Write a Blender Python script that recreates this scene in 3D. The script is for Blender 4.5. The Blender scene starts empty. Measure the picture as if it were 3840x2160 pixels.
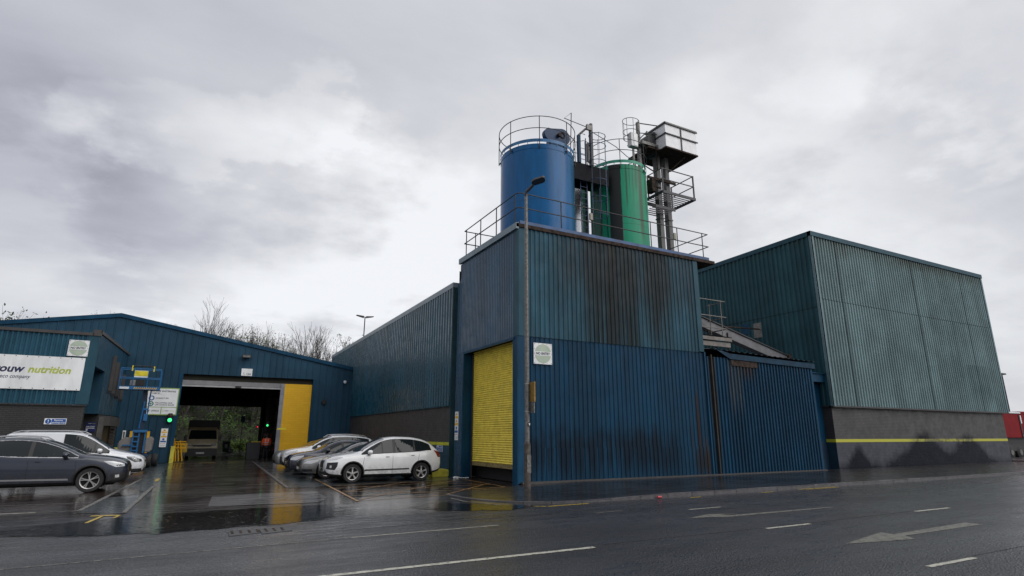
import bpy, bmesh, math, random
from mathutils import Vector, Matrix
from mathutils.bvhtree import BVHTree
R = math.radians
PI = math.pi
random.seed(7)
SC = bpy.context.scene
COL = SC.collection

# ------------------------------------------------------------ camera
cd = bpy.data.cameras.new('camera')
cam = bpy.data.objects.new('camera', cd)
COL.objects.link(cam)
cd.sensor_width = 36.0
cd.lens = 20.169
cd.clip_start = 0.1
cd.clip_end = 3000
cam.matrix_world = (Matrix.Translation((0, 0, 1.7)) @ Matrix.Rotation(R(-28.397), 4, 'Z')
                    @ Matrix.Rotation(R(90 + 14.364), 4, 'X') @ Matrix.Rotation(R(0.09), 4, 'Z'))
SC.camera = cam

# ------------------------------------------------------------ view
SC.view_settings.view_transform = 'Standard'
SC.view_settings.look = 'None'
SC.view_settings.exposure = 0.0
SC.view_settings.gamma = 1.0
SC.cycles.max_bounces = 6
SC.cycles.use_denoising = True


# ------------------------------------------------------------ node helpers
class NT:
    def __init__(s, tree):
        s.t = tree
        s.n = tree.nodes
        s.l = tree.links

    def new(s, typ, **kw):
        n = s.n.new(typ)
        for k, v in kw.items():
            setattr(n, k, v)
        return n

    def link(s, a, b):
        s.l.new(a, b)

    def val(s, inp, v):
        if hasattr(v, 'is_linked') or hasattr(v, 'links'):
            s.l.new(v, inp)
        else:
            inp.default_value = v

    def math(s, op, a, b=0.0, c=0.0, clamp=False):
        n = s.new('ShaderNodeMath', operation=op, use_clamp=clamp)
        s.val(n.inputs[0], a)
        s.val(n.inputs[1], b)
        s.val(n.inputs[2], c)
        return n.outputs[0]

    def mapr(s, v, a, b, c=0.0, d=1.0, smooth=True):
        n = s.new('ShaderNodeMapRange')
        if smooth:
            n.interpolation_type = 'SMOOTHSTEP'
        n.clamp = True
        s.val(n.inputs[0], v)
        s.val(n.inputs[1], a)
        s.val(n.inputs[2], b)
        s.val(n.inputs[3], c)
        s.val(n.inputs[4], d)
        return n.outputs[0]

    def noise(s, vec, scale, detail=4.0, rough=0.55, dist=0.0):
        n = s.new('ShaderNodeTexNoise')
        s.l.new(vec, n.inputs['Vector'])
        n.inputs['Scale'].default_value = scale
        n.inputs['Detail'].default_value = detail
        n.inputs['Roughness'].default_value = rough
        n.inputs['Distortion'].default_value = dist
        return n.outputs[0]

    def scale(s, vec, v):
        n = s.new('ShaderNodeVectorMath', operation='MULTIPLY')
        s.l.new(vec, n.inputs[0])
        n.inputs[1].default_value = v
        return n.outputs[0]

    def mix(s, fac, a, b):
        n = s.new('ShaderNodeMix', data_type='RGBA')
        s.val(n.inputs[0], fac)
        s.val(n.inputs[6], a if hasattr(a, 'links') else (*a[:3], 1))
        s.val(n.inputs[7], b if hasattr(b, 'links') else (*b[:3], 1))
        return n.outputs[2]

    def pos(s):
        return s.new('ShaderNodeNewGeometry').outputs['Position']

    def xyz(s, v):
        n = s.new('ShaderNodeSeparateXYZ')
        s.l.new(v, n.inputs[0])
        return n.outputs

    def bump(s, h, strength, dist=0.01):
        n = s.new('ShaderNodeBump')
        s.l.new(h, n.inputs['Height'])
        s.val(n.inputs['Strength'], strength)
        n.inputs['Distance'].default_value = dist
        return n.outputs[0]


# ------------------------------------------------------------ world: overcast sky
w = bpy.data.worlds.new("World")
SC.world = w
w.use_nodes = True
t = NT(w.node_tree)
t.n.clear()
out = t.new('ShaderNodeOutputWorld')
bg = t.new('ShaderNodeBackground')
t.link(bg.outputs[0], out.inputs[0])
tc = t.new('ShaderNodeTexCoord').outputs['Generated']
sky = t.new('ShaderNodeTexSky', sky_type='NISHITA')
sky.sun_disc = False
sky.sun_elevation = R(42)
sky.sun_rotation = R(150)
skyc = t.new('ShaderNodeVectorMath', operation='SCALE')
t.link(sky.outputs[0], skyc.inputs[0])
skyc.inputs['Scale'].default_value = 0.08
x, y, z = t.xyz(tc)
zz = t.math('ADD', t.math('MAXIMUM', z, 0.0), 0.22)
cmb = t.new('ShaderNodeCombineXYZ')
t.link(t.math('DIVIDE', x, zz), cmb.inputs[0])
t.link(t.math('DIVIDE', y, zz), cmb.inputs[1])
P2 = cmb.outputs[0]
# two scales of stretched cloud
sc1 = t.new('ShaderNodeMapping')
t.link(P2, sc1.inputs[0])
sc1.inputs['Rotation'].default_value = (0, 0, R(35))
sc1.inputs['Scale'].default_value = (0.8, 1.5, 1)
sc1.inputs['Location'].default_value = (7.4, 3.3, 0)
n1 = t.noise(sc1.outputs[0], 0.8, 5, 0.45, 0.0)
n2 = t.noise(sc1.outputs[0], 2.2, 9, 0.56, 0.0)
v = t.math('ADD', t.math('MULTIPLY', t.math('SUBTRACT', n1, 0.5), 0.30), t.math('MULTIPLY', t.math('SUBTRACT', n2, 0.5), 0.36))
base = t.math('ADD', 0.70, v)


def blob(acc, d, c0, c1, amt):
    n = t.new('ShaderNodeVectorMath', operation='DOT_PRODUCT')
    wv = t.new('ShaderNodeVectorMath', operation='ADD')
    t.link(tc, wv.inputs[0])
    t.link(warp, wv.inputs[1])
    t.link(wv.outputs[0], n.inputs[0])
    n.inputs[1].default_value = Vector(d).normalized()
    m = t.mapr(n.outputs['Value'], c0, c1)
    return t.math('MULTIPLY_ADD', m, amt, acc)


wn = t.new('ShaderNodeTexNoise')
t.link(P2, wn.inputs['Vector'])
wn.inputs['Scale'].default_value = 2.2
wn.inputs['Detail'].default_value = 8
wn.inputs['Roughness'].default_value = .55
wsub = t.new('ShaderNodeVectorMath', operation='SUBTRACT')
t.link(wn.outputs['Color'], wsub.inputs[0])
wsub.inputs[1].default_value = (0.5, 0.5, 0.5)
wmul = t.new('ShaderNodeVectorMath', operation='SCALE')
t.link(wsub.outputs[0], wmul.inputs[0])
wmul.inputs['Scale'].default_value = 0.14
warp = wmul.outputs[0]
for d, c0, c1, amt in [((-0.33, 0.90, 0.33), .90, 1.0, -.07), ((-0.25, 0.82, 0.52), .90, 1.0, -.07),
                       ((-0.19, 0.945, 0.255), .972, 1.0, -.10),
                       
                       ((0.12, 0.945, 0.26), .955, 1.0, .30), ((-0.30, 0.945, 0.16), .965, 1.0, .30),
                       ((0.30, 0.92, 0.22), .95, 1.0, .2), ((0.016, 0.89, 0.455), .992, 1.0, .10),
                       ((0.707, 0.48, 0.52), .96, 1.0, .12), ((0.835, 0.34, 0.43), .98, 1.0, -.14),
                       ((0.82, 0.27, 0.5), .98, 1.0, .15), ((0.778, 0.507, 0.35), .96, 1.0, .14),
                       ((0.576, 0.56, 0.595), .97, 1.0, -.05), ((0.85, 0.43, 0.29), .96, 1.0, .10),
                       ((0.45, 0.80, 0.38), .95, 1.0, .10)]:
    base = blob(base, d, c0, c1, amt)
wz = t.math('ADD', z, t.math('MULTIPLY', t.math('SUBTRACT', t.noise(sc1.outputs[0], 1.5, 8, .55), .5), .22))
band = t.math('MULTIPLY', t.mapr(wz, .20, .31), t.mapr(wz, .56, .40))
band = t.math('MULTIPLY', band, t.mapr(t.math('ADD', x, t.math('MULTIPLY', wz, .4)), .62, .02))
base = t.math('MULTIPLY_ADD', band, -.19, base)
lum = t.mapr(base, 0.20, 1.08, 0.34, 0.96, smooth=False)
tint = t.mix(t.mapr(lum, 0.45, 0.85), (0.925, 0.945, 1.07), (0.975, 0.99, 1.025))
clouds = t.new('ShaderNodeVectorMath', operation='SCALE')
t.link(tint, clouds.inputs[0])
t.link(lum, clouds.inputs['Scale'])
fin = t.mix(0.94, skyc.outputs[0], clouds.outputs[0])
t.link(fin, bg.inputs['Color'])
bg.inputs['Strength'].default_value = 1.0

# ------------------------------------------------------------ sun behind the overcast
sd = bpy.data.lights.new('sun', 'SUN')
sd.energy = 1.75
sd.angle = R(60)
sd.color = (1.0, 0.97, 0.93)
so = bpy.data.objects.new('sun', sd)
COL.objects.link(so)
# light comes from the camera's right and behind
sv = Vector((0.55, -0.75, 0.85)).normalized()
so.rotation_euler = sv.to_track_quat('Z', 'Y').to_euler()
so.location = sv * 60


# ------------------------------------------------------------ objects helpers
def tag(o, label=None, cat=None, group=None, kind=None):
    if label: o['label'] = label
    if cat: o['category'] = cat
    if group: o['group'] = group
    if kind: o['kind'] = kind
    return o


def thing(name, loc, label, cat, group=None, rz=0.0):
    o = bpy.data.objects.new(name, None)
    o.empty_display_size = 0.3
    COL.objects.link(o)
    o.location = loc
    o.rotation_euler = (0, 0, rz)
    return tag(o, label, cat, group)


def world_m(o):
    m = o.matrix_basis.copy()
    p = o.parent
    if p:
        m = world_m(p) @ o.matrix_parent_inverse @ m
    return m


def put(me, name, parent=None, local=False, label=None, kind=None):
    o = bpy.data.objects.new(name, me)
    COL.objects.link(o)
    if parent:
        o.parent = parent
        if not local:
            o.matrix_parent_inverse = world_m(parent).inverted()
    if label: o['label'] = label
    if kind: o['kind'] = kind
    return o


SPLIT = {'corner_flashing', 'shutter_guide', 'steel_frame', 'door_jamb', 'mounting_frame', 'lamp_arm', 'pipework', 'side_door_frame', 'core',
         'inner_wall', 'cross_brace', 'rung', 'rail', 'support', 'brace', 'boots', 'bracket', 'kick_plate', 'end_plate', 'lift_ram', 'post', 'chassis', 'shelf', 'louvre'}


class MB:
    def __init__(s):
        s.v = []
        s.f = []
        s.m = []
        s.mi = 0

    def poly(s, pts):
        i = len(s.v)
        s.v += [tuple(p) for p in pts]
        s.f.append(tuple(range(i, i + len(pts))))
        s.m.append(s.mi)
        return s

    def box(s, x0, x1, y0, y1, z0, z1):
        i = len(s.v)
        s.v += [(x0, y0, z0), (x1, y0, z0), (x1, y1, z0), (x0, y1, z0), (x0, y0, z1), (x1, y0, z1), (x1, y1, z1), (x0, y1, z1)]
        for f in ((3, 2, 1, 0), (4, 5, 6, 7), (0, 1, 5, 4), (1, 2, 6, 5), (2, 3, 7, 6), (3, 0, 4, 7)):
            s.f.append(tuple(i + k for k in f))
            s.m.append(s.mi)
        return s

    def prism(s, poly, a, b, axis='y'):
        """poly in the plane across the axis, extruded from a to b along it"""
        def P(p, h):
            if axis == 'y': return (p[0], h, p[1])
            if axis == 'x': return (h, p[0], p[1])
            return (p[0], p[1], h)
        n = len(poly)
        i = len(s.v)
        s.v += [P(p, a) for p in poly] + [P(p, b) for p in poly]
        s.f.append(tuple(range(i, i + n)))
        s.f.append(tuple(range(i + 2 * n - 1, i + n - 1, -1)))
        for k in range(n):
            k2 = (k + 1) % n
            s.f.append((i + k2, i + k, i + n + k, i + n + k2))
        s.m += [s.mi] * (n + 2)
        return s

    def tube(s, pts, r, sides=8, r2=None, closed=False, caps=True):
        pts = [Vector(p) for p in pts]
        n = len(pts)
        i0 = len(s.v)
        for k, p in enumerate(pts):
            if closed:
                d = pts[(k + 1) % n] - pts[k - 1]
            else:
                d = (pts[min(k + 1, n - 1)] - pts[max(k - 1, 0)])
            d.normalize()
            up = Vector((0, 0, 1)) if abs(d.z) < 0.95 else Vector((0, 1, 0))
            a = d.cross(up).normalized()
            b = d.cross(a).normalized()
            rr = r if r2 is None else r + (r2 - r) * k / max(1, n - 1)
            for q in range(sides):
                an = 2 * PI * (q + .5) / sides
                s.v.append(tuple(p + a * math.cos(an) * rr + b * math.sin(an) * rr))
        m = n if closed else n - 1
        for k in range(m):
            k2 = (k + 1) % n
            for q in range(sides):
                q2 = (q + 1) % sides
                s.f.append((i0 + k * sides + q, i0 + k * sides + q2, i0 + k2 * sides + q2, i0 + k2 * sides + q))
                s.m.append(s.mi)
        if caps and not closed:
            s.f.append(tuple(i0 + q for q in range(sides)))
            s.f.append(tuple(i0 + (n - 1) * sides + sides - 1 - q for q in range(sides)))
            s.m += [s.mi] * 2
        return s

    def cyl(s, c, r, z0, z1, sides=32, r2=None, caps=True):
        r2 = r if r2 is None else r2
        i = len(s.v)
        for (zv, rr) in ((z0, r), (z1, r2)):
            for q in range(sides):
                an = 2 * PI * q / sides
                s.v.append((c[0] + rr * math.cos(an), c[1] + rr * math.sin(an), zv))
        for q in range(sides):
            q2 = (q + 1) % sides
            s.f.append((i + q, i + q2, i + sides + q2, i + sides + q))
            s.m.append(s.mi)
        if caps:
            s.f.append(tuple(i + sides - 1 - q for q in range(sides)))
            s.f.append(tuple(i + sides + q for q in range(sides)))
            s.m += [s.mi] * 2
        return s

    def lathe(s, prof, c=(0, 0, 0), sides=32, axis='z'):
        i = len(s.v)
        n = len(prof)
        for (r, h) in prof:
            for q in range(sides):
                an = 2 * PI * q / sides
                a, b = r * math.cos(an), r * math.sin(an)
                p = {'z': (a, b, h), 'y': (a, h, b), 'x': (h, a, b)}[axis]
                s.v.append((c[0] + p[0], c[1] + p[1], c[2] + p[2]))
        for k in range(n - 1):
            for q in range(sides):
                q2 = (q + 1) % sides
                s.f.append((i + k * sides + q, i + k * sides + q2, i + (k + 1) * sides + q2, i + (k + 1) * sides + q))
                s.m.append(s.mi)
        return s

    def pieces(s):
        par = list(range(len(s.v)))

        def find(a):
            while par[a] != a:
                par[a] = par[par[a]]
                a = par[a]
            return a
        for f in s.f:
            r0 = find(f[0])
            for k in f[1:]:
                par[find(k)] = r0
        grp = {}
        for f, m in zip(s.f, s.m):
            grp.setdefault(find(f[0]), []).append((f, m))
        out = []
        for g in grp.values():
            q = MB()
            mp = {}
            for f, m in g:
                nf = []
                for k in f:
                    if k not in mp:
                        mp[k] = len(q.v)
                        q.v.append(s.v[k])
                    nf.append(mp[k])
                q.f.append(tuple(nf))
                q.m.append(m)
            out.append(q)
        return out

    def build(s, name, mats, parent=None, smooth=False, local=False, label=None, kind=None, bevel=0):
        if parent and name in SPLIT:
            ps = s.pieces()
            if 1 < len(ps) < 40:
                for q in ps:
                    o = q.build(name + ' ', mats, parent, smooth, local, label, kind, bevel)
                return o
        name = name.strip()
        me = bpy.data.meshes.new(name)
        me.from_pydata(s.v, [], s.f)
        for m in (mats if isinstance(mats, (list, tuple)) else [mats]):
            me.materials.append(m)
        me.polygons.foreach_set('material_index', s.m)
        bm = bmesh.new()
        bm.from_mesh(me)
        bmesh.ops.recalc_face_normals(bm, faces=bm.faces)
        if bevel:
            bmesh.ops.remove_doubles(bm, verts=bm.verts, dist=1e-5)
            bmesh.ops.bevel(bm, geom=[e for e in bm.edges if len(e.link_faces) == 2 and e.calc_face_angle(0) > 0.5],
                            offset=bevel, segments=2, affect='EDGES', clamp_overlap=True)
        bm.to_mesh(me)
        bm.free()
        if smooth:
            me.polygons.foreach_set('use_smooth', [True] * len(me.polygons))
            try:
                me.set_sharp_from_angle(angle=R(40))
            except Exception:
                pass
        return put(me, name, parent, local, label, kind)


def boxpart(name, b, mat, parent, bevel=0, **kw):
    return MB().box(*b).build(name, mat, parent, bevel=bevel, **kw)


# ------------------------------------------------------------ materials
def newmat(name):
    m = bpy.data.materials.new(name)
    m.use_nodes = True
    t = NT(m.node_tree)
    b = t.n['Principled BSDF']
    return m, t, b


def mat(name, col, rough=0.5, metal=0.0, var=0.15, vs=3.0, coat=0.0, spec=0.5, bump=0.0, bs=40.0, tall=1.0):
    """plain painted or moulded surface with slight tonal variation"""
    m, t, b = newmat(name)
    p = t.scale(t.pos(), (1, 1, tall))
    n = t.noise(p, vs, 5, 0.6)
    f = t.mapr(n, 0.3, 0.7, 1 - var, 1 + var)
    v = t.new('ShaderNodeVectorMath', operation='SCALE')
    v.inputs[0].default_value = col[:3]
    t.link(f, v.inputs['Scale'])
    t.link(v.outputs[0], b.inputs['Base Color'])
    b.inputs['Roughness'].default_value = rough
    b.inputs['Metallic'].default_value = metal
    b.inputs['Specular IOR Level'].default_value = spec
    b.inputs['Coat Weight'].default_value = coat
    b.inputs['Coat Roughness'].default_value = 0.06
    if bump:
        t.link(t.bump(t.noise(t.pos(), bs, 3), bump, 0.01), b.inputs['Normal'])
    return m


def emit(name, col, strength):
    m, t, b = newmat(name)
    b.inputs['Base Color'].default_value = (*col, 1)
    b.inputs['Emission Color'].default_value = (*col, 1)
    b.inputs['Emission Strength'].default_value = strength
    return m


def cladmat(name, col, rough=0.5, axis=0, streak=0.25, dirt=0.25, dirtcol=(0.02, 0.022, 0.02), stains=(), topdirt=None, spec=0.18, laps=(), vlaps=()):
    """painted steel sheet: panel to panel shade, rain streaks, stains and darker patches of their own shape"""
    m, t, b = newmat(name)
    P = t.pos()
    X = t.xyz(P)
    u = X[axis]
    z = X[2]
    # sheets about a metre wide, each faded a little differently
    pan = t.math('FLOOR', t.math('DIVIDE', u, 1.02))
    wn = t.new('ShaderNodeTexWhiteNoise', noise_dimensions='1D')
    t.link(pan, wn.inputs['W'])
    f0 = t.mapr(wn.outputs['Value'], 0, 1, 0.86, 1.12, smooth=False)
    s1 = t.noise(t.scale(P, (7, 7, 0.35)), 1.0, 5, 0.6)
    f1 = t.mapr(s1, 0.3, 0.75, 1 - streak, 1 + streak)
    s2 = t.noise(P, 0.7, 5, 0.6)
    f2 = t.mapr(s2, 0.3, 0.7, 0.85, 1.12)
    f = t.math('MULTIPLY', t.math('MULTIPLY', f0, f1), f2)
    v = t.new('ShaderNodeVectorMath', operation='SCALE')
    v.inputs[0].default_value = col[:3]
    t.link(f, v.inputs['Scale'])
    c = v.outputs[0]
    # fine grime
    g = t.noise(t.scale(P, (16, 16, 1.1)), 1.0, 6, 0.7)
    c = t.mix(t.math('MULTIPLY', t.mapr(g, 0.52, 0.78), dirt), c, dirtcol)
    for lz in laps:  # dark line painted in for the shadow under each sheet lap
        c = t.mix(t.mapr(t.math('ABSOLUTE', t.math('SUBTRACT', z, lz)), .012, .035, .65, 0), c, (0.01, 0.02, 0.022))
    for lu in vlaps:
        c = t.mix(t.mapr(t.math('ABSOLUTE', t.math('SUBTRACT', u, lu)), .03, .10, .6, 0), c, (0.02, 0.035, 0.04))
    if topdirt:
        z0, z1, amt, tcol = topdirt
        hh = t.noise(t.scale(P, (5, 5, 0.12)), 1.0, 4, 0.6)
        edge = t.math('ADD', z, t.math('MULTIPLY', t.math('SUBTRACT', hh, 0.5), (z1 - z0) * 1.6))
        c = t.mix(t.math('MULTIPLY', t.mapr(edge, z0, z1), amt), c, tcol)
    for (u0, u1, z0, z1, amt, scol, fr, soft) in stains:
        w = t.math('MULTIPLY', t.mapr(u, u0 - soft, u0 + soft), t.mapr(u, u1 - soft, u1 + soft, 1, 0))
        nn = t.noise(t.scale(P, (fr, fr, 0.25)), 1.0, 4, 0.65)
        zn = t.math('ADD', z, t.math('MULTIPLY', t.math('SUBTRACT', nn, 0.5), (z1 - z0) * 0.9))
        h = t.math('MULTIPLY', t.mapr(zn, z0 - .1, z0 + (z1 - z0) * .45), t.mapr(z, z1 - .02, z1 + .02, 1, 0) if z1 > 4.9 else t.mapr(t.math('ADD', z, t.math('MULTIPLY', t.math('SUBTRACT', t.noise(P, 2.0, 5), .5), 1.2)), z1 - .8, z1, 1, 0))
        k = t.math('MULTIPLY', t.math('MULTIPLY', w, h), t.mapr(nn, 0.34, 0.52))
        c = t.mix(t.math('MULTIPLY', k, amt), c, scol)
    t.link(c, b.inputs['Base Color'])
    rr = t.mapr(t.noise(P, 2.2, 4), 0.3, 0.7, rough - .08, rough + .12)
    t.link(rr, b.inputs['Roughness'])
    b.inputs['Specular IOR Level'].default_value = spec
    t.link(t.bump(t.noise(t.scale(P, (1, 1, 0.3)), 9, 3), 0.12, 0.01), b.inputs['Normal'])
    return m


def brickmat(name, bands, axis=0, damp=False):
    """painted brickwork; bands = [(z_top, colour), ...] bottom up"""
    m, t, b = newmat(name)
    P = t.pos()
    X = t.xyz(P)
    cmb = t.new('ShaderNodeCombineXYZ')
    t.link(X[axis], cmb.inputs[0])
    t.link(X[2], cmb.inputs[1])
    br = t.new('ShaderNodeTexBrick')
    t.link(cmb.outputs[0], br.inputs['Vector'])
    br.inputs['Scale'].default_value = 1.0
    br.inputs['Brick Width'].default_value = 0.225
    br.inputs['Row Height'].default_value = 0.075
    br.inputs['Mortar Size'].default_value = 0.010
    br.inputs['Mortar Smooth'].default_value = 0.4
    br.inputs['Color1'].default_value = (1, 1, 1, 1)
    br.inputs['Color2'].default_value = (0.86, 0.86, 0.86, 1)
    br.inputs['Mortar'].default_value = (0.38, 0.38, 0.38, 1)
    c = (*bands[-1][1], 1)
    cc = None
    z = X[2]
    for zt, colr in reversed(bands[:-1]):
        k = t.math('LESS_THAN', z, zt)
        cc = t.mix(k, cc if cc is not None else bands[-1][1], colr)
    mulc = t.new('ShaderNodeMix', data_type='RGBA', blend_type='MULTIPLY')
    mulc.inputs[0].default_value = 1.0
    if cc is None:
        mulc.inputs[6].default_value = c
    else:
        t.link(cc, mulc.inputs[6])
    t.link(br.outputs['Color'], mulc.inputs[7])
    c2 = mulc.outputs[2]
    g = t.noise(P, 1.4, 6, 0.65)
    sc = t.new('ShaderNodeVectorMath', operation='SCALE')
    t.link(c2, sc.inputs[0])
    t.link(t.mapr(g, 0.3, 0.7, 0.78, 1.15), sc.inputs['Scale'])
    c2 = sc.outputs[0]
    rough = t.mapr(t.noise(P, 3, 4), 0.3, 0.7, 0.45, 0.65)
    if damp:
        # splashed wet patches with the outline the photograph shows: two humps and a low band
        u = X[axis]
        nz = t.math('MULTIPLY', t.math('SUBTRACT', t.noise(P, 2.6, 6, 0.7), 0.5), 0.9)

        def hump(u0, wd, hgt):
            d = t.math('DIVIDE', t.math('SUBTRACT', u, u0), wd)
            q = t.math('MULTIPLY', d, d)
            return t.math('MULTIPLY', t.math('POWER', 2.718, t.math('MULTIPLY', q, -1.0)), hgt)
        hh = t.math('ADD', 0.30, nz)
        for a in ((29.9, .75, 1.0), (36.2, 1.9, 1.7), (40.9, 1.9, 1.55), (33.5, 1.2, .35)):
            hh = t.math('ADD', hh, hump(*a))
        k = t.mapr(t.math('SUBTRACT', hh, z), -0.25, 0.45)
        c2 = t.mix(t.math('MULTIPLY', k, 0.80), c2, (0.004, 0.005, 0.010))
        rough = t.math('SUBTRACT', rough, t.math('MULTIPLY', k, 0.2))
    t.link(c2, b.inputs['Base Color'])
    if damp: t.link(t.math('MULTIPLY_ADD', k, -.4, .45), b.inputs['Specular IOR Level'])
    t.link(rough, b.inputs['Roughness'])
    hgt = t.new('ShaderNodeMath', operation='MULTIPLY')
    t.link(br.outputs['Fac'], hgt.inputs[0])
    hgt.inputs[1].default_value = -1.0
    t.link(t.bump(hgt.outputs[0], 0.6, 0.008), b.inputs['Normal'])
    return m


TEAL = (0.060, 0.150, 0.185)
M = {}
M['street_up'] = cladmat('street_up', (0.026, 0.084, 0.120), axis=0, dirt=.35,
                         stains=[(12.9, 15.6, 2.5, 9.3, .9, (0.007, 0.011, 0.011), 22, .3), (14.0, 14.5, 2.5, 9.3, .85, (0.008, 0.010, 0.010), 34, .15), (15.9, 17.3, 4.3, 9.3, .85, (0.008, 0.011, 0.011), 22, .3),
                                 (11.6, 19.0, 6.6, 9.3, .55, (0.02, 0.02, 0.018), 11, .5)])
M['street_low'] = cladmat('street_low', (0.003, 0.038, 0.080), axis=0, dirt=.4, dirtcol=(0.01, 0.02, 0.035),
                          stains=[(18.42, 18.60, 0.2, 3.9, .95, (0.030, 0.014, 0.008), 14, .04), (18.05, 18.15, 0.2, 2.6, .8, (0.030, 0.016, 0.010), 14, .04), (18.78, 18.92, 0.1, 1.5, .95, (0.12, 0.05, 0.02), 14, .05), (18.2, 19.05, 0.0, 1.4, .8, (0.012, 0.010, 0.008), 9, .1), (16.0, 16.2, 1.0, 2.4, .7, (0.006, 0.006, 0.006), 14, .06), (13.5, 13.62, 1.4, 2.0, .9, (0.006, 0.006, 0.006), 14, .05),
                                  (10.2, 17.2, 0.0, 2.2, .85, (0.001, 0.008, 0.018), 4, .5), (19.3, 19.7, 0.0, 5.2, .8, (0.03, 0.024, 0.014), 8, .08),  # broad first patch: the wall is simply darker towards its foot
                                  (20.5, 21.3, 2.4, 5.2, .45, (0.08, 0.085, 0.08), 14, .2), (21.2, 22.2, 4.0, 5.2, .7, (0.04, 0.024, 0.014), 12, .2)])
M['tower_left'] = cladmat('tower_left', (0.010, 0.066, 0.128), axis=1, rough=.24, spec=.55, streak=.12)
M['mid_clad'] = cladmat('mid_clad', (0.007, 0.064, 0.100), axis=1, rough=.24, spec=.55, streak=.10)
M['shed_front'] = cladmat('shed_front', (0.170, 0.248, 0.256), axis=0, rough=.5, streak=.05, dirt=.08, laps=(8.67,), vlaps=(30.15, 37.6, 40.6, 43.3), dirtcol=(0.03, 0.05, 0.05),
                          topdirt=(11.0, 12.4, .5, (0.055, 0.06, 0.04)),
                          stains=[(29.5, 29.7, 3.2, 9.5, .2, (0.03, 0.06, 0.065), 5, .2), (36.2, 36.4, 3.2, 8.5, .25, (0.03, 0.06, 0.065), 5, .3), (41.2, 41.5, 3.2, 9.5, .35, (0.03, 0.06, 0.065), 5, .3),
                                  (42.0, 44.6, 3.2, 6.0, .35, (0.03, 0.06, 0.065), 6, .4), (30.5, 31.2, 11.0, 12.3, .35, (0.05, 0.035, 0.02), 8, .3), (36, 45, 11.6, 12.3, .35, (0.045, 0.045, 0.02), 5, .5)])
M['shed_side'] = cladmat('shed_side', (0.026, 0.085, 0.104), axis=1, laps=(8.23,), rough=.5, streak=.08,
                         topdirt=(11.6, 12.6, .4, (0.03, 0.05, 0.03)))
M['left_clad'] = cladmat('left_clad', (0.019, 0.060, 0.100), axis=0, rough=.5, streak=.10, dirt=.15)
M['office_clad'] = cladmat('office_clad', (0.024, 0.085, 0.130), axis=0, rough=.5, streak=.15)
M['teal_trim'] = mat('teal_trim', (0.022, 0.072, 0.10), .5, tall=.4, spec=.2)
M['pale_trim'] = mat('pale_trim', (0.16, 0.22, 0.25), .4)
M['blue_trim'] = mat('blue_trim', (0.004, 0.048, 0.10), .5, vs=2, tall=.3, var=.25, spec=.2)
M['dark_gap'] = mat('dark_gap', (0.01, 0.01, 0.011), .8)
M['dark_steel'] = mat('dark_steel', (0.05, 0.05, 0.052), .5, .3)
M['rust_steel'] = mat('rust_steel', (0.040, 0.027, 0.021), .8, var=.6, vs=6, spec=.2)
M['rail'] = mat('rail', (0.045, 0.045, 0.048), .5, .5)
M['galv'] = mat('galv', (0.17, 0.165, 0.155), .5, .5, var=.35, vs=14)
M['galv_light'] = mat('galv_light', (0.40, 0.40, 0.40), .45, .4, var=.12)
M['grey_brown'] = mat('grey_brown', (0.055, 0.050, 0.048), .6)
M['brick_shed'] = brickmat('brick_shed', [(1.40, (0.050, 0.055, 0.075)), (3.3, (0.075, 0.071, 0.068))], 0, damp=True)
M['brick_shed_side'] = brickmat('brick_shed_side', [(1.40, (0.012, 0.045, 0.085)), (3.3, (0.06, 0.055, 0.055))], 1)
M['brick_mid'] = brickmat('brick_mid', [(1.30, (0.015, 0.075, 0.12)), (3.3, (0.070, 0.064, 0.063))], 1)
M['brick_office'] = brickmat('brick_office', [(3.3, (0.038, 0.036, 0.035))], 0)
M['stripe'] = mat('stripe', (0.52, 0.52, 0.035), .55, var=.15)
M['shutter_y'] = mat('shutter_y', (0.92, 0.76, 0.12), .45, var=.14, vs=5)
M['door_amber'] = mat('door_amber', (0.80, 0.42, 0.005), .5, var=.06)
M['white_panel'] = mat('white_panel', (0.82, 0.84, 0.85), .4, var=.05)
M['white_dirty'] = mat('white_dirty', (0.78, 0.79, 0.79), .5, var=.12, vs=2, tall=.3)
M['sage'] = mat('sage', (0.42, 0.50, 0.40), .5, var=.08)
M['ink'] = mat('ink', (0.012, 0.014, 0.03), .5)
M['navy_ink'] = mat('navy_ink', (0.012, 0.018, 0.07), .5)
M['lime_ink'] = mat('lime_ink', (0.42, 0.48, 0.06), .5)
M['lime_frame'] = mat('lime_frame', (0.25, 0.36, 0.07), .5)
M['sign_blue'] = mat('sign_blue', (0.01, 0.08, 0.33), .45)
M['sign_navy'] = mat('sign_navy', (0.008, 0.018, 0.10), .45)
M['sign_yellow'] = mat('sign_yellow', (0.85, 0.50, 0.01), .45)
M['sign_red'] = mat('sign_red', (0.5, 0.05, 0.05), .45)
M['sign_green'] = mat('sign_green', (0.02, 0.17, 0.12), .45)
M['black'] = mat('black', (0.012, 0.012, 0.013), .5)
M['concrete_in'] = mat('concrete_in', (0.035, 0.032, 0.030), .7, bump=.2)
M['bright_yellow'] = mat('bright_yellow', (0.75, 0.62, 0.03), .5, var=.2)
M['safety_yellow'] = mat('safety_yellow', (0.55, 0.50, 0.06), .5, var=.25, vs=4)
M['lift_blue'] = mat('lift_blue', (0.015, 0.13, 0.32), .4)
M['lift_grey'] = mat('lift_grey', (0.22, 0.21, 0.20), .6, var=.15)
M['green_on'] = emit('green_on', (0.05, 1.0, 0.25), 1.5)
M['red_on'] = emit('red_on', (1.0, 0.03, 0.06), 1.2)


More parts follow.
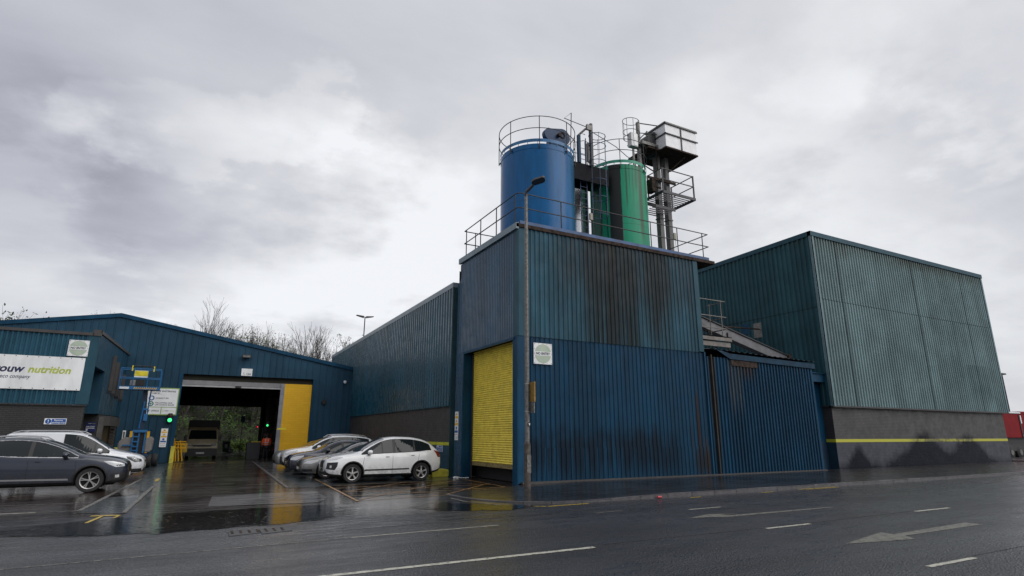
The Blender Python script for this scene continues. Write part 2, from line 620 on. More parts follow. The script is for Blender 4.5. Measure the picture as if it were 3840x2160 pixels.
def clad(mb, p0, p1, zt, zb, pitch=0.18, depth=0.032, s0=None, s1=None, crest=.38, slope=.12):
    """corrugated sheet wall from p0 to p1 (XY); outward is to the right of p0->p1"""
    p0 = Vector((p0[0], p0[1]))
    p1 = Vector((p1[0], p1[1]))
    L = (p1 - p0).length
    d = (p1 - p0) / L
    nrm = Vector((d.y, -d.x))
    a = 0.0 if s0 is None else s0
    bnd = L if s1 is None else s1
    FZT = zt if callable(zt) else (lambda q: zt)
    FZB = zb if callable(zb) else (lambda q: zb)
    ss = []
    k = math.floor(a / pitch)
    while k * pitch < bnd:
        b0 = k * pitch
        for fr, h in ((0, 0), (1 - crest - 2 * slope, 0), (1 - crest - slope, depth), (1 - slope, depth)):
            q = b0 + fr * pitch
            if a <= q <= bnd:
                ss.append((q, h))
        k += 1
    ss = [(a, 0.0)] + [x_ for x_ in ss if x_[0] > a + 1e-4 and x_[0] < bnd - 1e-4] + [(bnd, 0.0)]
    i = len(mb.v)
    for q, h in ss:
        pt = p0 + d * q + nrm * h
        mb.v.append((pt.x, pt.y, FZB(q)))
        mb.v.append((pt.x, pt.y, FZT(q)))
    for j in range(len(ss) - 1):
        mb.f.append((i + 2 * j, i + 2 * j + 2, i + 2 * j + 3, i + 2 * j + 1))
        mb.m.append(mb.mi)
    return mb


def text(body, parent, mat_, origin, right, up, w_, h_, shear=0.0, bold=0.0, name='lettering', depth=0.002):
    """lettering as mesh, its ink box fitted to w_ by h_ metres with lower left at origin"""
    c = bpy.data.curves.new('tmp', 'FONT')
    c.body = body
    c.shear = shear
    c.offset = bold
    c.extrude = 0.01
    c.resolution_u = 3
    o = bpy.data.objects.new('tmp', c)
    COL.objects.link(o)
    dg = bpy.context.evaluated_depsgraph_get()
    me = bpy.data.meshes.new_from_object(o.evaluated_get(dg))
    bpy.data.objects.remove(o)
    bpy.data.curves.remove(c)
    xs = [v.co.x for v in me.vertices]
    ys = [v.co.y for v in me.vertices]
    x0, x1, y0, y1 = min(xs), max(xs), min(ys), max(ys)
    r_ = Vector(right).normalized()
    u_ = Vector(up).normalized()
    n_ = r_.cross(u_)
    og = Vector(origin)
    for v in me.vertices:
        q = v.co.copy()
        v.co = og + r_ * ((q.x - x0) / (x1 - x0) * w_) + u_ * ((q.y - y0) / (y1 - y0) * h_) + n_ * (depth if q.z > 0 else 0.0002)
    me.materials.clear()
    me.materials.append(mat_)
    me.name = name
    return put(me, name, parent)
# ============================================================ GROUND
def sheet(name, poly, z, mat_, kind='structure', parent=None, label=None):
    mb = MB()
    mb.poly([(p[0], p[1], z) for p in poly])
    o = mb.build(name, mat_, parent)
    if not parent: tag(o, label, None, None, kind)
    return o


def asphalt(name, col, wet=True):
    m, t, b = newmat(name)
    P = t.pos()
    X = t.xyz(P)
    big = t.noise(t.scale(P, (.35, 1.2, 1)), 0.7, 6, 0.62)
    fine = t.noise(P, 42, 2, 0.6)
    med = t.noise(t.scale(P, (.4, 1.6, 1)), 2.2, 6, .65)
    f = t.math('MULTIPLY', t.mapr(big, 0.3, 0.7, 0.7, 1.25), t.mapr(fine, 0.38, 0.62, 0.2, 2.2))
    v = t.new('ShaderNodeVectorMath', operation='SCALE')
    v.inputs[0].default_value = col
    t.link(f, v.inputs['Scale'])
    t.link(v.outputs[0], b.inputs['Base Color'])
    # standing film of water in the wheel tracks: smoother there
    wet_ = t.mapr(t.math('ADD', med, t.math('MULTIPLY', big, .5)), 0.62, 0.92)
    near = t.mapr(X[1], 9.5, 12.5)      # wetter towards the channel
    wetf = t.math('MULTIPLY', wet_, t.math('MULTIPLY_ADD', near, 0.6, 0.35))
    r = t.math('SUBTRACT', 0.36, t.math('MULTIPLY', wetf, 0.26))
    t.link(r, b.inputs['Roughness'])
    b.inputs['Specular IOR Level'].default_value = 0.42
    v1 = t.new('ShaderNodeTexVoronoi')
    t.link(P, v1.inputs['Vector'])
    v1.inputs['Scale'].default_value = 34
    h = t.math('ADD', v1.outputs['Distance'], t.math('MULTIPLY', fine, .7))
    t.link(t.bump(h, t.mapr(wetf, 0, 1, .85, 0.25), 0.018), b.inputs['Normal'])
    # the film of rain water lying on the stones
    t.link(t.mapr(t.math('ADD', med, t.math('MULTIPLY', big, .6)), .55, 1.0, .0, .5), b.inputs['Coat Weight'])
    t.link(t.mapr(med, .35, .7, .42, .18), b.inputs['Coat Roughness'])
    b.inputs['Coat IOR'].default_value = 1.33
    t.link(t.bump(t.math('ADD', t.math('MULTIPLY', v1.outputs['Distance'], .5), t.noise(t.scale(P, (.6, 1.5, 1)), 3.0, 5, .6)), .5, .02), b.inputs['Coat Normal'])
    return m


def concrete_wet(name, col, col2, stri=True, r0=.16, r1=.42, dark=(0.5, 1.3)):
    """brushed wet yard concrete: ridges run across the drive, water lies between them"""
    m, t, b = newmat(name)
    P = t.pos()
    big = t.noise(P, 0.45, 6, 0.6)
    st = t.noise(t.scale(P, (.35, 5.5, 1)), 1.3, 6, .62)
    fine = t.noise(P, 40, 2)
    c = t.mix(t.mapr(st, .35, .65), col, col2)
    v = t.new('ShaderNodeVectorMath', operation='SCALE')
    t.link(c, v.inputs[0])
    t.link(t.math('MULTIPLY', t.mapr(big, .3, .7, dark[0], dark[1]), t.mapr(fine, .3, .7, .75, 1.25)), v.inputs['Scale'])
    t.link(v.outputs[0], b.inputs['Base Color'])
    rr = t.mapr(t.math('ADD', t.math('MULTIPLY', st, .7), t.math('MULTIPLY', big, .5)), .42, .75, r0, r1)
    t.link(rr, b.inputs['Roughness'])
    b.inputs['Specular IOR Level'].default_value = 0.45
    h = t.math('ADD', t.math('MULTIPLY', st, 1.0 if stri else .3), t.math('MULTIPLY', fine, .18))
    t.link(t.mapr(t.math('ADD', st, t.math('MULTIPLY', big, .6)), .55, 1.0, .05, .7), b.inputs['Coat Weight'])
    b.inputs['Coat Roughness'].default_value = .08
    b.inputs['Coat IOR'].default_value = 1.33
    t.link(t.bump(t.noise(t.scale(P, (.6, 2.5, 1)), 2.5, 4, .6), .15, .02), b.inputs['Coat Normal'])
    t.link(t.bump(h, .35, .012), b.inputs['Normal'])
    return m


M['asphalt'] = asphalt('asphalt', (0.029, 0.029, 0.033))
M['yard'] = concrete_wet('yard', (0.020, 0.014, 0.011), (0.046, 0.034, 0.028), r0=.10, r1=.34)
M['yard_old'] = concrete_wet('yard_old', (0.028, 0.026, 0.028), (0.055, 0.051, 0.055), r0=.07, r1=.34)
M['walk_blue'] = concrete_wet('walk_blue', (0.040, 0.050, 0.055), (0.052, 0.063, 0.068), False, .2, .34, (.85, 1.1))
M['pave'] = concrete_wet('pave', (0.014, 0.013, 0.013), (0.024, 0.023, 0.024), False, .22, .42, (.6, 1.3))
M['kerbstone'] = mat('kerbstone', (0.085, 0.080, 0.085), .35, var=.25, vs=5)
M['patch'] = concrete_wet('patch', (0.060, 0.055, 0.056), (0.125, 0.118, 0.12), False, .14, .45, (.6, 1.25))


def water_mat():
    m, t, b = newmat('pond')
    b.inputs['Base Color'].default_value = (0.012, 0.010, 0.010, 1)
    at = t.new('ShaderNodeAttribute', attribute_name='wet')
    P0 = t.pos()
    nn = t.math('ADD', t.math('MULTIPLY', t.math('SUBTRACT', t.noise(t.scale(P0, (.7, 2.2, 1)), 1.6, 7, .68), .5), 2.6), t.math('MULTIPLY', t.math('SUBTRACT', t.noise(P0, 22, 3, .6), .5), .5))
    t.link(t.mapr(t.math('ADD', at.outputs['Fac'], nn), .20, .80), b.inputs['Alpha'])
    b.inputs['Roughness'].default_value = 0.09
    b.inputs['Specular IOR Level'].default_value = 0.55
    b.inputs['IOR'].default_value = 1.36
    P = t.pos()
    # rings where drops land, and a light ruffle
    v = t.new('ShaderNodeTexVoronoi', feature='F1')
    t.link(P, v.inputs['Vector'])
    v.inputs['Scale'].default_value = 6.0
    v.inputs['Randomness'].default_value = 1.0
    d = v.outputs['Distance']
    ring = t.math('MULTIPLY', t.math('SINE', t.math('MULTIPLY', d, 70.0)), t.mapr(d, .0, .28, 1, 0))
    n = t.noise(t.scale(P, (1, 2.2, 1)), 6, 3)
    h = t.math('ADD', t.math('MULTIPLY', ring, .25), t.math('MULTIPLY', n, .6))
    t.link(t.bump(h, .55, .010), b.inputs['Normal'])
    return m


M['pond'] = water_mat()


def marking_mat(name, col, wear=.45):
    m, t, b = newmat(name)
    P = t.pos()
    n = t.noise(P, 9, 6, .7)
    n2 = t.noise(P, 60, 2, .6)
    k = t.mapr(t.math('ADD', t.math('MULTIPLY', n, .7), t.math('MULTIPLY', n2, .3)), wear - .08, wear + .1)
    c = t.mix(k, (0.05, 0.048, 0.048), col)
    t.link(c, b.inputs['Base Color'])
    b.inputs['Roughness'].default_value = .45
    return m


M['line_white'] = marking_mat('line_white', (0.46, 0.45, 0.38), .42)
M['line_faded'] = marking_mat('line_faded', (0.22, 0.21, 0.18), .50)
M['line_grey'] = marking_mat('line_grey', (0.17, 0.165, 0.14), .45)
M['line_yellow'] = marking_mat('line_yellow', (0.50, 0.36, 0.05), .42)
M['line_hatch'] = marking_mat('line_hatch', (0.34, 0.19, 0.07), .44)

road = sheet('road', [(-300, -60), (400, -60), (400, 12.95), (9.0, 12.95), (-300, 12.95)], 0.0, M['asphalt'])
sheet('ground', [(-400, -400), (600, -400), (600, 900), (-400, 900)], -0.03, mat('soil', (0.05, 0.05, 0.045), .9))
# apron between the street and the yard
sheet('apron', [(-40, 12.95), (9.0, 12.95), (8.4, 13.2), (7.2, 14.4), (6.9, 15.6), (6.9, 16.4), (4.0, 15.7), (-40, 15.65)], 0.0, M['yard_old'])
yard = sheet('yard', [(-40, 15.65), (4.0, 15.7), (6.9, 16.4), (9.9, 17.0), (9.9, 17.86), (10.6, 17.9), (10.6, 23.4), (9.9, 23.5), (9.9, 50), (9.6, 65), (-40, 65)], 0.0, M['yard'])
sheet('back_lane', [(-60, 65), (60, 65), (60, 76), (-60, 76)], 0.0, M['yard_old'])
# blue grey painted walkways of the yard
sheet('walkway', [(3.0, 20.95), (9.9, 21.6), (9.9, 41.9), (3.66, 41.2)], 0.004, M['walk_blue'])
sheet('walkway', [(-2.05, 16.6), (-1.15, 16.0), (-0.95, 23.6), (-0.92, 41.9), (-3.9, 41.9), (-1.6, 33), (-1.45, 27.9)], 0.004, M['walk_blue'])
# trench reinstatement and iron covers
sheet('trench_patch', [(0.56, 16.55), (0.72, 19.3), (3.6, 19.4), (3.5, 17.0), (3.05, 16.2)], 0.006, M['patch'])
sheet('trench_patch', [(1.3, 17.7), (2.4, 17.85), (2.4, 18.0), (1.3, 17.9)], 0.009, M['kerbstone'])


# standing water, outlines wandering
def pond(name, pts, z, label=None):
    out_ = []
    n = len(pts)
    rnd = random.Random(len(pts) * 7 + int(pts[0][0] * 10))
    for i in range(n):
        a = Vector(pts[i])
        b_ = Vector(pts[(i + 1) % n])
        L = (b_ - a).length
        k = max(2, int(L / .22))
        for j in range(k):
            p = a.lerp(b_, j / k)
            out_.append((p.x + rnd.uniform(-.05, .05), p.y + rnd.uniform(-.07, .07)))
    cx = sum(p[0] for p in out_) / len(out_)
    cy = sum(p[1] for p in out_) / len(out_)
    mb = MB()
    rings = [[(cx + (p[0] - cx) * f, cy + (p[1] - cy) * f, z) for p in out_] for f in (1.12, .92, .55)]
    N = len(out_)
    mb.v = [q for r_ in rings for q in r_] + [(cx, cy, z)]
    for r_ in range(2):
        for i in range(N):
            mb.f.append((r_ * N + i, r_ * N + (i + 1) % N, (r_ + 1) * N + (i + 1) % N, (r_ + 1) * N + i))
    for i in range(N):
        mb.f.append((2 * N + i, 2 * N + (i + 1) % N, 3 * N))
    mb.m = [0] * len(mb.f)
    o = tag(mb.build(name, M['pond']), kind='structure')
    at = o.data.attributes.new('wet', 'FLOAT', 'POINT')
    for i in range(len(mb.v)):
        at.data[i].value = 0.0 if i < N else (.75 if i < 2 * N else 1.0)
    return o


pond('puddle', [(-1.6, 15.1), (-0.3, 15.5), (1.0, 15.6), (2.2, 15.75), (3.4, 15.6), (3.3, 14.3), (2.9, 13.2), (2.2, 12.75), (0.8, 12.7), (-0.3, 12.5), (-1.7, 12.9), (-2.6, 13.4), (-2.9, 14.2)], 0.008)
pond('puddle', [(4.1, 17.2), (5.2, 17.0), (6.6, 17.4), (7.4, 18.6), (8.6, 19.8), (8.2, 20.9), (6.5, 21.2), (4.9, 20.6), (4.2, 19.4)], 0.0085)
pond('puddle', [(5.6, 14.9), (6.7, 13.9), (7.7, 12.9), (6.6, 12.5), (5.3, 13.2), (4.8, 14.2)], 0.0075)
pond('puddle', [(-1.9, 20.1), (-1.3, 20.4), (-1.1, 21.8), (-1.5, 23.5), (-1.9, 22.0)], 0.0085)
pond('puddle', [(-6.5, 12.6), (-3.4, 12.9), (-2.4, 12.3), (-3.0, 11.7), (-5.2, 11.9)], 0.007)

cover = thing('manhole_cover', (1.4, 11.95, 0), 'rectangular iron drain cover in the road edge below the long puddle', 'drain cover')
for (a, b_) in ((0.78, 1.28), (1.30, 1.82)):
    mb = MB()
    mb.prism([(a, 11.62), (b_, 11.78), (b_, 12.26), (a, 12.2)], 0.001, 0.012, 'z')
    mb.build('lid', M['dark_steel'], cover)
mb = MB()
for i in range(7):
    mb.box(.82 + i * .14, .86 + i * .14, 11.84, 12.18, 0.012, 0.018)
mb.build('grating_rib', M['rust_steel'], cover)

# ------------------------------------------------------------ pavement and kerb along the street
kp = [(6.75, 16.6), (6.8, 15.6), (6.95, 14.8), (7.25, 14.15), (7.7, 13.6), (8.3, 13.2), (9.1, 13.0), (10.0, 12.95), (12.0, 12.95), (60.0, 12.95)]
kh = [.012, .015, .02, .025, .03, .035, .045, .06, .10, .11]
mb = MB()
for i in range(len(kp) - 1):
    a, b_ = kp[i], kp[i + 1]
    mb.poly([(a[0], a[1], kh[i]), (b_[0], b_[1], kh[i + 1]), (b_[0] if i < 8 else 60, 18.3 if i > 2 else 17.9, kh[i + 1] + .02), (a[0] if i > 0 else 6.75, 18.3 if i > 3 else 17.9, kh[i] + .02)][:4])
mb = MB()
mb.poly([(6.75, 16.6, .012), (6.8, 15.6, .015), (6.95, 14.8, .02), (7.25, 14.15, .025), (7.7, 13.6, .03), (8.3, 13.2, .035), (9.1, 13.0, .045), (10, 12.95, .06), (10, 17.86, .07), (8.8, 17.4, .03)])
mb.poly([(10, 12.95, .06), (12, 12.95, .10), (12, 17.9, .11), (10, 17.86, .07)])
mb.poly([(12, 12.95, .10), (60, 12.95, .11), (60, 18.5, .13), (12, 17.9, .11)])
tag(mb.build('pavement', M['pave']), kind='structure')
mb = MB()
for i in range(len(kp) - 1):
    a, b_ = Vector(kp[i]), Vector(kp[i + 1])
    d = (b_ - a).normalized()
    n_ = Vector((-d.y, d.x))
    segs = max(1, int((b_ - a).length / .915))
    for j in range(segs):
        p = a.lerp(b_, j / segs) + d * .006
        q = a.lerp(b_, (j + 1) / segs) - d * .006
        hp = kh[i] + (kh[i + 1] - kh[i]) * j / segs + .006
        hq = kh[i] + (kh[i + 1] - kh[i]) * (j + 1) / segs + .006
        r1, r2 = p + n_ * .14, q + n_ * .14
        jit = random.uniform(-.004, .004)
        hp += jit
        hq += jit
        mb.poly([(p.x, p.y, -.01), (q.x, q.y, -.01), (q.x, q.y, hq - .015), (p.x, p.y, hp - .015)])
        c1, c2 = p + n_ * .02, q + n_ * .02
        mb.poly([(p.x, p.y, hp - .015), (q.x, q.y, hq - .015), (c2.x, c2.y, hq), (c1.x, c1.y, hp)])
        mb.poly([(c1.x, c1.y, hp), (c2.x, c2.y, hq), (r2.x, r2.y, hq), (r1.x, r1.y, hp)])
tag(mb.build('kerb', M['kerbstone']), kind='structure')
# worn strip of mortar at the foot of the walls
mb = MB()
mb.box(10.0, 26.4, 17.70, 17.84, .08, .15)
tag(mb.build('wall_footing', M['grey_brown']), kind='structure')


# ------------------------------------------------------------ painted markings
def strip(mb, a, b_, w_, z, jag=0.0):
    a, b_ = Vector(a), Vector(b_)
    d = (b_ - a).normalized()
    n_ = Vector((-d.y, d.x)) * w_ / 2
    L = (b_ - a).length
    k = max(1, int(L / .08)) if jag else 1
    k = min(k, 160)
    up, dn = [], []
    for i in range(k + 1):
        p = a.lerp(b_, i / k)
        up.append(p + n_ * (1 + random.uniform(-jag, jag)))
        dn.append(p - n_ * (1 + random.uniform(-jag, jag)))
    for i in range(k):
        mb.poly([(dn[i].x, dn[i].y, z), (dn[i + 1].x, dn[i + 1].y, z), (up[i + 1].x, up[i + 1].y, z), (up[i].x, up[i].y, z)])


def marks(name, mat_, lst, z=0.005, jag=.12):
    for (a, b_, w_) in lst:
        mb = MB()
        strip(mb, a, b_, w_, z, jag)
        tag(mb.build(name, mat_), kind='structure')


marks('lane_line', M['line_white'], [((-1.2, 7.95), (5.75, 7.91), .11), ((9.72, 7.9), (11.0, 7.9), .09), ((14.9, 7.98), (16.4, 7.98), .09), ((20.4, 8.0), (21.9, 8.0), .09),
                                     ((8.88, 4.70), (10.1, 4.70), .09), ((2.6, 10.55), (5.45, 10.62), .045), ((10.5, 10.66), (11.6, 10.69), .06)], z=.004)
marks('lane_line', M['line_faded'], [((-2.0, 10.27), (2.6, 10.55), .05), ((-9, 9.8), (-2.0, 10.27), .05), ((8.2, 11.2), (9.0, 11.25), .06)], z=.004)


def arrow(pts, mat_):
    mb = MB()
    mb.poly([(p[0], p[1], .0045) for p in pts])
    tag(mb.build('direction_arrow', mat_), kind='structure')


marks('surface_joint', M['dark_gap'], [((6.0, 8.02), (9.7, 7.97), .02), ((11.1, 7.97), (14.8, 8.04), .02), ((10.2, 4.78), (14, 4.8), .015), ((2.0, 11.35), (9.0, 11.7), .02)], z=.0035, jag=.5)
arrow([(9.48, 6.24), (10.3, 6.43), (11.17, 6.63), (11.18, 6.41), (12.5, 6.47), (13.93, 6.54), (13.92, 6.24), (12.5, 6.23), (11.19, 6.22), (11.0, 5.95), (10.2, 6.1)], M['line_grey'])
arrow([(9.42, 9.60), (10.27, 9.86), (11.0, 9.62), (10.45, 9.66), (10.6, 9.52), (13.96, 9.44), (13.96, 9.33), (10.31, 9.34), (10.0, 9.5)], M['line_grey'])
marks('yellow_line', M['line_yellow'], [((7.0, 13.45), (7.85, 12.74), .08), ((7.9, 12.72), (9.15, 12.78), .08), ((12.5, 12.6), (12.95, 12.62), .07), ((15.5, 12.66), (16.1, 12.68), .07),
                                        ((17.5, 12.84), (19.5, 12.88), .06), ((17.7, 12.70), (19.5, 12.74), .06)], z=.006, jag=.3)
marks('yellow_line', M['line_faded'], [((6.5, 15.6), (6.5, 14.7), .08), ((6.5, 14.7), (6.95, 13.5), .08)], z=.0105, jag=.3)
# hatched keep clear box in front of the roller shutter
H = [((4.05, 16.0), (4.48, 24.6), .07), ((9.45, 17.5), (9.62, 21.9), .06), ((4.6, 21.2), (9.55, 21.75), .05), ((4.1, 16.2), (7.0, 16.4), .05),
     ((4.2, 18.6), (9.5, 19.2), .05), ((4.3, 20.0), (9.5, 20.9), .05), ((4.2, 17.4), (9.4, 17.9), .05), ((4.2, 16.4), (9.5, 21.8), .05), ((4.4, 18.8), (7.2, 21.5), .05),
     ((4.5, 21.1), (9.0, 17.0), .05), ((4.3, 19.0), (7.4, 16.5), .05), ((6.9, 21.4), (9.5, 19.1), .05), ((6.8, 16.6), (9.5, 19.4), .05)]
marks('keep_clear_line', M['line_hatch'], H, z=.0115, jag=.25)
# bay lines on the left, walkway edges, remains of a yellow letter
marks('bay_line', M['line_faded'], [((-12, 22.05), (-2.6, 21.65), .07), ((-12, 19.6), (-2.05, 18.85), .06)], z=.006, jag=.2)
marks('bay_line', M['line_white'], [((-12, 17.6), (-2.85, 17.06), .09)], z=.006, jag=.2)
marks('bay_line', M['line_faded'], [((-2.85, 17.06), (-2.0, 17.0), .06)], z=.006, jag=.3)
marks('walkway_line', M['line_faded'], [((-2.05, 17.0), (-1.5, 27.9), .10), ((-1.12, 16.1), (-0.93, 23.6), .10)], z=.0105, jag=.2)
marks('walkway_line', M['line_yellow'], [((3.06, 22.6), (3.0, 21.2), .07), ((-0.95, 26.0), (-0.95, 27.6), .12), ((0.6, 41.6), (1.5, 41.6), .3), ((2.2, 41.7), (2.9, 41.7), .2), ((-.9, 41.6), (-.2, 41.5), .3)], z=.0105, jag=.3)
marks('yellow_line', M['line_yellow'], [((-1.69, 15.77), (-1.18, 15.66), .13), ((-1.62, 14.6), (-1.46, 15.7), .07), ((-1.22, 15.2), (-1.16, 15.66), .05)], z=.0105, jag=.15)
mb = MB()
for i in range(24):
    y0 = 21.0 + i * .86
    x0 = 2.98 + (y0 - 21) * .033
    mb.box(x0 - .05, x0 + .05, y0, y0 + .84, .0, .028 + random.uniform(-.004, .004))
tag(mb.build('kerb', M['kerbstone']), kind='structure')

# ============================================================ SILO HOUSE (tower)
tw = thing('silo_house', (14.5, 20.5, 0), 'tall corrugated blue block carrying the two silos, stained teal above, deep blue below', 'building')
Y0 = 17.86
mb = MB()
clad(mb, (10.34, Y0), (18.85, Y0), 9.3, 5.17, .205, .030)
mb.build('upper_wall', M['street_up'], tw, label='faded teal corrugated upper wall with black run stains')
mb = MB()
clad(mb, (10.34, Y0 + .03), (19.1, Y0 + .03), 5.165, 1.22, .205, .030)
mb.build('lower_wall', M['street_low'], tw, label='deep blue corrugated lower wall with rust streaks')
mb = MB()
clad(mb, (10.34, Y0 + .005), (19.1, Y0 + .005), 1.25, .13, .205, .030)
mb.build('lower_wall', M['street_low'], tw, label='darker bottom course of the blue street wall')
# corner flashings
mb = MB()
mb.box(9.88, 10.36, Y0 - .035, Y0 - .005, 5.17, 9.3)
mb.box(9.86, 9.90, Y0 - .035, Y0 + .24, 5.17, 9.3)
mb.box(18.83, 19.1, Y0 - .04, Y0 + .02, 5.2, 9.3)
mb.build('corner_flashing', M['teal_trim'], tw)
mb = MB()
mb.box(9.90, 10.36, Y0 - .02, Y0 + .02, .1, 5.165)
mb.box(9.87, 9.905, Y0 - .02, Y0 + .27, .05, 5.165)
mb.build('corner_flashing', M['blue_trim'], tw)
# left face: above the opening, and the pier beyond it
mb = MB()
clad(mb, (9.9, 23.1), (9.9, 18.1), 9.3, 5.14, .145, .028, crest=.3, slope=.22)
mb.build('side_wall', M['tower_left'], tw)
mb = MB()
clad(mb, (9.9, 23.5), (9.9, 22.62), lambda q: 5.14, .03, .145, .03)
clad(mb, (9.9, 23.5), (9.9, 23.1), lambda q: 8.3 + q * .6, 5.14, .145, .03)
mb.build('side_wall', M['tower_left'], tw)
mb = MB()
mb.box(9.84, 9.92, 18.08, 22.64, 5.05, 5.14)       # head flashing
mb.box(9.86, 10.3, 22.56, 22.64, .02, 5.08)        # far reveal
mb.box(9.86, 10.3, 18.10, 18.18, .02, 5.08)
mb.build('door_frame', M['blue_trim'], tw)
mb = MB()
mb.box(10.22, 10.27, 22.42, 22.5, .02, 5.05)
mb.box(10.22, 10.27, 18.24, 18.3, .02, 5.05)
mb.build('shutter_guide', M['dark_steel'], tw)
# roller shutter, half a metre short of the ground
sh = thing('roller_shutter', (10.3, 20.3, .5), 'yellow ribbed roller shutter stopped short of the ground in the silo house doorway', 'shutter door')
mb = MB()
zc = .64
while zc < 5.06:
    r_ = .085
    pr = [(10.31, zc), (10.275, zc + r_ * .22), (10.262, zc + r_ * .5), (10.28, zc + r_ * .74), (10.32, zc + r_ * .82), (10.32, zc + r_)]
    for i in range(len(pr) - 1):
        mb.poly([(pr[i][0], 22.46, pr[i][1]), (pr[i][0], 18.26, pr[i][1]), (pr[i + 1][0], 18.26, pr[i + 1][1]), (pr[i + 1][0], 22.46, pr[i + 1][1])])
    zc += r_
mb.build('curtain', M['shutter_y'], sh)
m_bot = mat('shutter_bottom', (0.22, 0.17, 0.07), .6, var=.5, vs=8)
mb = MB()
mb.box(10.27, 10.31, 18.26, 22.46, .50, .64)
mb.build('bottom_rail', m_bot, sh)
# body behind the sheets
mb = MB()
mb.box(10.6, 19.06, Y0 + .12, 23.45, .02, 9.28)
mb.build('core', M['dark_gap'], tw)
mb = MB()
mb.box(10.0, 10.6, Y0 + .06, 23.45, 5.2, 9.28)
mb.build('core', M['dark_gap'], tw)
mb = MB()
clad(mb, (19.08, 17.9), (19.08, 23.4), 9.3, 0.1, .19, .03)
clad(mb, (19.08, 23.48), (9.95, 23.48), 9.0, 3.0, .19, .03)
mb.build('side_wall', M['street_up'], tw)
# roof slab
mb = MB()
mb.box(9.80, 20.2, 17.78, 23.15, 9.30, 9.44)
mb.build('roof_slab', M['rust_steel'], tw)
mb = MB()
mb.box(9.78, 9.90, 17.78, 23.2, 9.22, 9.46)
mb.build('fascia', M['pale_trim'], tw)
mb = MB()
mb.box(10.0, 19.95, 17.86, 17.92, 9.44, 9.60)
mb.box(9.95, 10.0, 17.9, 22.8, 9.44, 9.56)
mb.build('kick_plate', mat('kick_blue', (0.02, 0.075, 0.2), .45, var=.35, vs=2), tw)
mb = MB()
mb.poly([(9.9, 23.1, 8.55), (9.9, 23.6, 8.25), (19, 23.6, 8.25), (19, 23.1, 8.55)])
mb.build('lean_to_roof', M['teal_trim'], tw)

# railing round the roof
rl = thing('roof_railing', (15, 17.95, 9.44), 'tubular two-bar guard railing around the edge of the silo house roof', 'railing')
zt, zm, zb = 10.77, 10.17, 9.46
for z_ in (zt, zm):
    mb = MB()
    mb.tube([(9.95, 22.98, z_), (9.95, 18.15, z_), (10.0, 18.0, z_), (10.15, 17.95, z_), (20.06, 17.95, z_), (20.06, 22.98, z_)], .024, 6)
    mb.tube([(9.95, 22.98, z_), (12.2, 22.98, z_)], .024, 6)
    mb.build('rail', M['rail'], rl)
posts = [(9.95, 22.77), (9.95, 21.26), (9.95, 19.76), (9.95, 18.2), (11.93, 17.95), (13.5, 17.95), (15.04, 17.95), (16.59, 17.95), (18.15, 17.95), (19.7, 17.95), (20.06, 20.4), (20.06, 22.8), (10.5, 22.98)]
for (a, b_) in posts:
    mb = MB()
    mb.tube([(a, b_, zb - .02), (a, b_, zt)], .022, 6)
    mb.box(a - .07, a + .07, b_ - .04, b_ + .04, zb - .03, zb + .03)
    mb.build('post', M['rail'], rl)
for (a, z0_) in ((13.42, 10.42), (18.02, 10.35)):
    jb = thing('junction_box', (a, 17.98, z0_), 'small pale switch box clipped to the roof railing %s' % ('in front of the silo ladder' if a < 15 else 'near the elevator legs'), 'switch box')
    boxpart('case', (a - .07, a + .07, 17.93, 18.03, z0_ - .15, z0_ + .15), mat('box_cream', (.33, .31, .24), .5), jb, .01)
    mb = MB()
    mb.tube([(a + .02, 17.98, z0_ - .15), (a + .04, 17.98, z0_ - .5), (a + .0, 17.98, 9.5)], .008, 5)
    mb.build('cable', M['black'], jb)


# ============================================================ SILOS
def silo_mat(name, col, streaks, base_rough=.35, runcol=(0.01, 0.008, 0.01), fade=None):
    m, t, b = newmat(name)
    P = t.pos()
    X = t.xyz(P)
    n = t.noise(t.scale(P, (3, 3, .5)), 1, 5, .6)
    v = t.new('ShaderNodeVectorMath', operation='SCALE')
    v.inputs[0].default_value = col
    t.link(t.mapr(n, .3, .7, .85, 1.15), v.inputs['Scale'])
    c = v.outputs[0]
    wob = t.math('MULTIPLY', t.math('SUBTRACT', t.noise(t.scale(P, (4, 4, 1.2)), 1, 5, .7), .5), .07)
    x_ = t.math('ADD', X[0], wob)
    for (x0, x1, z0, z1, amt, colr, soft) in streaks:
        k = t.math('MULTIPLY', t.mapr(x_, x0 - soft, x0 + soft), t.mapr(x_, x1 - soft, x1 + soft, 1, 0))
        zn = t.math('ADD', X[2], t.math('MULTIPLY', t.math('SUBTRACT', t.noise(t.scale(P, (14, 14, .6)), 1, 4), .5), 2.2))
        k = t.math('MULTIPLY', k, t.mapr(zn, z0 - .6, z0 + .8))
        c = t.mix(t.math('MULTIPLY', k, amt), c, colr)
    g = t.noise(t.scale(P, (11, 11, .8)), 1, 6, .7)
    c = t.mix(t.mapr(g, .56, .8, 0, .45), c, runcol)
    seam = t.math('ABSOLUTE', t.math('SUBTRACT', X[2], 11.25))
    c = t.mix(t.mapr(seam, 0.006, .014, .5, 0), c, (0.01, 0.012, 0.012))
    t.link(c, b.inputs['Base Color'])
    b.inputs['Roughness'].default_value = base_rough
    b.inputs['Specular IOR Level'].default_value = .3
    t.link(t.bump(n, .15, .02), b.inputs['Normal'])
    return m


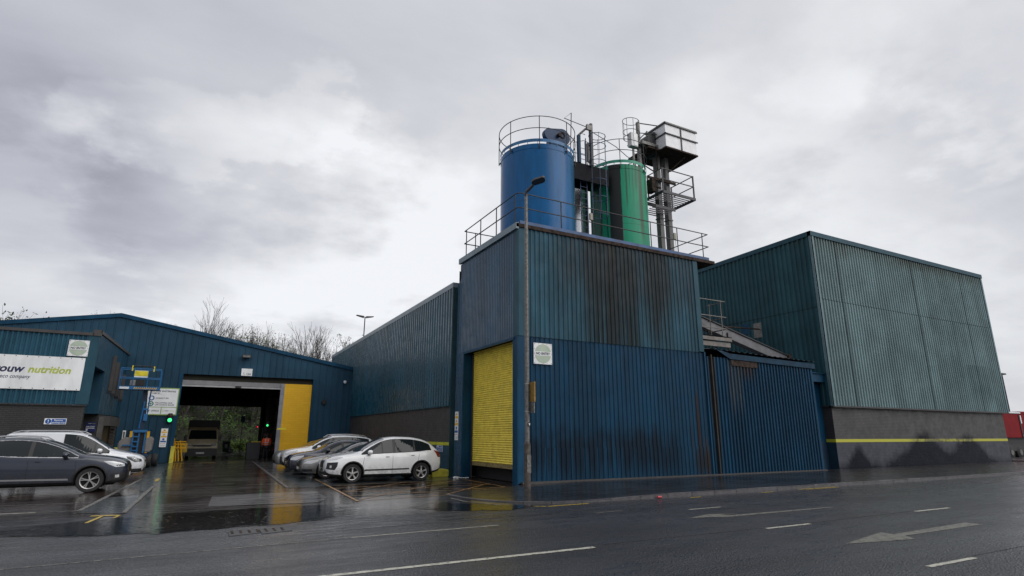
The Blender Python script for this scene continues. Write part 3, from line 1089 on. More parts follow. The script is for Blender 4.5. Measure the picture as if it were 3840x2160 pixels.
M['silo_blue'] = silo_mat('silo_blue', (0.000, 0.098, 0.270), [(13.2, 13.75, 9.5, 14, .45, (0.05, 0.12, 0.14), .25), (13.45, 13.6, 10.5, 14, .6, (0.03, 0.06, 0.06), .06)], .26, (0.01, 0.05, 0.12))
BK = (0.008, 0.007, 0.010)
M['silo_green'] = silo_mat('silo_green', (0.010, 0.265, 0.145),
                           [(15.5, 15.90, 8.0, 14.3, .7, (0.004, 0.05, 0.03), .03), (15.885, 15.91, 8.0, 14.3, .9, BK, .01), (15.99, 16.02, 9.0, 14.3, .7, BK, .01), (16.07, 16.48, 8.0, 14.3, .98, BK, .02), (16.84, 16.88, 13.2, 14.3, .8, (0.02, 0.03, 0.02), .02), (17.15, 17.3, 12.9, 14.3, .6, (0.03, 0.05, 0.03), .06), 
                            (16.68, 16.74, 12.2, 14.3, .8, (0.03, 0.04, 0.02), .03), (17.35, 17.6, 10.6, 14.3, .75, (0.05, 0.045, 0.025), .08), (17.0, 17.06, 12.8, 14.3, .6, (0.03, 0.04, 0.02), .03), (17.85, 17.95, 11.6, 14.3, .8, (0.05, 0.04, 0.02), .04)], .42, (0.012, 0.02, 0.012))
M['silo_rim_blue'] = mat('silo_rim_blue', (0.02, 0.13, 0.30), .4, var=.3)
M['silo_rim_green'] = mat('silo_rim_green', (0.03, 0.30, 0.19), .45, var=.25)
M['ladder_blue'] = mat('ladder_blue', (0.02, 0.06, 0.13), .5, var=.3, vs=8)


def arc(cx, cy, r, a0, a1, z, n=40):
    return [(cx + r * math.cos(R(a0 + (a1 - a0) * i / n)), cy + r * math.sin(R(a0 + (a1 - a0) * i / n)), z) for i in range(n + 1)]


def silo(name, label, c, r, z0, z1, shell, rim, railtop, a0, a1, npost, label_rail):
    s = thing(name, (c[0], c[1], z0), label, 'silo')
    mb = MB()
    mb.cyl(c, r, z0, z1, 72)
    mb.cyl(c, r + .012, z1 - .22, z1 - .19, 72)
    mb.cyl(c, r, z1, z1 + .25, 48, .3)
    mb.build('shell', shell, s, smooth=True)
    rg = thing('silo_guard_rail', (c[0], c[1], z1), label_rail, 'railing')
    mb = MB()
    i = len(mb.v)
    n = 64
    for k in range(n):
        a_, b_ = 2 * PI * k / n, 2 * PI * (k + 1) / n
        for (ra, rb) in ((r + .02, r + .028),):
            p = lambda an, rr, zz_: (c[0] + rr * math.cos(an), c[1] + rr * math.sin(an), zz_)
            mb.poly([p(a_, rb, z1 + .07), p(b_, rb, z1 + .07), p(b_, rb, z1 + .22), p(a_, rb, z1 + .22)])
            mb.poly([p(b_, ra, z1 + .07), p(a_, ra, z1 + .07), p(a_, ra, z1 + .22), p(b_, ra, z1 + .22)])
            mb.poly([p(a_, ra, z1 + .22), p(a_, rb, z1 + .22), p(b_, rb, z1 + .22), p(b_, ra, z1 + .22)])
            mb.poly([p(a_, ra, z1 + .07), p(a_, rb, z1 + .07), p(b_, rb, z1 + .07), p(b_, ra, z1 + .07)])
    for k in range(0, 24):
        an = 2 * PI * k / 24
        mb.tube([(c[0] + (r + .01) * math.cos(an), c[1] + (r + .01) * math.sin(an), z1 - .05), (c[0] + (r + .01) * math.cos(an), c[1] + (r + .01) * math.sin(an), z1 + .1)], .012, 4)
    mb.build('toe_band', rim, rg)
    full = abs(a1 - a0) >= 359
    for z_ in (railtop, (railtop + z1) / 2 + .07):
        mb = MB()
        mb.tube(arc(c[0], c[1], r + .08, a0, a1, z_, 60), .019, 6)
        mb.build('rail', M['rail'], rg)
    for k in range(npost):
        an = R(a0 + (a1 - a0) * (k + (0 if not full else .5)) / (npost - (0 if full else 1)))
        a, b_ = c[0] + (r + .08) * math.cos(an), c[1] + (r + .08) * math.sin(an)
        mb = MB()
        mb.tube([(a, b_, z1 - .25), (a, b_, railtop + .02)], .018, 6)
        ca, sa = math.cos(an), math.sin(an)
        mb.tube([(a, b_, z1 - .2), (c[0] + r * ca, c[1] + r * sa, z1 - .1)], .03, 5)
        mb.build('post', M['rail'], rg)
    return s


blue = silo('blue_silo', 'smooth dark blue cylindrical silo, the larger one nearest the street corner', (12.38, 20.5), 1.66, 9.42, 13.80, M['silo_blue'], M['silo_rim_blue'], 15.06, 40, 400, 8, 'round two-bar guard rail on top of the blue silo')
green = silo('green_silo', 'green cylindrical silo with broad black run stains', (17.25, 20.8), 1.39, 9.42, 14.27, M['silo_green'], M['silo_rim_green'], 15.55, 10, 350, 7, 'round two-bar guard rail on top of the green silo')
whites = thing('white_silo', (15.9, 22.3, 9.4), 'pale grey-white narrow silo seen in the gap between the blue and the green silo', 'silo')
mb = MB()
mb.cyl((15.75, 22.3), .62, 9.42, 14.2, 40)
mb.cyl((15.75, 22.3), .62, 14.2, 14.5, 40, .3)
mb.build('shell', mat('silo_white', (0.92, 0.93, 0.93), .22, .85, var=.03), whites, smooth=True)

M['blower_blue'] = mat('blower_blue', (0.004, 0.035, 0.10), .4, spec=.3)
# blower with belt guard on the blue silo
bl = thing('blower', (13.05, 19.9, 14.0), 'blue belt-driven blower housing on the lid of the blue silo', 'blower')
mb = MB()
pr = []
for (cx_, cz_, rr, a0, a1) in ((12.62, 14.86, .30, 100, 255), (13.32, 14.92, .40, -75, 95)):
    for i in range(13):
        an = R(a0 + (a1 - a0) * i / 12)
        pr.append((cx_ + rr * math.cos(an), cz_ + rr * math.sin(an)))
mb.prism(pr, 19.75, 19.98, 'y')
mb.build('belt_guard', M['blower_blue'], bl, bevel=.02)
mb = MB()
mb.lathe([(0, 19.98), (.42, 19.98), (.42, 20.5), (.2, 20.62), (0, 20.62)], (13.3, 0, 14.85), 24, 'y')
mb.build('fan_casing', M['blower_blue'], bl, smooth=True)
mb = MB()
mb.lathe([(0, 19.60), (.09, 19.60), (.09, 19.74), (.0, 19.74)], (13.06, 0, 14.9), 14, 'y')
mb.lathe([(.10, 19.72), (.15, 19.72), (.15, 19.745), (.10, 19.745)], (13.28, 0, 14.97), 18, 'y')
mb.build('shaft_end', M['rust_steel'], bl)
mb = MB()
mb.box(12.7, 13.45, 19.8, 20.4, 13.95, 14.55)
mb.box(13.35, 13.55, 19.8, 20.5, 13.85, 14.6)
mb.tube([(12.62, 19.85, 15.1), (12.62, 19.85, 15.25)], .012, 5)
mb.build('mounting_frame', M['blue_trim'], bl)

# bridge, gantry and caged ladder between the silos
br = thing('silo_bridge', (14.9, 20.2, 13.6), 'dark steel bridge platform joining the tops of the blue and green silos', 'platform')
mb = MB()
mb.box(13.85, 15.85, 19.75, 21.2, 13.72, 13.84)
mb.box(13.85, 15.85, 19.75, 19.81, 13.0, 13.72)
mb.box(13.85, 15.85, 21.14, 21.2, 13.3, 13.72)
mb.build('deck', mat('bridge_dark', (0.006, 0.007, 0.010), .7, var=.4, spec=.15), br)
mb = MB()
for yy in (19.78, 21.17):
    mb.tube([(13.9, yy, 14.8), (14.5, yy, 15.05), (15.0, yy, 14.95)], .017, 5)
    mb.tube([(13.9, yy, 14.3), (14.6, yy, 14.3)], .017, 5)
    for xx in (13.9, 14.1, 14.3, 14.55):
        mb.tube([(xx, yy, 13.8), (xx, yy, 14.8 + (xx - 13.9) * .3)], .015, 5)
mb.build('rail', M['ladder_blue'], br)
gy = thing('gantry_post', (14.2, 19.8, 13.8), 'slim blue upright pair with a floodlight above the silo bridge', 'gantry')
mb = MB()
mb.box(14.14, 14.28, 19.72, 19.84, 13.85, 15.25)
mb.build('post', M['blue_trim'], gy)
mb = MB()
mb.box(14.78, 14.90, 19.60, 19.76, 13.8, 15.95)
mb.box(14.60, 14.70, 19.66, 19.74, 13.95, 14.9)
mb.build('post', M['dark_steel'], gy)
mb = MB()
mb.tube([(14.2, 19.78, 15.25), (14.55, 19.7, 15.62), (14.8, 19.68, 15.8)], .05, 6)
mb.box(14.55, 14.82, 19.55, 19.66, 15.55, 15.82)
mb.build('lamp_arm', M['galv'], gy)
dv = thing('davit_frame', (13.6, 19.5, 14), 'thin bent steel tube frame rising above the silo tops like a triangular sail', 'davit')
mb = MB()
mb.tube([(13.5, 19.45, 13.95), (13.6, 19.45, 16.06), (13.2, 19.45, 15.68), (14.52, 19.5, 15.6), (14.1, 19.5, 15.2), (14.4, 19.55, 15.22)], .02, 6)
mb.tube([(14.88, 19.6, 15.5), (16.1, 19.4, 14.95), (16.75, 19.4, 14.6), (17.4, 19.4, 14.5)], .018, 6)
mb.build('tube', M['rail'], dv)
lad = thing('caged_ladder', (14.9, 19.7, 9.5), 'dark blue vertical ladder with safety cage climbing between the two silos', 'ladder')
mb = MB()
for xx in (14.36, 14.72):
    mb.tube([(xx, 19.95, 9.45), (xx, 19.95, 15.3)], .024, 6)
mb.build('stile', M['ladder_blue'], lad)
mb = MB()
z_ = 9.7
while z_ < 15:
    mb.tube([(14.36, 19.95, z_), (14.72, 19.95, z_)], .013, 5)
    z_ += .28
mb.build('rung', M['ladder_blue'], lad)
for z_ in (11.35, 12.2, 13.05, 14.0, 14.85, 15.35):
    mb = MB()
    mb.tube([(14.72 + .42 - .42 * math.cos(a_), 19.6 - .34 * math.sin(a_) * 1.0, z_) for a_ in [PI * 2 * k / 24 for k in range(25)]], .016, 5)
    mb.build('hoop', M['ladder_blue'], lad)
mb = MB()
for a_ in (0.2, 1.2, 2.2, 3.1, 4.1, 5.1):
    px, py = 15.14 - .42 * math.cos(a_), 19.6 - .34 * math.sin(a_)
    mb.tube([(px, py, 11.3), (px, py, 15.4)], .010, 4)
mb.build('cage_strap', M['ladder_blue'], lad)

# ============================================================ BUCKET ELEVATOR
el = thing('bucket_elevator', (20.0, 20.5, 9.4), 'twin-legged steel bucket elevator rising behind the green silo under its head platform', 'elevator')
M['leg_steel'] = mat('leg_steel', (0.085, 0.082, 0.082), .5, .3, var=.35, vs=3, tall=.3)
for (a, b_) in ((19.50, 19.74), (20.08, 20.32)):
    mb = MB()
    mb.box(a, b_, 20.35, 20.63, 0.1, 15.82)
    for zz_ in (9.9, 12.3, 14.5):
        mb.box(a - .03, b_ + .03, 20.32, 20.66, zz_, zz_ + .06)
    mb.build('casing', M['leg_steel'], el)
mb = MB()
for (x0, z0_, x1, z1_) in ((19.55, 15.0, 18.9, 15.85), (20.28, 15.0, 21.0, 15.85)):
    mb.tube([(x0, 20.35, z0_), (x1, 19.7, z1_)], .035, 4)
    mb.tube([(x0, 20.63, z0_), (x1, 21.3, z1_)], .035, 4)
mb.build('brace', M['rust_steel'], el)
mb = MB()
mb.box(18.6, 21.6, 19.9, 21.5, 15.82, 15.90)
mb.box(19.38, 21.6, 19.46, 19.9, 15.82, 15.90)
mb.build('floor', M['rust_steel'], el, label='rusty platform floor')
mb = MB()
mb.lathe([(0, 20.2), (.62, 20.2), (.62, 20.85), (0, 20.85)], (19.45, 0, 16.4), 24, 'y')
mb.build('head_casing', M['dark_steel'], el)
# head housing
M['gal_sheet'] = mat('gal_sheet', (0.74, 0.75, 0.76), .35, .05, var=.08, vs=4)
hd = thing('head_house', (20.5, 20, 16.03), 'pale sheet metal box cabin on top of the elevator platform', 'cabin')
boxpart('casing', (19.42, 21.56, 19.5, 20.9, 15.92, 17.22), M['gal_sheet'], hd)
mb = MB()
mb.box(19.36, 21.62, 19.44, 20.96, 17.225, 17.27)
mb.build('roof', M['galv'], hd)
mb = MB()
for z_ in (16.60, 17.17):
    mb.box(19.36, 21.64, 19.44, 19.50, z_, z_ + .055)
    mb.box(19.36, 19.42, 19.44, 20.9, z_, z_ + .055)
mb.box(20.46, 20.51, 19.455, 19.50, 15.92, 17.17)
mb.build('frame', M['dark_steel'], hd)
# upper walkway
uw = thing('upper_walkway', (18.8, 20, 16.1), 'railed steel walkway with caged ladder leading to the pale sheet cabin', 'walkway')
mb = MB()
mb.box(18.35, 19.4, 20.05, 20.7, 16.06, 16.22)
mb.box(17.9, 18.35, 20.2, 20.7, 16.06, 16.12)
mb.build('deck', M['galv'], uw)
mb = MB()
mb.tube([(18.45, 20.45, 17.42), (19.75, 20.1, 17.40)], .03, 5)
mb.tube([(18.45, 20.45, 16.85), (19.4, 20.1, 16.85)], .025, 5)
mb.tube([(18.9, 20.3, 16.1), (18.9, 20.3, 17.0)], .02, 5)
mb.tube([(18.5, 20.4, 16.5), (18.95, 20.3, 17.0)], .03, 5)
mb.build('rail', M['dark_steel'], uw)
mb = MB()
mb.box(18.40, 18.54, 20.38, 20.54, 13.6, 17.46)
mb.box(18.02, 18.10, 20.40, 20.48, 14.0, 16.1)
mb.build('post', M['galv'], uw)
for z_ in (17.38, 16.75, 16.4):
    mb = MB()
    mb.tube([(18.0 + .46 * math.cos(a_), 20.45 + .36 * math.sin(a_), z_) for a_ in [2 * PI * k / 20 for k in range(21)]], .016, 5)
    mb.build('hoop', M['rail'], uw)
mb = MB()
for a_ in (2.0, 2.8, 3.6, 4.4, 5.2):
    mb.tube([(18.0 + .46 * math.cos(a_), 20.45 + .36 * math.sin(a_), 16.4), (18.0 + .46 * math.cos(a_), 20.45 + .36 * math.sin(a_), 17.38)], .012, 4)
z_ = 14.2
while z_ < 16.4:
    mb.tube([(18.1, 20.45, z_), (18.42, 20.45, z_)], .013, 4)
    z_ += .28
mb.build('cage_strap', M['rail'], uw)
cb = thing('control_cabinet', (18.0, 20.2, 15.9), 'grey electrical cabinet hanging beside the upper walkway ladder', 'cabinet')
boxpart('case', (17.62, 18.06, 20.05, 20.35, 15.75, 16.5), M['galv_light'], cb, .015)
boxpart('door', (17.80, 18.04, 20.035, 20.05, 15.8, 16.45), M['gal_sheet'], cb)
# mid platform
mp = thing('landing_platform', (20.1, 20, 13.4), 'railed grating landing halfway up the elevator legs', 'platform')
M['grating'] = mat('grating', (0.06, 0.06, 0.065), .55, .4)
mb = MB()
for i in range(8):
    yy = 19.62 + i * .19
    mb.box(19.0, 21.2, yy, yy + .02, 13.33, 13.38)
mb.box(19.0, 21.2, 19.5, 19.55, 13.28, 13.42)
mb.box(19.0, 21.2, 21.1, 21.15, 13.28, 13.42)
mb.box(21.15, 21.2, 19.5, 21.15, 13.28, 13.42)
mb.box(18.98, 19.03, 19.5, 21.15, 13.28, 13.42)
for i in range(6):
    mb.box(18.6, 19.9, 19.7 + i * .2, 19.72 + i * .2, 12.55, 12.6)
mb.box(18.6, 19.9, 19.66, 19.7, 12.5, 12.64)
mb.build('deck', M['grating'], mp)
for z_ in (14.62, 14.05):
    mb = MB()
    mb.tube([(19.05, 20.6, z_), (19.05, 19.55, z_), (21.15, 19.55, z_), (21.15, 21.1, z_)], .03, 5)
    mb.build('rail', M['dark_steel'], mp)
for (a, b_) in ((19.05, 19.55), (21.15, 19.55), (21.15, 21.1), (19.05, 20.6)):
    mb = MB()
    mb.box(a - .03, a + .03, b_ - .03, b_ + .03, 13.4, 14.65)
    mb.build('post', M['dark_steel'], mp)
mb = MB()
mb.box(18.8, 20.6, 20.2, 20.28, 14.3, 14.42)
mb.tube([(18.7, 20.2, 13.9), (19.5, 20.2, 13.9)], .06, 6)
mb.box(18.6, 18.85, 19.8, 20.2, 13.4, 14.1)
mb.build('pipework', M['rust_steel'], mp)
# ============================================================ BIG SHED (right)
bs = thing('storage_shed', (36, 25, 0), 'tall pale teal corrugated shed on a grey painted brick base with a yellow band', 'building')
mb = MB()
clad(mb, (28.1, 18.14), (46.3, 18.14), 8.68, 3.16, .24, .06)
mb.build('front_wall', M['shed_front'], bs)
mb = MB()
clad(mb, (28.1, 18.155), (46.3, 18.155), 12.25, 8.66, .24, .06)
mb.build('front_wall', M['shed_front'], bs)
mb = MB()
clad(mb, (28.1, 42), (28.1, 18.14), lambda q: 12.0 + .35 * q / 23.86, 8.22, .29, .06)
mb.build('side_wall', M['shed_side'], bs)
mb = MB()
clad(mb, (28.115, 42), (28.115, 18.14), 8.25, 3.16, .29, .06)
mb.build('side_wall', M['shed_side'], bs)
mb = MB()
mb.box(28.02, 28.12, 18.06, 18.2, 3.12, 12.35)
mb.box(28.03, 28.26, 18.06, 18.10, 3.12, 12.35)
mb.box(46.2, 46.36, 18.07, 18.2, 3.12, 12.3)
mb.build('corner_flashing', mat('corner_pale', (0.12, 0.20, 0.22), .45), bs)
mb = MB()
mb.box(28.0, 46.4, 18.04, 18.24, 12.14, 12.40)
mb.poly([(28.0, 18.04, 12.40), (28.0, 42, 12.05), (28.0, 42, 11.8), (28.0, 18.04, 12.14)])
mb.poly([(28.0, 18.04, 12.40), (28.2, 18.04, 12.40), (28.2, 42, 12.05), (28.0, 42, 12.05)])
mb.build('roof_edge', M['teal_trim'], bs)
mb = MB()
mb.poly([(28.1, 18.2, 12.3), (46.3, 18.2, 12.3), (46.3, 42, 12.0), (28.1, 42, 12.0)])
mb.poly([(46.28, 18.2, 3.1), (46.28, 42, 3.1), (46.28, 42, 12.0), (46.28, 18.2, 12.3)])
mb.build('roof', M['shed_side'], bs)
mb = MB()
mb.box(28.06, 46.3, 18.08, 18.3, 3.08, 3.16)
mb.box(28.06, 28.2, 18.2, 42, 3.08, 3.16)
mb.build('drip_flashing', M['dark_steel'], bs)
mb = MB()
mb.poly([(28.16, 18.26, 0), (45.85, 18.26, 0), (45.85, 18.26, 3.12), (28.16, 18.26, 3.12)])
mb.poly([(45.85, 18.26, 0), (45.85, 42, 0), (45.85, 42, 3.12), (45.85, 18.26, 3.12)])
mb.build('brick_base', M['brick_shed'], bs, label='grey over slate-blue painted brick base with dark damp patches')
mb = MB()
mb.poly([(28.16, 42, 0), (28.16, 18.26, 0), (28.16, 18.26, 3.12), (28.16, 42, 3.12)])
mb.build('brick_base', M['brick_shed_side'], bs)
m_str, t_, b_ = newmat('stripe_worn')
P_ = t_.pos()
X_ = t_.xyz(P_)
n_ = t_.noise(P_, 3, 5, .6)
k_ = t_.math('MULTIPLY', t_.mapr(X_[0], 34.4, 35.6), t_.mapr(X_[0], 41.2, 42.3, 1, 0))
cc_ = t_.mix(t_.math('MULTIPLY', k_, t_.mapr(n_, .35, .6, .2, .85)), (0.46, 0.45, 0.04), (0.07, 0.065, 0.035))
t_.link(cc_, b_.inputs['Base Color'])
b_.inputs['Roughness'].default_value = .5
mb = MB()
mb.box(28.15, 45.86, 18.252, 18.262, 1.37, 1.52)
mb.build('painted_band', m_str, bs)
mb = MB()
mb.box(28.152, 28.162, 18.262, 22, 1.37, 1.52)
mb.build('painted_band', M['stripe'], bs)

# patches, pole and chute on its side wall
for (nm, b_, m_, lb) in (('wall_patch', (28.05, 28.075, 22.6, 23.15, 7.45, 8.1), M['blue_trim'], 'small blue patch sheet on the teal side wall of the tall shed'),
                         ('wall_patch', (28.05, 28.075, 21.75, 22.3, 7.15, 8.0), M['galv'], 'small grey patch sheet on the teal side wall, beside the blue patch')):
    o = MB().box(*b_).build(nm, m_)
    tag(o, lb, 'patch sheet')
mb = MB()
mb.tube([(28.05, 21.9, 7.62), (21.4, 19.8, 6.9)], .04, 6)
tag(mb.build('stay_pole', M['rust_steel']), 'thin steel pole running from the landing to the grey wall patch', 'pole')

# ============================================================ ANNEX (low blue)
an = thing('street_annex', (23, 19, 0), 'low deep blue corrugated annex with buckled gutter between silo house and tall shed', 'building')
mb = MB()
clad(mb, (19.14, 17.88), (26.35, 17.88), lambda q: 5.02 + q * .0, .13, .205, .055)
mb.build('front_wall', M['street_low'], an)
mb = MB()
mb.poly([(20.6, 17.76, 4.98), (26.5, 17.76, 4.86), (26.5, 17.76, 5.10), (20.6, 17.76, 5.22), ])
mb.poly([(20.6, 17.76, 4.98), (26.5, 17.76, 4.86), (26.5, 17.9, 4.82), (20.6, 17.9, 4.94)])
mb.poly([(20.6, 17.76, 5.22), (26.5, 17.76, 5.10), (26.5, 17.95, 5.12), (20.6, 17.95, 5.24)])
mb.poly([(26.5, 17.76, 4.86), (26.5, 18.6, 4.9), (26.5, 18.6, 5.15), (26.5, 17.76, 5.10)])
mb.poly([(19.9, 17.70, 5.26), (20.6, 17.76, 4.98), (20.6, 17.76, 5.22), (19.6, 17.74, 5.42)])
mb.build('gutter', mat('gutter_navy', (0.004, 0.034, 0.068), .5, var=.3, spec=.2), an)
mb = MB()
mb.poly([(20.7, 17.80, 4.70), (22.4, 17.80, 4.66), (22.4, 17.80, 4.93), (20.7, 17.80, 4.96)])
mb.build('rusty_eave', M['rust_steel'], an)
mb = MB()
pts = []
n = 78
for i in range(n):
    x_ = 19.3 + (26.5 - 19.3) * i / (n - 1)
    h = (0, .03, .03, 0)[i % 4] if i % 4 in (1, 2) else 0
    pts.append((x_, h))
for i in range(n - 1):
    (x0, h0), (x1, h1) = pts[i], pts[i + 1]
    s0, s1 = 5.34 - (x0 - 19.3) * .022, 5.34 - (x1 - 19.3) * .022
    mb.poly([(x0, 17.70, s0 + h0), (x1, 17.70, s1 + h1), (x1, 21.5, s1 + h1 + .3), (x0, 21.5, s0 + h0 + .3)])
mb.build('roof', mat('roof_old', (0.05, 0.06, 0.07), .6, var=.4), an)
mb = MB()
mb.box(26.2, 26.36, 17.84, 18.7, .1, 4.9)
mb.box(19.10, 19.18, 17.83, 17.9, .1, 5.2)
mb.build('corner_flashing', M['blue_trim'], an)
boxpart('downpipe', (19.42, 19.48, 17.76, 17.83, .15, 5.1), mat('pipe_brown', (0.025, 0.020, 0.014), .7, var=.4), an)
boxpart('core', (19.2, 26.2, 18.0, 21.4, .05, 4.9), M['dark_gap'], an)
lk = thing('link_wall', (27.2, 18.7, 0), 'narrow blue infill wall with a boxed header between annex and tall shed', 'wall')
mb = MB()
clad(mb, (26.3, 19.0), (28.12, 19.0), 5.2, .05, .2, .03)
mb.build('panel', cladmat('link_clad', (0.03, 0.085, 0.11), axis=0), lk)
boxpart('header_box', (26.38, 28.05, 18.35, 18.95, 4.32, 4.74), M['blue_trim'], lk)
mb = MB()
mb.prism([(18.25, 4.74), (19.0, 4.9), (19.0, 4.74)], 26.36, 28.06, 'x')
mb.build('header_cap', M['sign_blue'] if False else mat('cap_blue', (0.03, 0.13, 0.25), .4), lk)
boxpart('lower_panel', (26.34, 28.15, 18.75, 18.95, .0, 1.4), mat('low_blue', (0.008, 0.03, 0.06), .5), lk)
boxpart('lower_panel', (27.6, 28.15, 18.76, 18.94, 1.4, 4.3), M['blue_trim'], lk)

# landing bay and conveyor chute beside the silo house
ld = thing('chute_landing', (20.2, 18.6, 5.8), 'small railed steel landing at the silo house corner above the annex roof', 'platform')
mb = MB()
mb.box(19.12, 21.35, 18.2, 18.28, 5.86, 6.06)
mb.box(19.12, 21.3, 18.26, 18.34, 5.60, 5.80)
mb.box(19.12, 21.35, 18.2, 19.3, 6.02, 6.06)
mb.build('deck', mat('zinc_beam', (0.17, 0.155, 0.14), .55, var=.3), ld)
for z_ in (7.0, 7.75, 6.45):
    mb = MB()
    mb.tube([(19.1, 18.3, z_), (21.2, 18.3, z_), (21.2, 19.4, z_)], .026, 5)
    mb.build('rail', M['galv'], ld)
for a, b_ in ((19.35, 18.3), (20.9, 18.3), (21.15, 19.2)):
    mb = MB()
    mb.tube([(a, b_, 6.0), (a, b_, 7.8)], .024, 5)
    mb.build('post', M['galv'], ld)
mb = MB()
mb.box(19.3, 19.5, 18.3, 18.6, 5.2, 5.6)
mb.box(20.6, 20.7, 18.5, 18.6, 5.2, 5.6)
mb.build('bracket', M['rust_steel'], ld)
ch = thing('conveyor_chute', (23.4, 19.6, 5.5), 'pale galvanised enclosed chute sloping down from the silo house to the annex roof', 'conveyor')
m_ch = mat('chute_zinc', (0.15, 0.15, 0.16), .5, .2, var=.2, vs=2)
mb = MB()
mb.prism([(20.15, 6.95), (27.05, 5.28), (27.05, 5.72), (20.15, 7.42)], 19.55, 19.95, 'y')
mb.build('trough', m_ch, ch, bevel=.01)
mb = MB()
mb.prism([(20.15, 7.42), (27.05, 5.72), (27.05, 5.76), (20.15, 7.47)], 19.48, 20.0, 'y')
mb.build('lid', M['dark_steel'], ch)
mb = MB()
mb.prism([(26.9, 5.25), (27.2, 5.2), (27.2, 5.85), (27.0, 5.8)], 19.45, 20.05, 'y')
mb.box(20.05, 20.5, 19.4, 20.0, 6.4, 7.3)
mb.build('end_plate', M['rust_steel'], ch)
mb = MB()
for xx in (21.3, 22.6):
    mb.box(xx, xx + .05, 19.5, 19.56, 5.3, 6.6)
mb.build('support', M['rust_steel'], ch)

# ============================================================ MIDDLE SHED
ms = thing('middle_shed', (9.7, 33, 0), 'long blue corrugated side wall with pale capping above dark brick and a yellow band', 'building')
XM = 9.7
mb = MB()
clad(mb, (XM, 50), (XM, 23.5), lambda q: 8.0 + .25 * q / 26.5, 2.93, .32, .05, crest=.3, slope=.2)
mb.build('upper_wall', M['mid_clad'], ms)
mb = MB()
mb.poly([(XM - .06, 50, 7.95), (XM - .06, 23.45, 8.18), (XM - .06, 23.45, 8.42), (XM - .06, 50, 8.19)])
mb.poly([(XM - .06, 50, 8.19), (XM - .06, 23.45, 8.42), (XM + .25, 23.45, 8.42), (XM + .25, 50, 8.19)])
mb.poly([(XM - .06, 23.45, 8.18), (XM + .25, 23.45, 8.18), (XM + .25, 23.45, 8.42), (XM - .06, 23.45, 8.42)])
mb.build('roof_edge', mat('cap_pale', (0.20, 0.25, 0.28), .4, var=.12), ms)
mb = MB()
mb.box(XM - .035, XM + .3, 23.44, 23.5, .0, 8.2)
mb.build('end_flashing', mat('return_teal', (0.008, 0.04, 0.05), .5), ms)
mb = MB()
mb.poly([(XM + .04, 42.3, 0), (XM + .04, 23.45, 0), (XM + .04, 23.45, 2.95), (XM + .04, 42.3, 2.95)])
mb.build('brick_base', M['brick_mid'], ms)
mb = MB()
mb.box(XM + .025, XM + .045, 23.62, 42, 1.26, 1.39)
mb.build('painted_band', M['stripe'], ms)
mb = MB()
mb.box(XM - .02, XM + .06, 23.5, 42, 2.9, 2.96)
mb.build('drip_flashing', M['teal_trim'], ms)
mb = MB()
mb.poly([(XM + .05, 23.5, 8.2), (19, 23.5, 8.6), (19, 50, 8.4), (XM + .05, 50, 8.0)])
mb.build('roof', M['teal_trim'], ms)
yb = thing('wheel_stop', (9.35, 23.6, 0), 'faded yellow concrete block at the foot of the brick wall behind the white car', 'block')
mb = MB()
mb.prism([(8.9, 0), (9.62, 0), (9.62, .30), (8.98, .34), (8.9, .3)], 23.3, 24.0, 'y')
mb.build('block', M['safety_yellow'], yb, bevel=.03)

# ============================================================ LEFT SHED (workshop)
YF = 42.0
ls = thing('workshop_shed', (-4.68, 42, 0), 'wide dark blue gabled workshop shed with a tall drive-through doorway', 'building')
roofz = lambda x_: 8.74 - abs(x_ + 4.68) * (8.74 - 6.25) / 14.16
for (x0, x1, zb) in ((-18.84, -4.68, 0.02), (-4.68, -1.02, 0.02), (-1.02, 7.1, 5.42), (7.1, 9.78, 0.02)):
    mb = MB()
    clad(mb, (x0, YF), (x1, YF), lambda q, x0=x0: roofz(x0 + q), zb, .40, .03, crest=.12, slope=.05)
    mb.build('front_wall', M['left_clad'], ls)
mb = MB()
for (x0, x1) in ((-19.0, -4.68), (-4.68, 9.7)):
    mb.prism([(x0, roofz(x0) - .04), (x1, roofz(x1) - .04), (x1, roofz(x1) + .2), (x0, roofz(x0) + .2)], YF - .10, YF + .3, 'y')
mb.build('verge_trim', M['blue_trim'], ls)
M['roof_teal'] = mat('roof_teal', (0.035, 0.10, 0.12), .5)
mb = MB()
mb.poly([(-19.0, YF, 6.2), (-4.68, YF, 8.74), (-4.68, 65, 8.74), (-19, 65, 6.2)])
mb.build('roof', M['roof_teal'], ls)
mb = MB()
mb.poly([(-4.68, YF, 8.74), (9.68, YF, 6.2), (9.68, 65, 6.2), (-4.68, 65, 8.74)])
mb.build('roof', M['roof_teal'], ls)
mb = MB()
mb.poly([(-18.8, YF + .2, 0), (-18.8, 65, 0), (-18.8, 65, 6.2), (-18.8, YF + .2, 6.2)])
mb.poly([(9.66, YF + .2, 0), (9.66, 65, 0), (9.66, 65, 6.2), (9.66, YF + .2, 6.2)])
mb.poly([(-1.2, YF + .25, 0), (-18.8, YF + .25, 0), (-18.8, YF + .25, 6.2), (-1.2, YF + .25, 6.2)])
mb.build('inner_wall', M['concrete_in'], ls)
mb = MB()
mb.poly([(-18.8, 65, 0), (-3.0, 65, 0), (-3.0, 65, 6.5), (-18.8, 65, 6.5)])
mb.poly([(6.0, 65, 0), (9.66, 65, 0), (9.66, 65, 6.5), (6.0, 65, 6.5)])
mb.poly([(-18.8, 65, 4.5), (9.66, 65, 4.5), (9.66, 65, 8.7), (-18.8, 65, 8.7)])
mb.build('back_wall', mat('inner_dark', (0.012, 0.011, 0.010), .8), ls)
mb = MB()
mb.poly([(-18.8, 42.05, 0.003), (9.66, 42.05, 0.003), (9.66, 65, 0.003), (-18.8, 65, 0.003)])
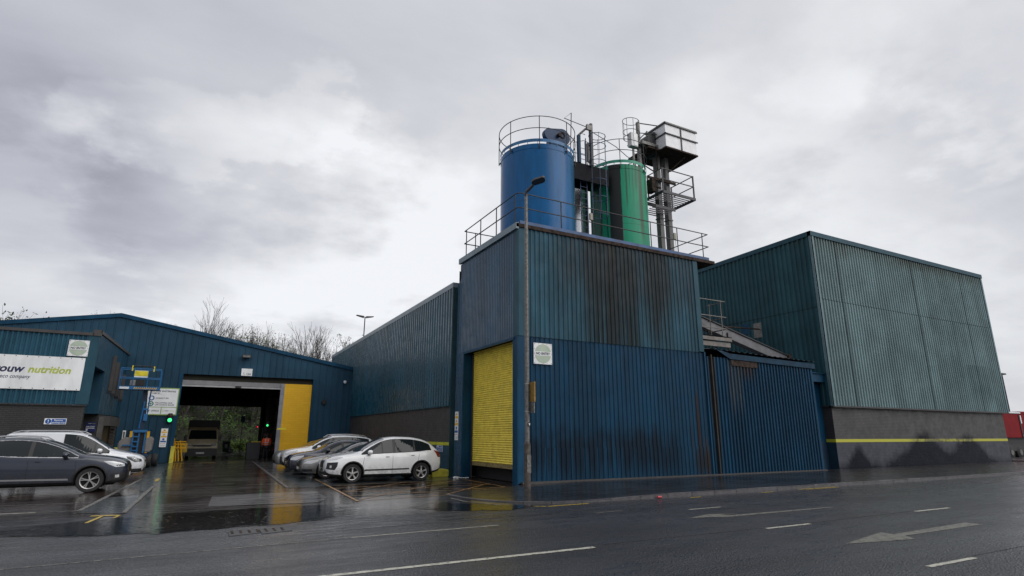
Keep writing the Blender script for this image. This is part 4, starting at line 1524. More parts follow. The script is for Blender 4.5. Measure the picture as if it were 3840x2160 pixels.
tag(mb.build('shed_floor', concrete_wet('floor_in', (0.02, 0.016, 0.014), (0.03, 0.025, 0.022), False, .45, .7)), kind='structure')
mb = MB()
mb.box(-1.10, -.9, YF - .06, YF + .25, 0, 5.42)
mb.box(7.0, 7.16, YF - .06, YF + .25, 0, 5.42)
mb.build('door_jamb', M['blue_trim'], ls)
boxpart('header_beam', (-1.0, 7.02, YF + .28, YF + .5, 5.05, 5.46), mat('header_dark', (0.02, 0.018, 0.008), .7), ls)
mb = MB()
mb.box(-.9, 4.95, YF + .2, YF + .26, 4.78, 5.06)
mb.build('shutter_curtain', mat('shutter_zinc', (0.24, 0.24, 0.25), .5, var=.1), ls)
mb = MB()
mb.box(-.9, 4.95, YF + .16, YF + .25, 4.66, 4.76)
mb.build('shutter_bar', M['galv_light'], ls)
boxpart('sensor', (2.15, 2.5, YF + .08, YF + .16, 4.66, 4.78), M['black'], ls)
boxpart('shutter_guide', (4.95, 5.2, YF + .12, YF + .3, 0, 5.05), mat('guide_grey', (0.24, 0.25, 0.28), .45), ls)
m_am, t_, b_ = newmat('amber_brick')
P_ = t_.pos()
X_ = t_.xyz(P_)
cm = t_.new('ShaderNodeCombineXYZ')
t_.link(X_[0], cm.inputs[0])
t_.link(X_[2], cm.inputs[1])
bt = t_.new('ShaderNodeTexBrick')
t_.link(cm.outputs[0], bt.inputs['Vector'])
for k, v in (('Scale', 1), ('Brick Width', .45), ('Row Height', .15), ('Mortar Size', .006)):
    bt.inputs[k].default_value = v
bt.inputs['Color1'].default_value = (0.82, 0.46, 0.008, 1)
bt.inputs['Color2'].default_value = (0.76, 0.42, 0.007, 1)
bt.inputs['Mortar'].default_value = (0.66, 0.34, 0.005, 1)
t_.link(bt.outputs['Color'], b_.inputs['Base Color'])
b_.inputs['Roughness'].default_value = .5
boxpart('amber_panel', (5.2, 6.98, YF + .12, YF + .25, 0, 5.05), m_am, ls, label='amber painted blockwork panel right of the doorway')
boxpart('side_door', (-3.25, -2.22, YF - .05, YF - .0, 0, 1.9), M['door_amber'], ls, label='amber personnel door behind the boom lift')
mb = MB()
mb.box(-3.31, -3.25, YF - .07, YF, 0, 1.96)
mb.box(-2.22, -2.16, YF - .07, YF, 0, 1.96)
mb.box(-3.31, -2.16, YF - .07, YF, 1.9, 1.98)
mb.build('side_door_frame', M['blue_trim'], ls)
# inside steelwork
mb = MB()
for xx in (5.5, -1.8):
    for yy in (48, 54, 60):
        mb.box(xx, xx + .18, yy, yy + .25, 0, 6.6)
mb.box(-3, 9.6, 64.5, 64.8, 4.4, 4.9)
mb.box(5.6, 9.6, 56.0, 56.1, 2.6, 2.75)
mb.build('steel_frame', M['black'], ls)
mb = MB()
mb.poly([(5.7, 58, .3), (9.6, 58, .3), (9.6, 58, 5.0), (5.7, 58, 5.0)])
mb.build('partition', mat('partition', (0.16, 0.13, 0.10), .7), ls)
mb = MB()
mb.tube([(5.9, 57.8, 4.8), (9.4, 57.8, 1.2)], .06, 4)
mb.tube([(5.7, 57.8, 2.5), (9.4, 57.8, 2.5)], .05, 4)
mb.build('cross_brace', M['black'], ls)

fl = thing('floodlight', (2.6, 41.8, 6.7), 'small dark floodlight mounted high above the workshop doorway', 'floodlight')
boxpart('housing', (2.32, 2.86, 41.62, 41.9, 6.62, 6.82), M['dark_steel'], fl, .02)
boxpart('lens', (2.38, 2.80, 41.60, 41.63, 6.64, 6.76), M['galv'], fl)
boxpart('bracket', (2.55, 2.63, 41.9, 42.0, 6.6, 6.8), M['black'], fl)
cv = thing('dome_camera', (9.15, 41.9, 5.3), 'tiny white dome security camera near the right corner of the workshop wall', 'camera')
mb = MB()
mb.lathe([(0, -.12), (.08, -.10), (.11, -.03), (.11, .05), (.04, .09), (0, .1)], (9.15, 41.85, 5.33), 16)
mb.build('dome', M['white_panel'], cv, smooth=True)
boxpart('bracket', (9.12, 9.18, 41.88, 42.0, 5.38, 5.44), M['galv'], cv)
vt = thing('round_vent', (7.8, 41.9, 3.87), 'round black vent on the wall right of the amber panel', 'vent')
mb = MB()
mb.lathe([(0, 41.86), (.15, 41.86), (.17, 41.9), (.17, 41.99)], (7.82, 0, 3.88), 20, 'y')
mb.build('cowl', M['black'], vt, smooth=True)
gp = thing('guard_post', (-.9, 41.9, 0), 'faded yellow protection post at the left jamb of the workshop doorway', 'post')
boxpart('post', (-1.02, -.80, 41.75, 41.93, 0, 1.0), M['safety_yellow'], gp, .01)
yk = thing('guard_block', (-3.77, 41.8, 0), 'small yellow topped box at the wall left of the boom lift', 'box')
boxpart('box', (-3.95, -3.62, 41.5, 41.9, 0, .95), M['safety_yellow'], yk, .01)

# ============================================================ OFFICE (far left)
of = thing('office_block', (-8, 30, 0), 'blue clad office block with grey roof trim over a grey brick ground floor', 'building')
YO = 29.76
mb = MB()
clad(mb, (-18, YO), (-4.3, YO), 5.78, 2.88, .165, .05)
mb.build('front_wall', M['office_clad'], of)
mb = MB()
mb.box(-4.32, -3.93, YO - .06, YO + .02, 2.9, 5.9)
mb.build('corner_flashing', M['teal_trim'], of)
mb = MB()
mb.box(-18, -4.16, YO - .10, YO + .1, 5.76, 5.88)
mb.box(-4.18, -3.90, YO - .10, YO + .1, 5.76, 6.02)
mb.poly([(-3.90, YO - .1, 5.88), (-3.90, 42, 6.38), (-3.90, 42, 6.5), (-3.90, YO - .1, 6.02)])
mb.poly([(-3.90, YO - .1, 6.02), (-3.90, 42, 6.5), (-4.2, 42, 6.5), (-4.2, YO - .1, 6.02)])
mb.build('roof_trim', M['grey_brown'], of)
M['office_side'] = cladmat('office_side', (0.016, 0.060, 0.10), axis=1, streak=.08, dirt=.1)
mb = MB()
mb.poly([(-3.95, 33.1, 4.56), (-3.95, YO, 4.5), (-3.95, YO, 5.95), (-3.95, 33.1, 6.05)])
mb.poly([(-3.95, 42, 2.72), (-3.95, 33.1, 2.62), (-3.95, 33.1, 6.05), (-3.95, 42, 6.45)])
mb.poly([(-3.95, 33.1, 2.62), (-5.2, 33.1, 2.62), (-5.2, 33.1, 4.56), (-3.95, 33.1, 4.56)])
mb.poly([(-3.95, 33.1, 4.56), (-5.2, 33.1, 4.56), (-5.2, YO, 4.5), (-3.95, YO, 4.5)])
mb.build('side_wall', M['office_side'], of)
mb = MB()
mb.poly([(-18, YO + .06, 0), (-4.05, YO + .06, 0), (-4.05, YO + .06, 2.9), (-18, YO + .06, 2.9)])
mb.box(-4.6, -4.05, YO + .07, YO + .35, 0, 4.5)
mb.build('brick_base', M['brick_office'], of)
mb = MB()
mb.box(-18, -3.98, YO - .03, YO + .1, 2.84, 2.9)
mb.build('drip_flashing', M['dark_steel'], of)
m_rec = mat('recess_brick', (0.028, 0.026, 0.027), .7)
mb = MB()
mb.poly([(-5.2, YO + .3, 0), (-5.2, 33.7, 0), (-5.2, 33.7, 4.56), (-5.2, YO + .3, 4.56)])
mb.poly([(-5.2, 33.7, 0), (-3.97, 33.7, 0), (-3.97, 33.7, 4.5), (-5.2, 33.7, 4.5)])
mb.poly([(-3.97, 33.7, 0), (-3.97, 42, 0), (-3.97, 42, 2.7), (-3.97, 33.7, 2.7)])
mb.build('porch_wall', m_rec, of)
mb = MB()
mb.poly([(-18, YO, 5.7), (-3.95, YO, 5.85), (-3.95, 42, 6.4), (-18, 42, 6.4)])
mb.build('roof', M['grey_brown'], of)
boxpart('door', (-3.96, -3.90, 34.6, 37.6, 0, 2.1), M['black'], of)
boxpart('porch_canopy', (-3.95, -3.55, 34.1, 38.8, 2.1, 2.55), M['grey_brown'], of)
boxpart('porch_column', (-3.95, -3.75, 33.75, 34.1, 0, 2.5), mat('conc_col', (0.10, 0.095, 0.09), .6), of)
mb = MB()
for i in range(12):
    mb.box(-3.9, -3.72, 38.55, 39.05, .3 + i * .16, .40 + i * .16)
mb.build('louvre', M['grey_brown'], of)
for i, yy in enumerate((35.1, 36.7, 38.4, 40.4)):
    pp = thing('wall_duct', (-3.8, yy, 3.8), 'brown vertical duct on the office side wall, %s of four' % ('nearest to the camera', 'second', 'third', 'farthest')[i], 'duct', 'brown ducts on the office side wall')
    mb = MB()
    mb.box(-3.95, -3.78, yy - .09, yy + .09, 3.78 - i * .05, 5.55 - i * .16)
    mb.build('duct_body', M['grey_brown'], pp, bevel=.03)
    boxpart('end_cap', (-3.95, -3.76, yy - .12, yy + .12, 3.68 - i * .05, 3.80 - i * .05), M['black'], pp)


# ============================================================ SIGNS
def sign(name, label, cat, x0, x1, y, z0, z1, mat_, th=.02):
    s = thing(name, ((x0 + x1) / 2, y, z0), label, cat)
    boxpart('board', (x0, x1, y - th, y, z0, z1), mat_, s)
    return s


def disc(c, r, y, mat_, parent, name='disc', n=32, th=.004):
    mb = MB()
    mb.prism([(c[0] + r * math.cos(2 * PI * k / n), c[1] + r * math.sin(2 * PI * k / n)) for k in range(n)], y - th, y, 'y')
    return mb.build(name, mat_, parent)


XR, UP = (1, 0, 0), (0, 0, 1)
yS = YO - .065
s = sign('company_sign', 'large white company board with navy and lime lettering on the office wall', 'sign', -9.2, -4.29, yS, 3.45, 4.79, M['white_dirty'], .03)
yT = yS - .031
text('trouw', s, M['navy_ink'], (-7.30, yT, 4.10), XR, UP, 1.10, .27, .2, .03)
text('nutrition', s, M['lime_ink'], (-6.10, yT, 4.10), XR, UP, 1.40, .28, .2, .03)
text('a nutreco company', s, M['navy_ink'], (-7.36, yT, 3.82), XR, UP, 1.38, .17, .25, 0.008)
mb = MB()
for i in range(14):
    for z_ in (3.49, 4.75):
        mb.box(-9.1 + i * .36, -9.07 + i * .36, yT - .004, yT, z_ - .015, z_ + .015)
mb.build('fixing_screw', M['dark_steel'], s)


def no_entry(label, x0, x1, y, z0, z1):
    s = sign('no_entry_sign', label, 'sign', x0, x1, y, z0, z1, M['white_dirty'], .02)
    cx, cz = (x0 + x1) / 2, (z0 + z1) / 2
    w_ = (x1 - x0)
    disc((cx, cz), w_ * .445, y - .021, M['sage'], s)
    boxpart('word_panel', (cx - w_ * .43, cx + w_ * .43, y - .030, y - .025, cz - w_ * .095, cz + w_ * .095), M['white_dirty'], s)
    text('NO ENTRY', s, M['ink'], (cx - w_ * .38, y - .031, cz - w_ * .06), XR, UP, w_ * .76, w_ * .13, 0, .035)
    mb = MB()
    for i in range(5):
        f = .05 + .9 * i / 4
        for (a, b_) in ((x0 + w_ * f, z0 + .03), (x0 + w_ * f, z1 - .03), (x0 + .03, z0 + (z1 - z0) * f), (x1 - .03, z0 + (z1 - z0) * f)):
            mb.box(a - .009, a + .009, y - .025, y - .02, b_ - .009, b_ + .009)
    mb.build('fixing_screw', M['dark_steel'], s)


no_entry('square no entry sign with faded green disc above the company board', -4.95, -4.25, yS, 4.86, 5.53)
no_entry('square no entry sign with faded green disc on the silo house street wall', 10.53, 11.31, 17.835, 4.19, 4.95)

s = sign('reverse_parking_sign', 'blue and white reverse parking only sign on the grey office wall', 'sign', -5.28, -4.56, YO + .05, 2.09, 2.32, M['white_panel'], .015)
boxpart('blue_field', (-5.04, -4.58, YO + .029, YO + .034, 2.11, 2.30), M['sign_blue'], s)
disc((-5.15, 2.205), .10, YO + .034, M['sign_blue'], s)
text('Reverse', s, M['white_panel'], (-4.96, YO + .028, 2.215), XR, UP, .28, .07, 0, .01)
text('parking only', s, M['white_panel'], (-5.02, YO + .028, 2.12), XR, UP, .42, .07, 0, .01)
text('!', s, M['white_panel'], (-5.165, YO + .028, 2.14), XR, UP, .03, .13, 0, .02)
# the same words on the brick wall behind the white car (faces the yard, -X)
YR = (0, -1, 0)
s = thing('reverse_parking_sign', (9.7, 24.7, 1.05), 'blue and white reverse parking only sign under the yellow band behind the white car', 'sign')
boxpart('board', (9.715, 9.735, 24.35, 25.05, .98, 1.24), M['white_panel'], s)
boxpart('blue_field', (9.708, 9.715, 24.37, 24.82, 1.0, 1.22), M['sign_blue'], s)
text('Reverse', s, M['white_panel'], (9.706, 24.78, 1.12), YR, UP, .36, .07, 0, .01)
text('parking only', s, M['white_panel'], (9.706, 24.80, 1.02), YR, UP, .40, .07, 0, .01)
mb = MB()
mb.prism([(24.93 + .08 * math.cos(2 * PI * k / 20), 1.11 + .09 * math.sin(2 * PI * k / 20)) for k in range(20)], 9.709, 9.715, 'x')
mb.build('disc', M['sign_blue'], s)
text('!', s, M['white_panel'], (9.706, 24.945, 1.05), YR, UP, .03, .12, 0, .02)

s = sign('entry_rules_sign', 'white lime-edged board of entry rules left of the workshop doorway', 'sign', -2.70, -.98, YF - .04, 2.84, 4.50, M['lime_frame'], .03)
yy = YF - .071
boxpart('panel', (-2.64, -1.04, yy - .006, yy, 3.34, 4.44), M['white_panel'], s)
boxpart('panel', (-2.64, -1.86, yy - .006, yy, 2.90, 3.30), M['white_panel'], s)
boxpart('panel', (-1.82, -1.04, yy - .006, yy, 2.90, 3.30), M['white_panel'], s)
yy -= .007
text('BEFORE ENTERING', s, M['ink'], (-2.5, yy, 4.24), XR, UP, 1.32, .10, 0, .02)
text('CHECK...', s, M['ink'], (-2.5, yy, 4.10), XR, UP, .58, .10, 0, .02)
disc((-2.42, 3.86), .15, yy + .002, M['sign_blue'], s)
disc((-2.42, 3.86), .09, yy - .003, M['white_panel'], s)
disc((-2.42, 3.52), .15, yy + .002, M['sign_green'], s)
disc((-2.42, 3.52), .09, yy - .003, M['white_panel'], s)
mb = MB()
mb.box(-2.44, -2.40, yy - .012, yy - .007, 3.46, 3.58)
mb.build('cross', M['sign_green'], s)
mb = MB()
mb.box(-2.48, -2.36, yy - .013, yy - .008, 3.50, 3.54)
mb.build('cross', M['sign_green'], s)
text('CORRECT PPE', s, M['ink'], (-2.2, yy, 3.82), XR, UP, .68, .08, 0, .02)
text('FOLLOWING OUR', s, M['ink'], (-2.2, yy, 3.54), XR, UP, .92, .08, 0, .02)
text('LIFE SAVING RULES', s, M['ink'], (-2.2, yy, 3.42), XR, UP, 1.02, .08, 0, .02)
text('OFFICE', s, M['ink'], (-2.36, yy, 3.05), XR, UP, .42, .09, 0, .02)
mb = MB()
mb.prism([(-2.56, 3.02), (-2.44, 3.02), (-2.48, 3.07), (-2.42, 3.13), (-2.45, 3.16), (-2.51, 3.10), (-2.56, 3.14)], yy - .003, yy, 'y')
mb.build('arrow', M['ink'], s)
text('trouw', s, M['navy_ink'], (-1.64, yy, 3.08), XR, UP, .22, .06, .1, .02)
text('nutrition', s, M['lime_ink'], (-1.40, yy, 3.08), XR, UP, .28, .06, .1, .0)
mb = MB()
mb.lathe([(.045, yy), (.06, yy), (.06, yy - .004), (.045, yy - .004)], (-1.73, 0, 3.11), 16, 'y')
mb.build('ring', M['lime_ink'], s)

s = sign('height_limit_sign', 'small faded white height limit sign above the workshop doorway', 'sign', 2.40, 3.06, YF - .035, 5.46, 5.93, M['white_dirty'], .015)
m_fade = mat('faded_ink', (0.42, 0.43, 0.43), .5)
text('5.4M', s, m_fade, (2.5, YF - .051, 5.50), XR, UP, .48, .16, 0, .01)

s = sign('street_name_sign', 'dark navy office name board beside the porch door', 'sign', -4.40, -3.99, 33.66, 1.82, 2.26, M['sign_navy'], .015)
text('SHIP STREET', s, M['white_panel'], (-4.37, 33.64, 2.02), XR, UP, .34, .05, 0, .01)
text('trouw', s, M['white_panel'], (-4.30, 33.64, 2.17), XR, UP, .12, .03, 0, .01)
text('nutrition', s, M['lime_ink'], (-4.16, 33.64, 2.17), XR, UP, .14, .03, 0, .01)
mb = MB()
mb.prism([(-4.36, 1.86), (-4.29, 1.86), (-4.31, 1.89), (-4.28, 1.92), (-4.31, 1.94), (-4.33, 1.91), (-4.36, 1.93)], 33.64, 33.643, 'y')
mb.box(-4.38, -4.04, 33.64, 33.643, 1.965, 1.985)
mb.build('arrow', M['white_panel'], s)


def strip_sign(name, label, org, right, w_, h_, nrm):
    """tall safety notice: two warning panels, one mandatory panel, a row of red marks"""
    r_, n_ = Vector(right), Vector(nrm)
    o_ = Vector(org)
    s = thing(name, org, label, 'sign')

    def rect(nm, u0, u1, v0, v1, m_, d0, d1):
        mb = MB()
        c = []
        for (u, v) in ((u0, v0), (u1, v0), (u1, v1), (u0, v1)):
            c.append(o_ + r_ * (u * w_) + Vector((0, 0, v * h_)))
        mb.v = [tuple(p + n_ * d0) for p in c] + [tuple(p + n_ * d1) for p in c]
        mb.f = [(0, 1, 2, 3), (7, 6, 5, 4), (0, 4, 5, 1), (1, 5, 6, 2), (2, 6, 7, 3), (3, 7, 4, 0)]
        mb.m = [0] * 6
        mb.build(nm, m_, s)
    rect('board', 0, 1, 0, 1, M['white_panel'], 0, .012)
    rect('yellow_panel', .08, .92, .76, .84, M['sign_yellow'], .012, .015)
    rect('yellow_panel', .08, .92, .52, .60, M['sign_yellow'], .012, .015)
    rect('blue_panel', .08, .92, .26, .34, M['sign_blue'], .012, .015)
    for v in (.87, .63):
        mb = MB()
        for (pts, m_) in (([(.5, v + .095), (.25, v), (.75, v)], 0),):
            mb.poly([o_ + r_ * (u * w_) + Vector((0, 0, q * h_)) + n_ * .014 for (u, q) in pts])
        mb.build('warning_triangle', M['sign_yellow'], s)
        mb = MB()
        mb.poly([o_ + r_ * (u * w_) + Vector((0, 0, q * h_)) + n_ * .016 for (u, q) in [(.5, v + .07), (.42, v + .015), (.58, v + .015)]])
        mb.build('pictogram', M['ink'], s)
    mb = MB()
    mb.poly([o_ + r_ * ((.5 + .18 * math.cos(2 * PI * k / 16)) * w_) + Vector((0, 0, (.42) * h_ + .18 * w_ * math.sin(2 * PI * k / 16))) + n_ * .014 for k in range(16)])
    mb.build('disc', M['sign_blue'], s)
    for k in range(4):
        rect('red_mark', .12 + k * .2, .24 + k * .2, .18, .205, M['sign_red'], .012, .014)
    rect('text_line', .12, .88, .10, .115, M['galv'], .012, .0135)
    rect('text_line', .2, .8, .05, .06, M['galv'], .012, .0135)
    return s


strip_sign('safety_notice', 'tall narrow safety notice with yellow and blue panels under the green signal light', (-1.66, 41.94, .95), XR, .36, 1.10, (0, -1, 0))
strip_sign('safety_notice', 'tall narrow safety notice with yellow and blue panels beside the yellow roller shutter', (9.86, 23.34, 1.48), YR, .36, 1.18, (-1, 0, 0))
s = sign('small_notice', 'tiny white paper notice on the wall left of the amber personnel door', 'sign', -3.62, -3.46, YF - .03, 1.42, 1.92, M['white_panel'], .01)
boxpart('print', (-3.59, -3.49, YF - .045, YF - .04, 1.5, 1.85), M['galv'], s)

# signal lights
tl = thing('signal_light', (-1.3, 41.8, 2.5), 'two-lamp signal showing green on the wall below the entry rules board', 'signal light')
boxpart('housing', (-1.42, -1.16, 41.78, 41.96, 2.40, 2.96), M['black'], tl, .03)
mb = MB()
mb.lathe([(0, 41.72), (.09, 41.735), (.115, 41.78)], (-1.29, 0, 2.55), 20, 'y')
mb.build('green_lamp', M['green_on'], tl, smooth=True)
mb = MB()
mb.lathe([(0, 41.72), (.09, 41.735), (.115, 41.78)], (-1.29, 0, 2.80), 20, 'y')
mb.build('red_lamp', mat('red_off', (0.04, 0.005, 0.005), .3), tl, smooth=True)
tl = thing('signal_light', (4.65, 45, 2.2), 'small green indicator lamp inside the workshop above the person', 'signal light')
boxpart('housing', (4.56, 4.74, 45.02, 45.2, 2.2, 2.6), M['black'], tl)
mb = MB()
mb.lathe([(0, 44.97), (.06, 44.98), (.07, 45.02)], (4.65, 0, 2.33), 14, 'y')
mb.build('green_lamp', M['green_on'], tl)
tl = thing('signal_light', (4.0, 45, 2.1), 'tiny red indicator lamp inside the workshop left of the green one', 'signal light')
boxpart('housing', (3.94, 4.08, 45.02, 45.2, 2.1, 2.4), M['black'], tl)
mb = MB()
mb.lathe([(0, 44.98), (.035, 44.99), (.04, 45.02)], (4.01, 0, 2.22), 14, 'y')
mb.build('red_lamp', M['red_on'], tl)

# ============================================================ STREET LAMP
lp = thing('street_lamp', (9.37, 16.3, 0), 'tall galvanised street lamp standing on the pavement at the silo house corner', 'street lamp')
mb = MB()
mb.cyl((9.37, 16.3), .105, .03, 1.42, 12)
mb.cyl((9.37, 16.3), .105, 1.42, 1.50, 12, .078)
mb.build('base', mat('lamp_base', (0.085, 0.072, 0.062), .6, .2, var=.5, vs=6), lp, smooth=True)
mb = MB()
mb.cyl((9.37, 16.3), .078, 1.50, 6.2, 12, .07)
mb.cyl((9.37, 16.3), .075, 6.2, 6.24, 12)
mb.cyl((9.37, 16.3), .068, 6.24, 9.92, 12, .052)
mb.build('column', M['galv'], lp, smooth=True)
mb = MB()
mb.tube([(9.36, 16.3, 9.86), (9.36, 16.27, 10.0), (9.52, 16.05, 10.22)], .055, 8)
mb.build('arm', M['dark_steel'], lp, smooth=True)
mb = MB()
mb.v = []
hx, hy, hz = Vector((9.42, 15.98, 10.22)), Vector((.42, -.20, .17)), Vector((.16, .22, .02))
ths = Vector((0, 0, .07))
pp_ = [(0, -.5), (.2, -1), (.85, -1), (1, -.6), (1, .6), (.85, 1), (.2, 1), (0, .5)]
top_ = [hx + hy * a + hz * b_ * .9 + ths for a, b_ in pp_]
bot_ = [hx + hy * a + hz * b_ for a, b_ in pp_]
n = len(pp_)
mb.v = [tuple(p) for p in bot_ + top_]
mb.f = [tuple(range(n)), tuple(range(2 * n - 1, n - 1, -1))] + [(i, (i + 1) % n, n + (i + 1) % n, n + i) for i in range(n)]
mb.m = [0] * len(mb.f)
mb.build('lantern', M['dark_steel'], lp)
boxpart('door', (9.30, 9.44, 16.185, 16.2, .55, 1.1), M['galv'], lp)
sg = thing('waiting_times_plate', (9.45, 16.25, 2.8), 'weathered yellow plate strapped edge-on to the street lamp column', 'plate')
boxpart('plate', (9.45, 9.50, 15.98, 16.28, 2.72, 3.36), mat('plate_yellow', (0.25, 0.15, 0.03), .6, var=.4, vs=9), sg)
boxpart('lower_plate', (9.45, 9.48, 16.0, 16.28, 2.38, 2.70), M['galv'], sg)
for z_ in (3.3, 2.42):
    mb = MB()
    mb.cyl((9.37, 16.3), .083, z_, z_ + .02, 12)
    mb.build('strap', M['galv_light'], sg)
s = thing('lamp_number_plate', (9.4, 16.2, 1.98), 'small black plate numbered nine on the street lamp column', 'plate')
boxpart('plate', (9.35, 9.44, 16.205, 16.215, 1.96, 2.09), M['ink'], s)
text('9', s, M['white_panel'], (9.37, 16.204, 1.985), XR, UP, .05, .08, 0, .02)
# ============================================================ VEHICLES
def paint(name, col, metal=0.0, rough=.28, flake=0.0):
    m, t, b = newmat(name)
    P = t.pos()
    n = t.noise(P, 2.2, 5, .6)
    v = t.new('ShaderNodeVectorMath', operation='SCALE')
    v.inputs[0].default_value = col
    t.link(t.mapr(n, .3, .7, .93, 1.05), v.inputs['Scale'])
    # road film on the lower panels
    z = t.xyz(P)[2]
    g = t.noise(P, 7, 5, .7)
    k = t.math('MULTIPLY', t.mapr(z, .75, .2), t.mapr(g, .35, .7, .15, .65))
    c = t.mix(k, v.outputs[0], (0.07, 0.065, 0.06))
    t.link(c, b.inputs['Base Color'])
    b.inputs['Metallic'].default_value = metal
    b.inputs['Roughness'].default_value = rough
    b.inputs['Coat Weight'].default_value = .8
    b.inputs['Coat Roughness'].default_value = .05
    # beads of rain
    v1 = t.new('ShaderNodeTexVoronoi')
    t.link(P, v1.inputs['Vector'])
    v1.inputs['Scale'].default_value = 90
    t.link(t.bump(t.mapr(v1.outputs['Distance'], .1, .35, 1, 0), .10, .002), b.inputs['Normal'])
    return m


def simple(name, col, rough=.4, metal=0.0, coat=0.0, spec=.5):
    m, t, b = newmat(name)
    b.inputs['Base Color'].default_value = (*col, 1)
    b.inputs['Roughness'].default_value = rough
    b.inputs['Metallic'].default_value = metal
    b.inputs['Coat Weight'].default_value = coat
    b.inputs['Specular IOR Level'].default_value = spec
    return m


V = {
    'glass': simple('car_glass', (0.010, 0.014, 0.015), .04, 0, 0, .4),
    'glass_cab': simple('screen_glass', (0.03, 0.036, 0.04), .05, 0, 0, .9),
    'black': simple('trim_black', (0.014, 0.014, 0.015), .45),
    'arch': simple('arch_black', (0.006, 0.006, 0.006), .9),
    'chrome': simple('chrome', (0.60, 0.60, 0.61), .18, .9),
    'alloy': simple('alloy', (0.45, 0.44, 0.43), .32, .7),
    'tyre': mat('tyre', (0.016, 0.016, 0.017), .75, var=.3, vs=10),
    'lamp': simple('lamp_lens', (0.55, 0.56, 0.57), .15, .2, .8),
    'lamp_dark': simple('lamp_dark', (0.06, 0.065, 0.07), .15, .2, .8),
    'red': simple('tail_red', (0.22, 0.008, 0.008), .15, 0, .8),
    'plate': simple('plate_white', (0.55, 0.55, 0.55), .4),
    'seat': simple('seat', (0.03, 0.03, 0.032), .8),
}


def interp(xs, ys, x):
    """monotone-ish cubic through the stations"""
    n = len(xs)
    if x <= xs[0]: return ys[0]
    if x >= xs[-1]: return ys[-1]
    for i in range(n - 1):
        if xs[i] <= x <= xs[i + 1]:
            h = xs[i + 1] - xs[i]
            s = (ys[i + 1] - ys[i]) / h
            s0 = (ys[i] - ys[i - 1]) / (xs[i] - xs[i - 1]) if i > 0 else s
            s1 = (ys[i + 2] - ys[i + 1]) / (xs[i + 2] - xs[i + 1]) if i < n - 2 else s
            m0 = 0 if s0 * s <= 0 else 2 * s0 * s / (s0 + s)
            m1 = 0 if s * s1 <= 0 else 2 * s * s1 / (s + s1)
            u = (x - xs[i]) / h
            return ((2 * u ** 3 - 3 * u * u + 1) * ys[i] + (u ** 3 - 2 * u * u + u) * h * m0
                    + (-2 * u ** 3 + 3 * u * u) * ys[i + 1] + (u ** 3 - u * u) * h * m1)


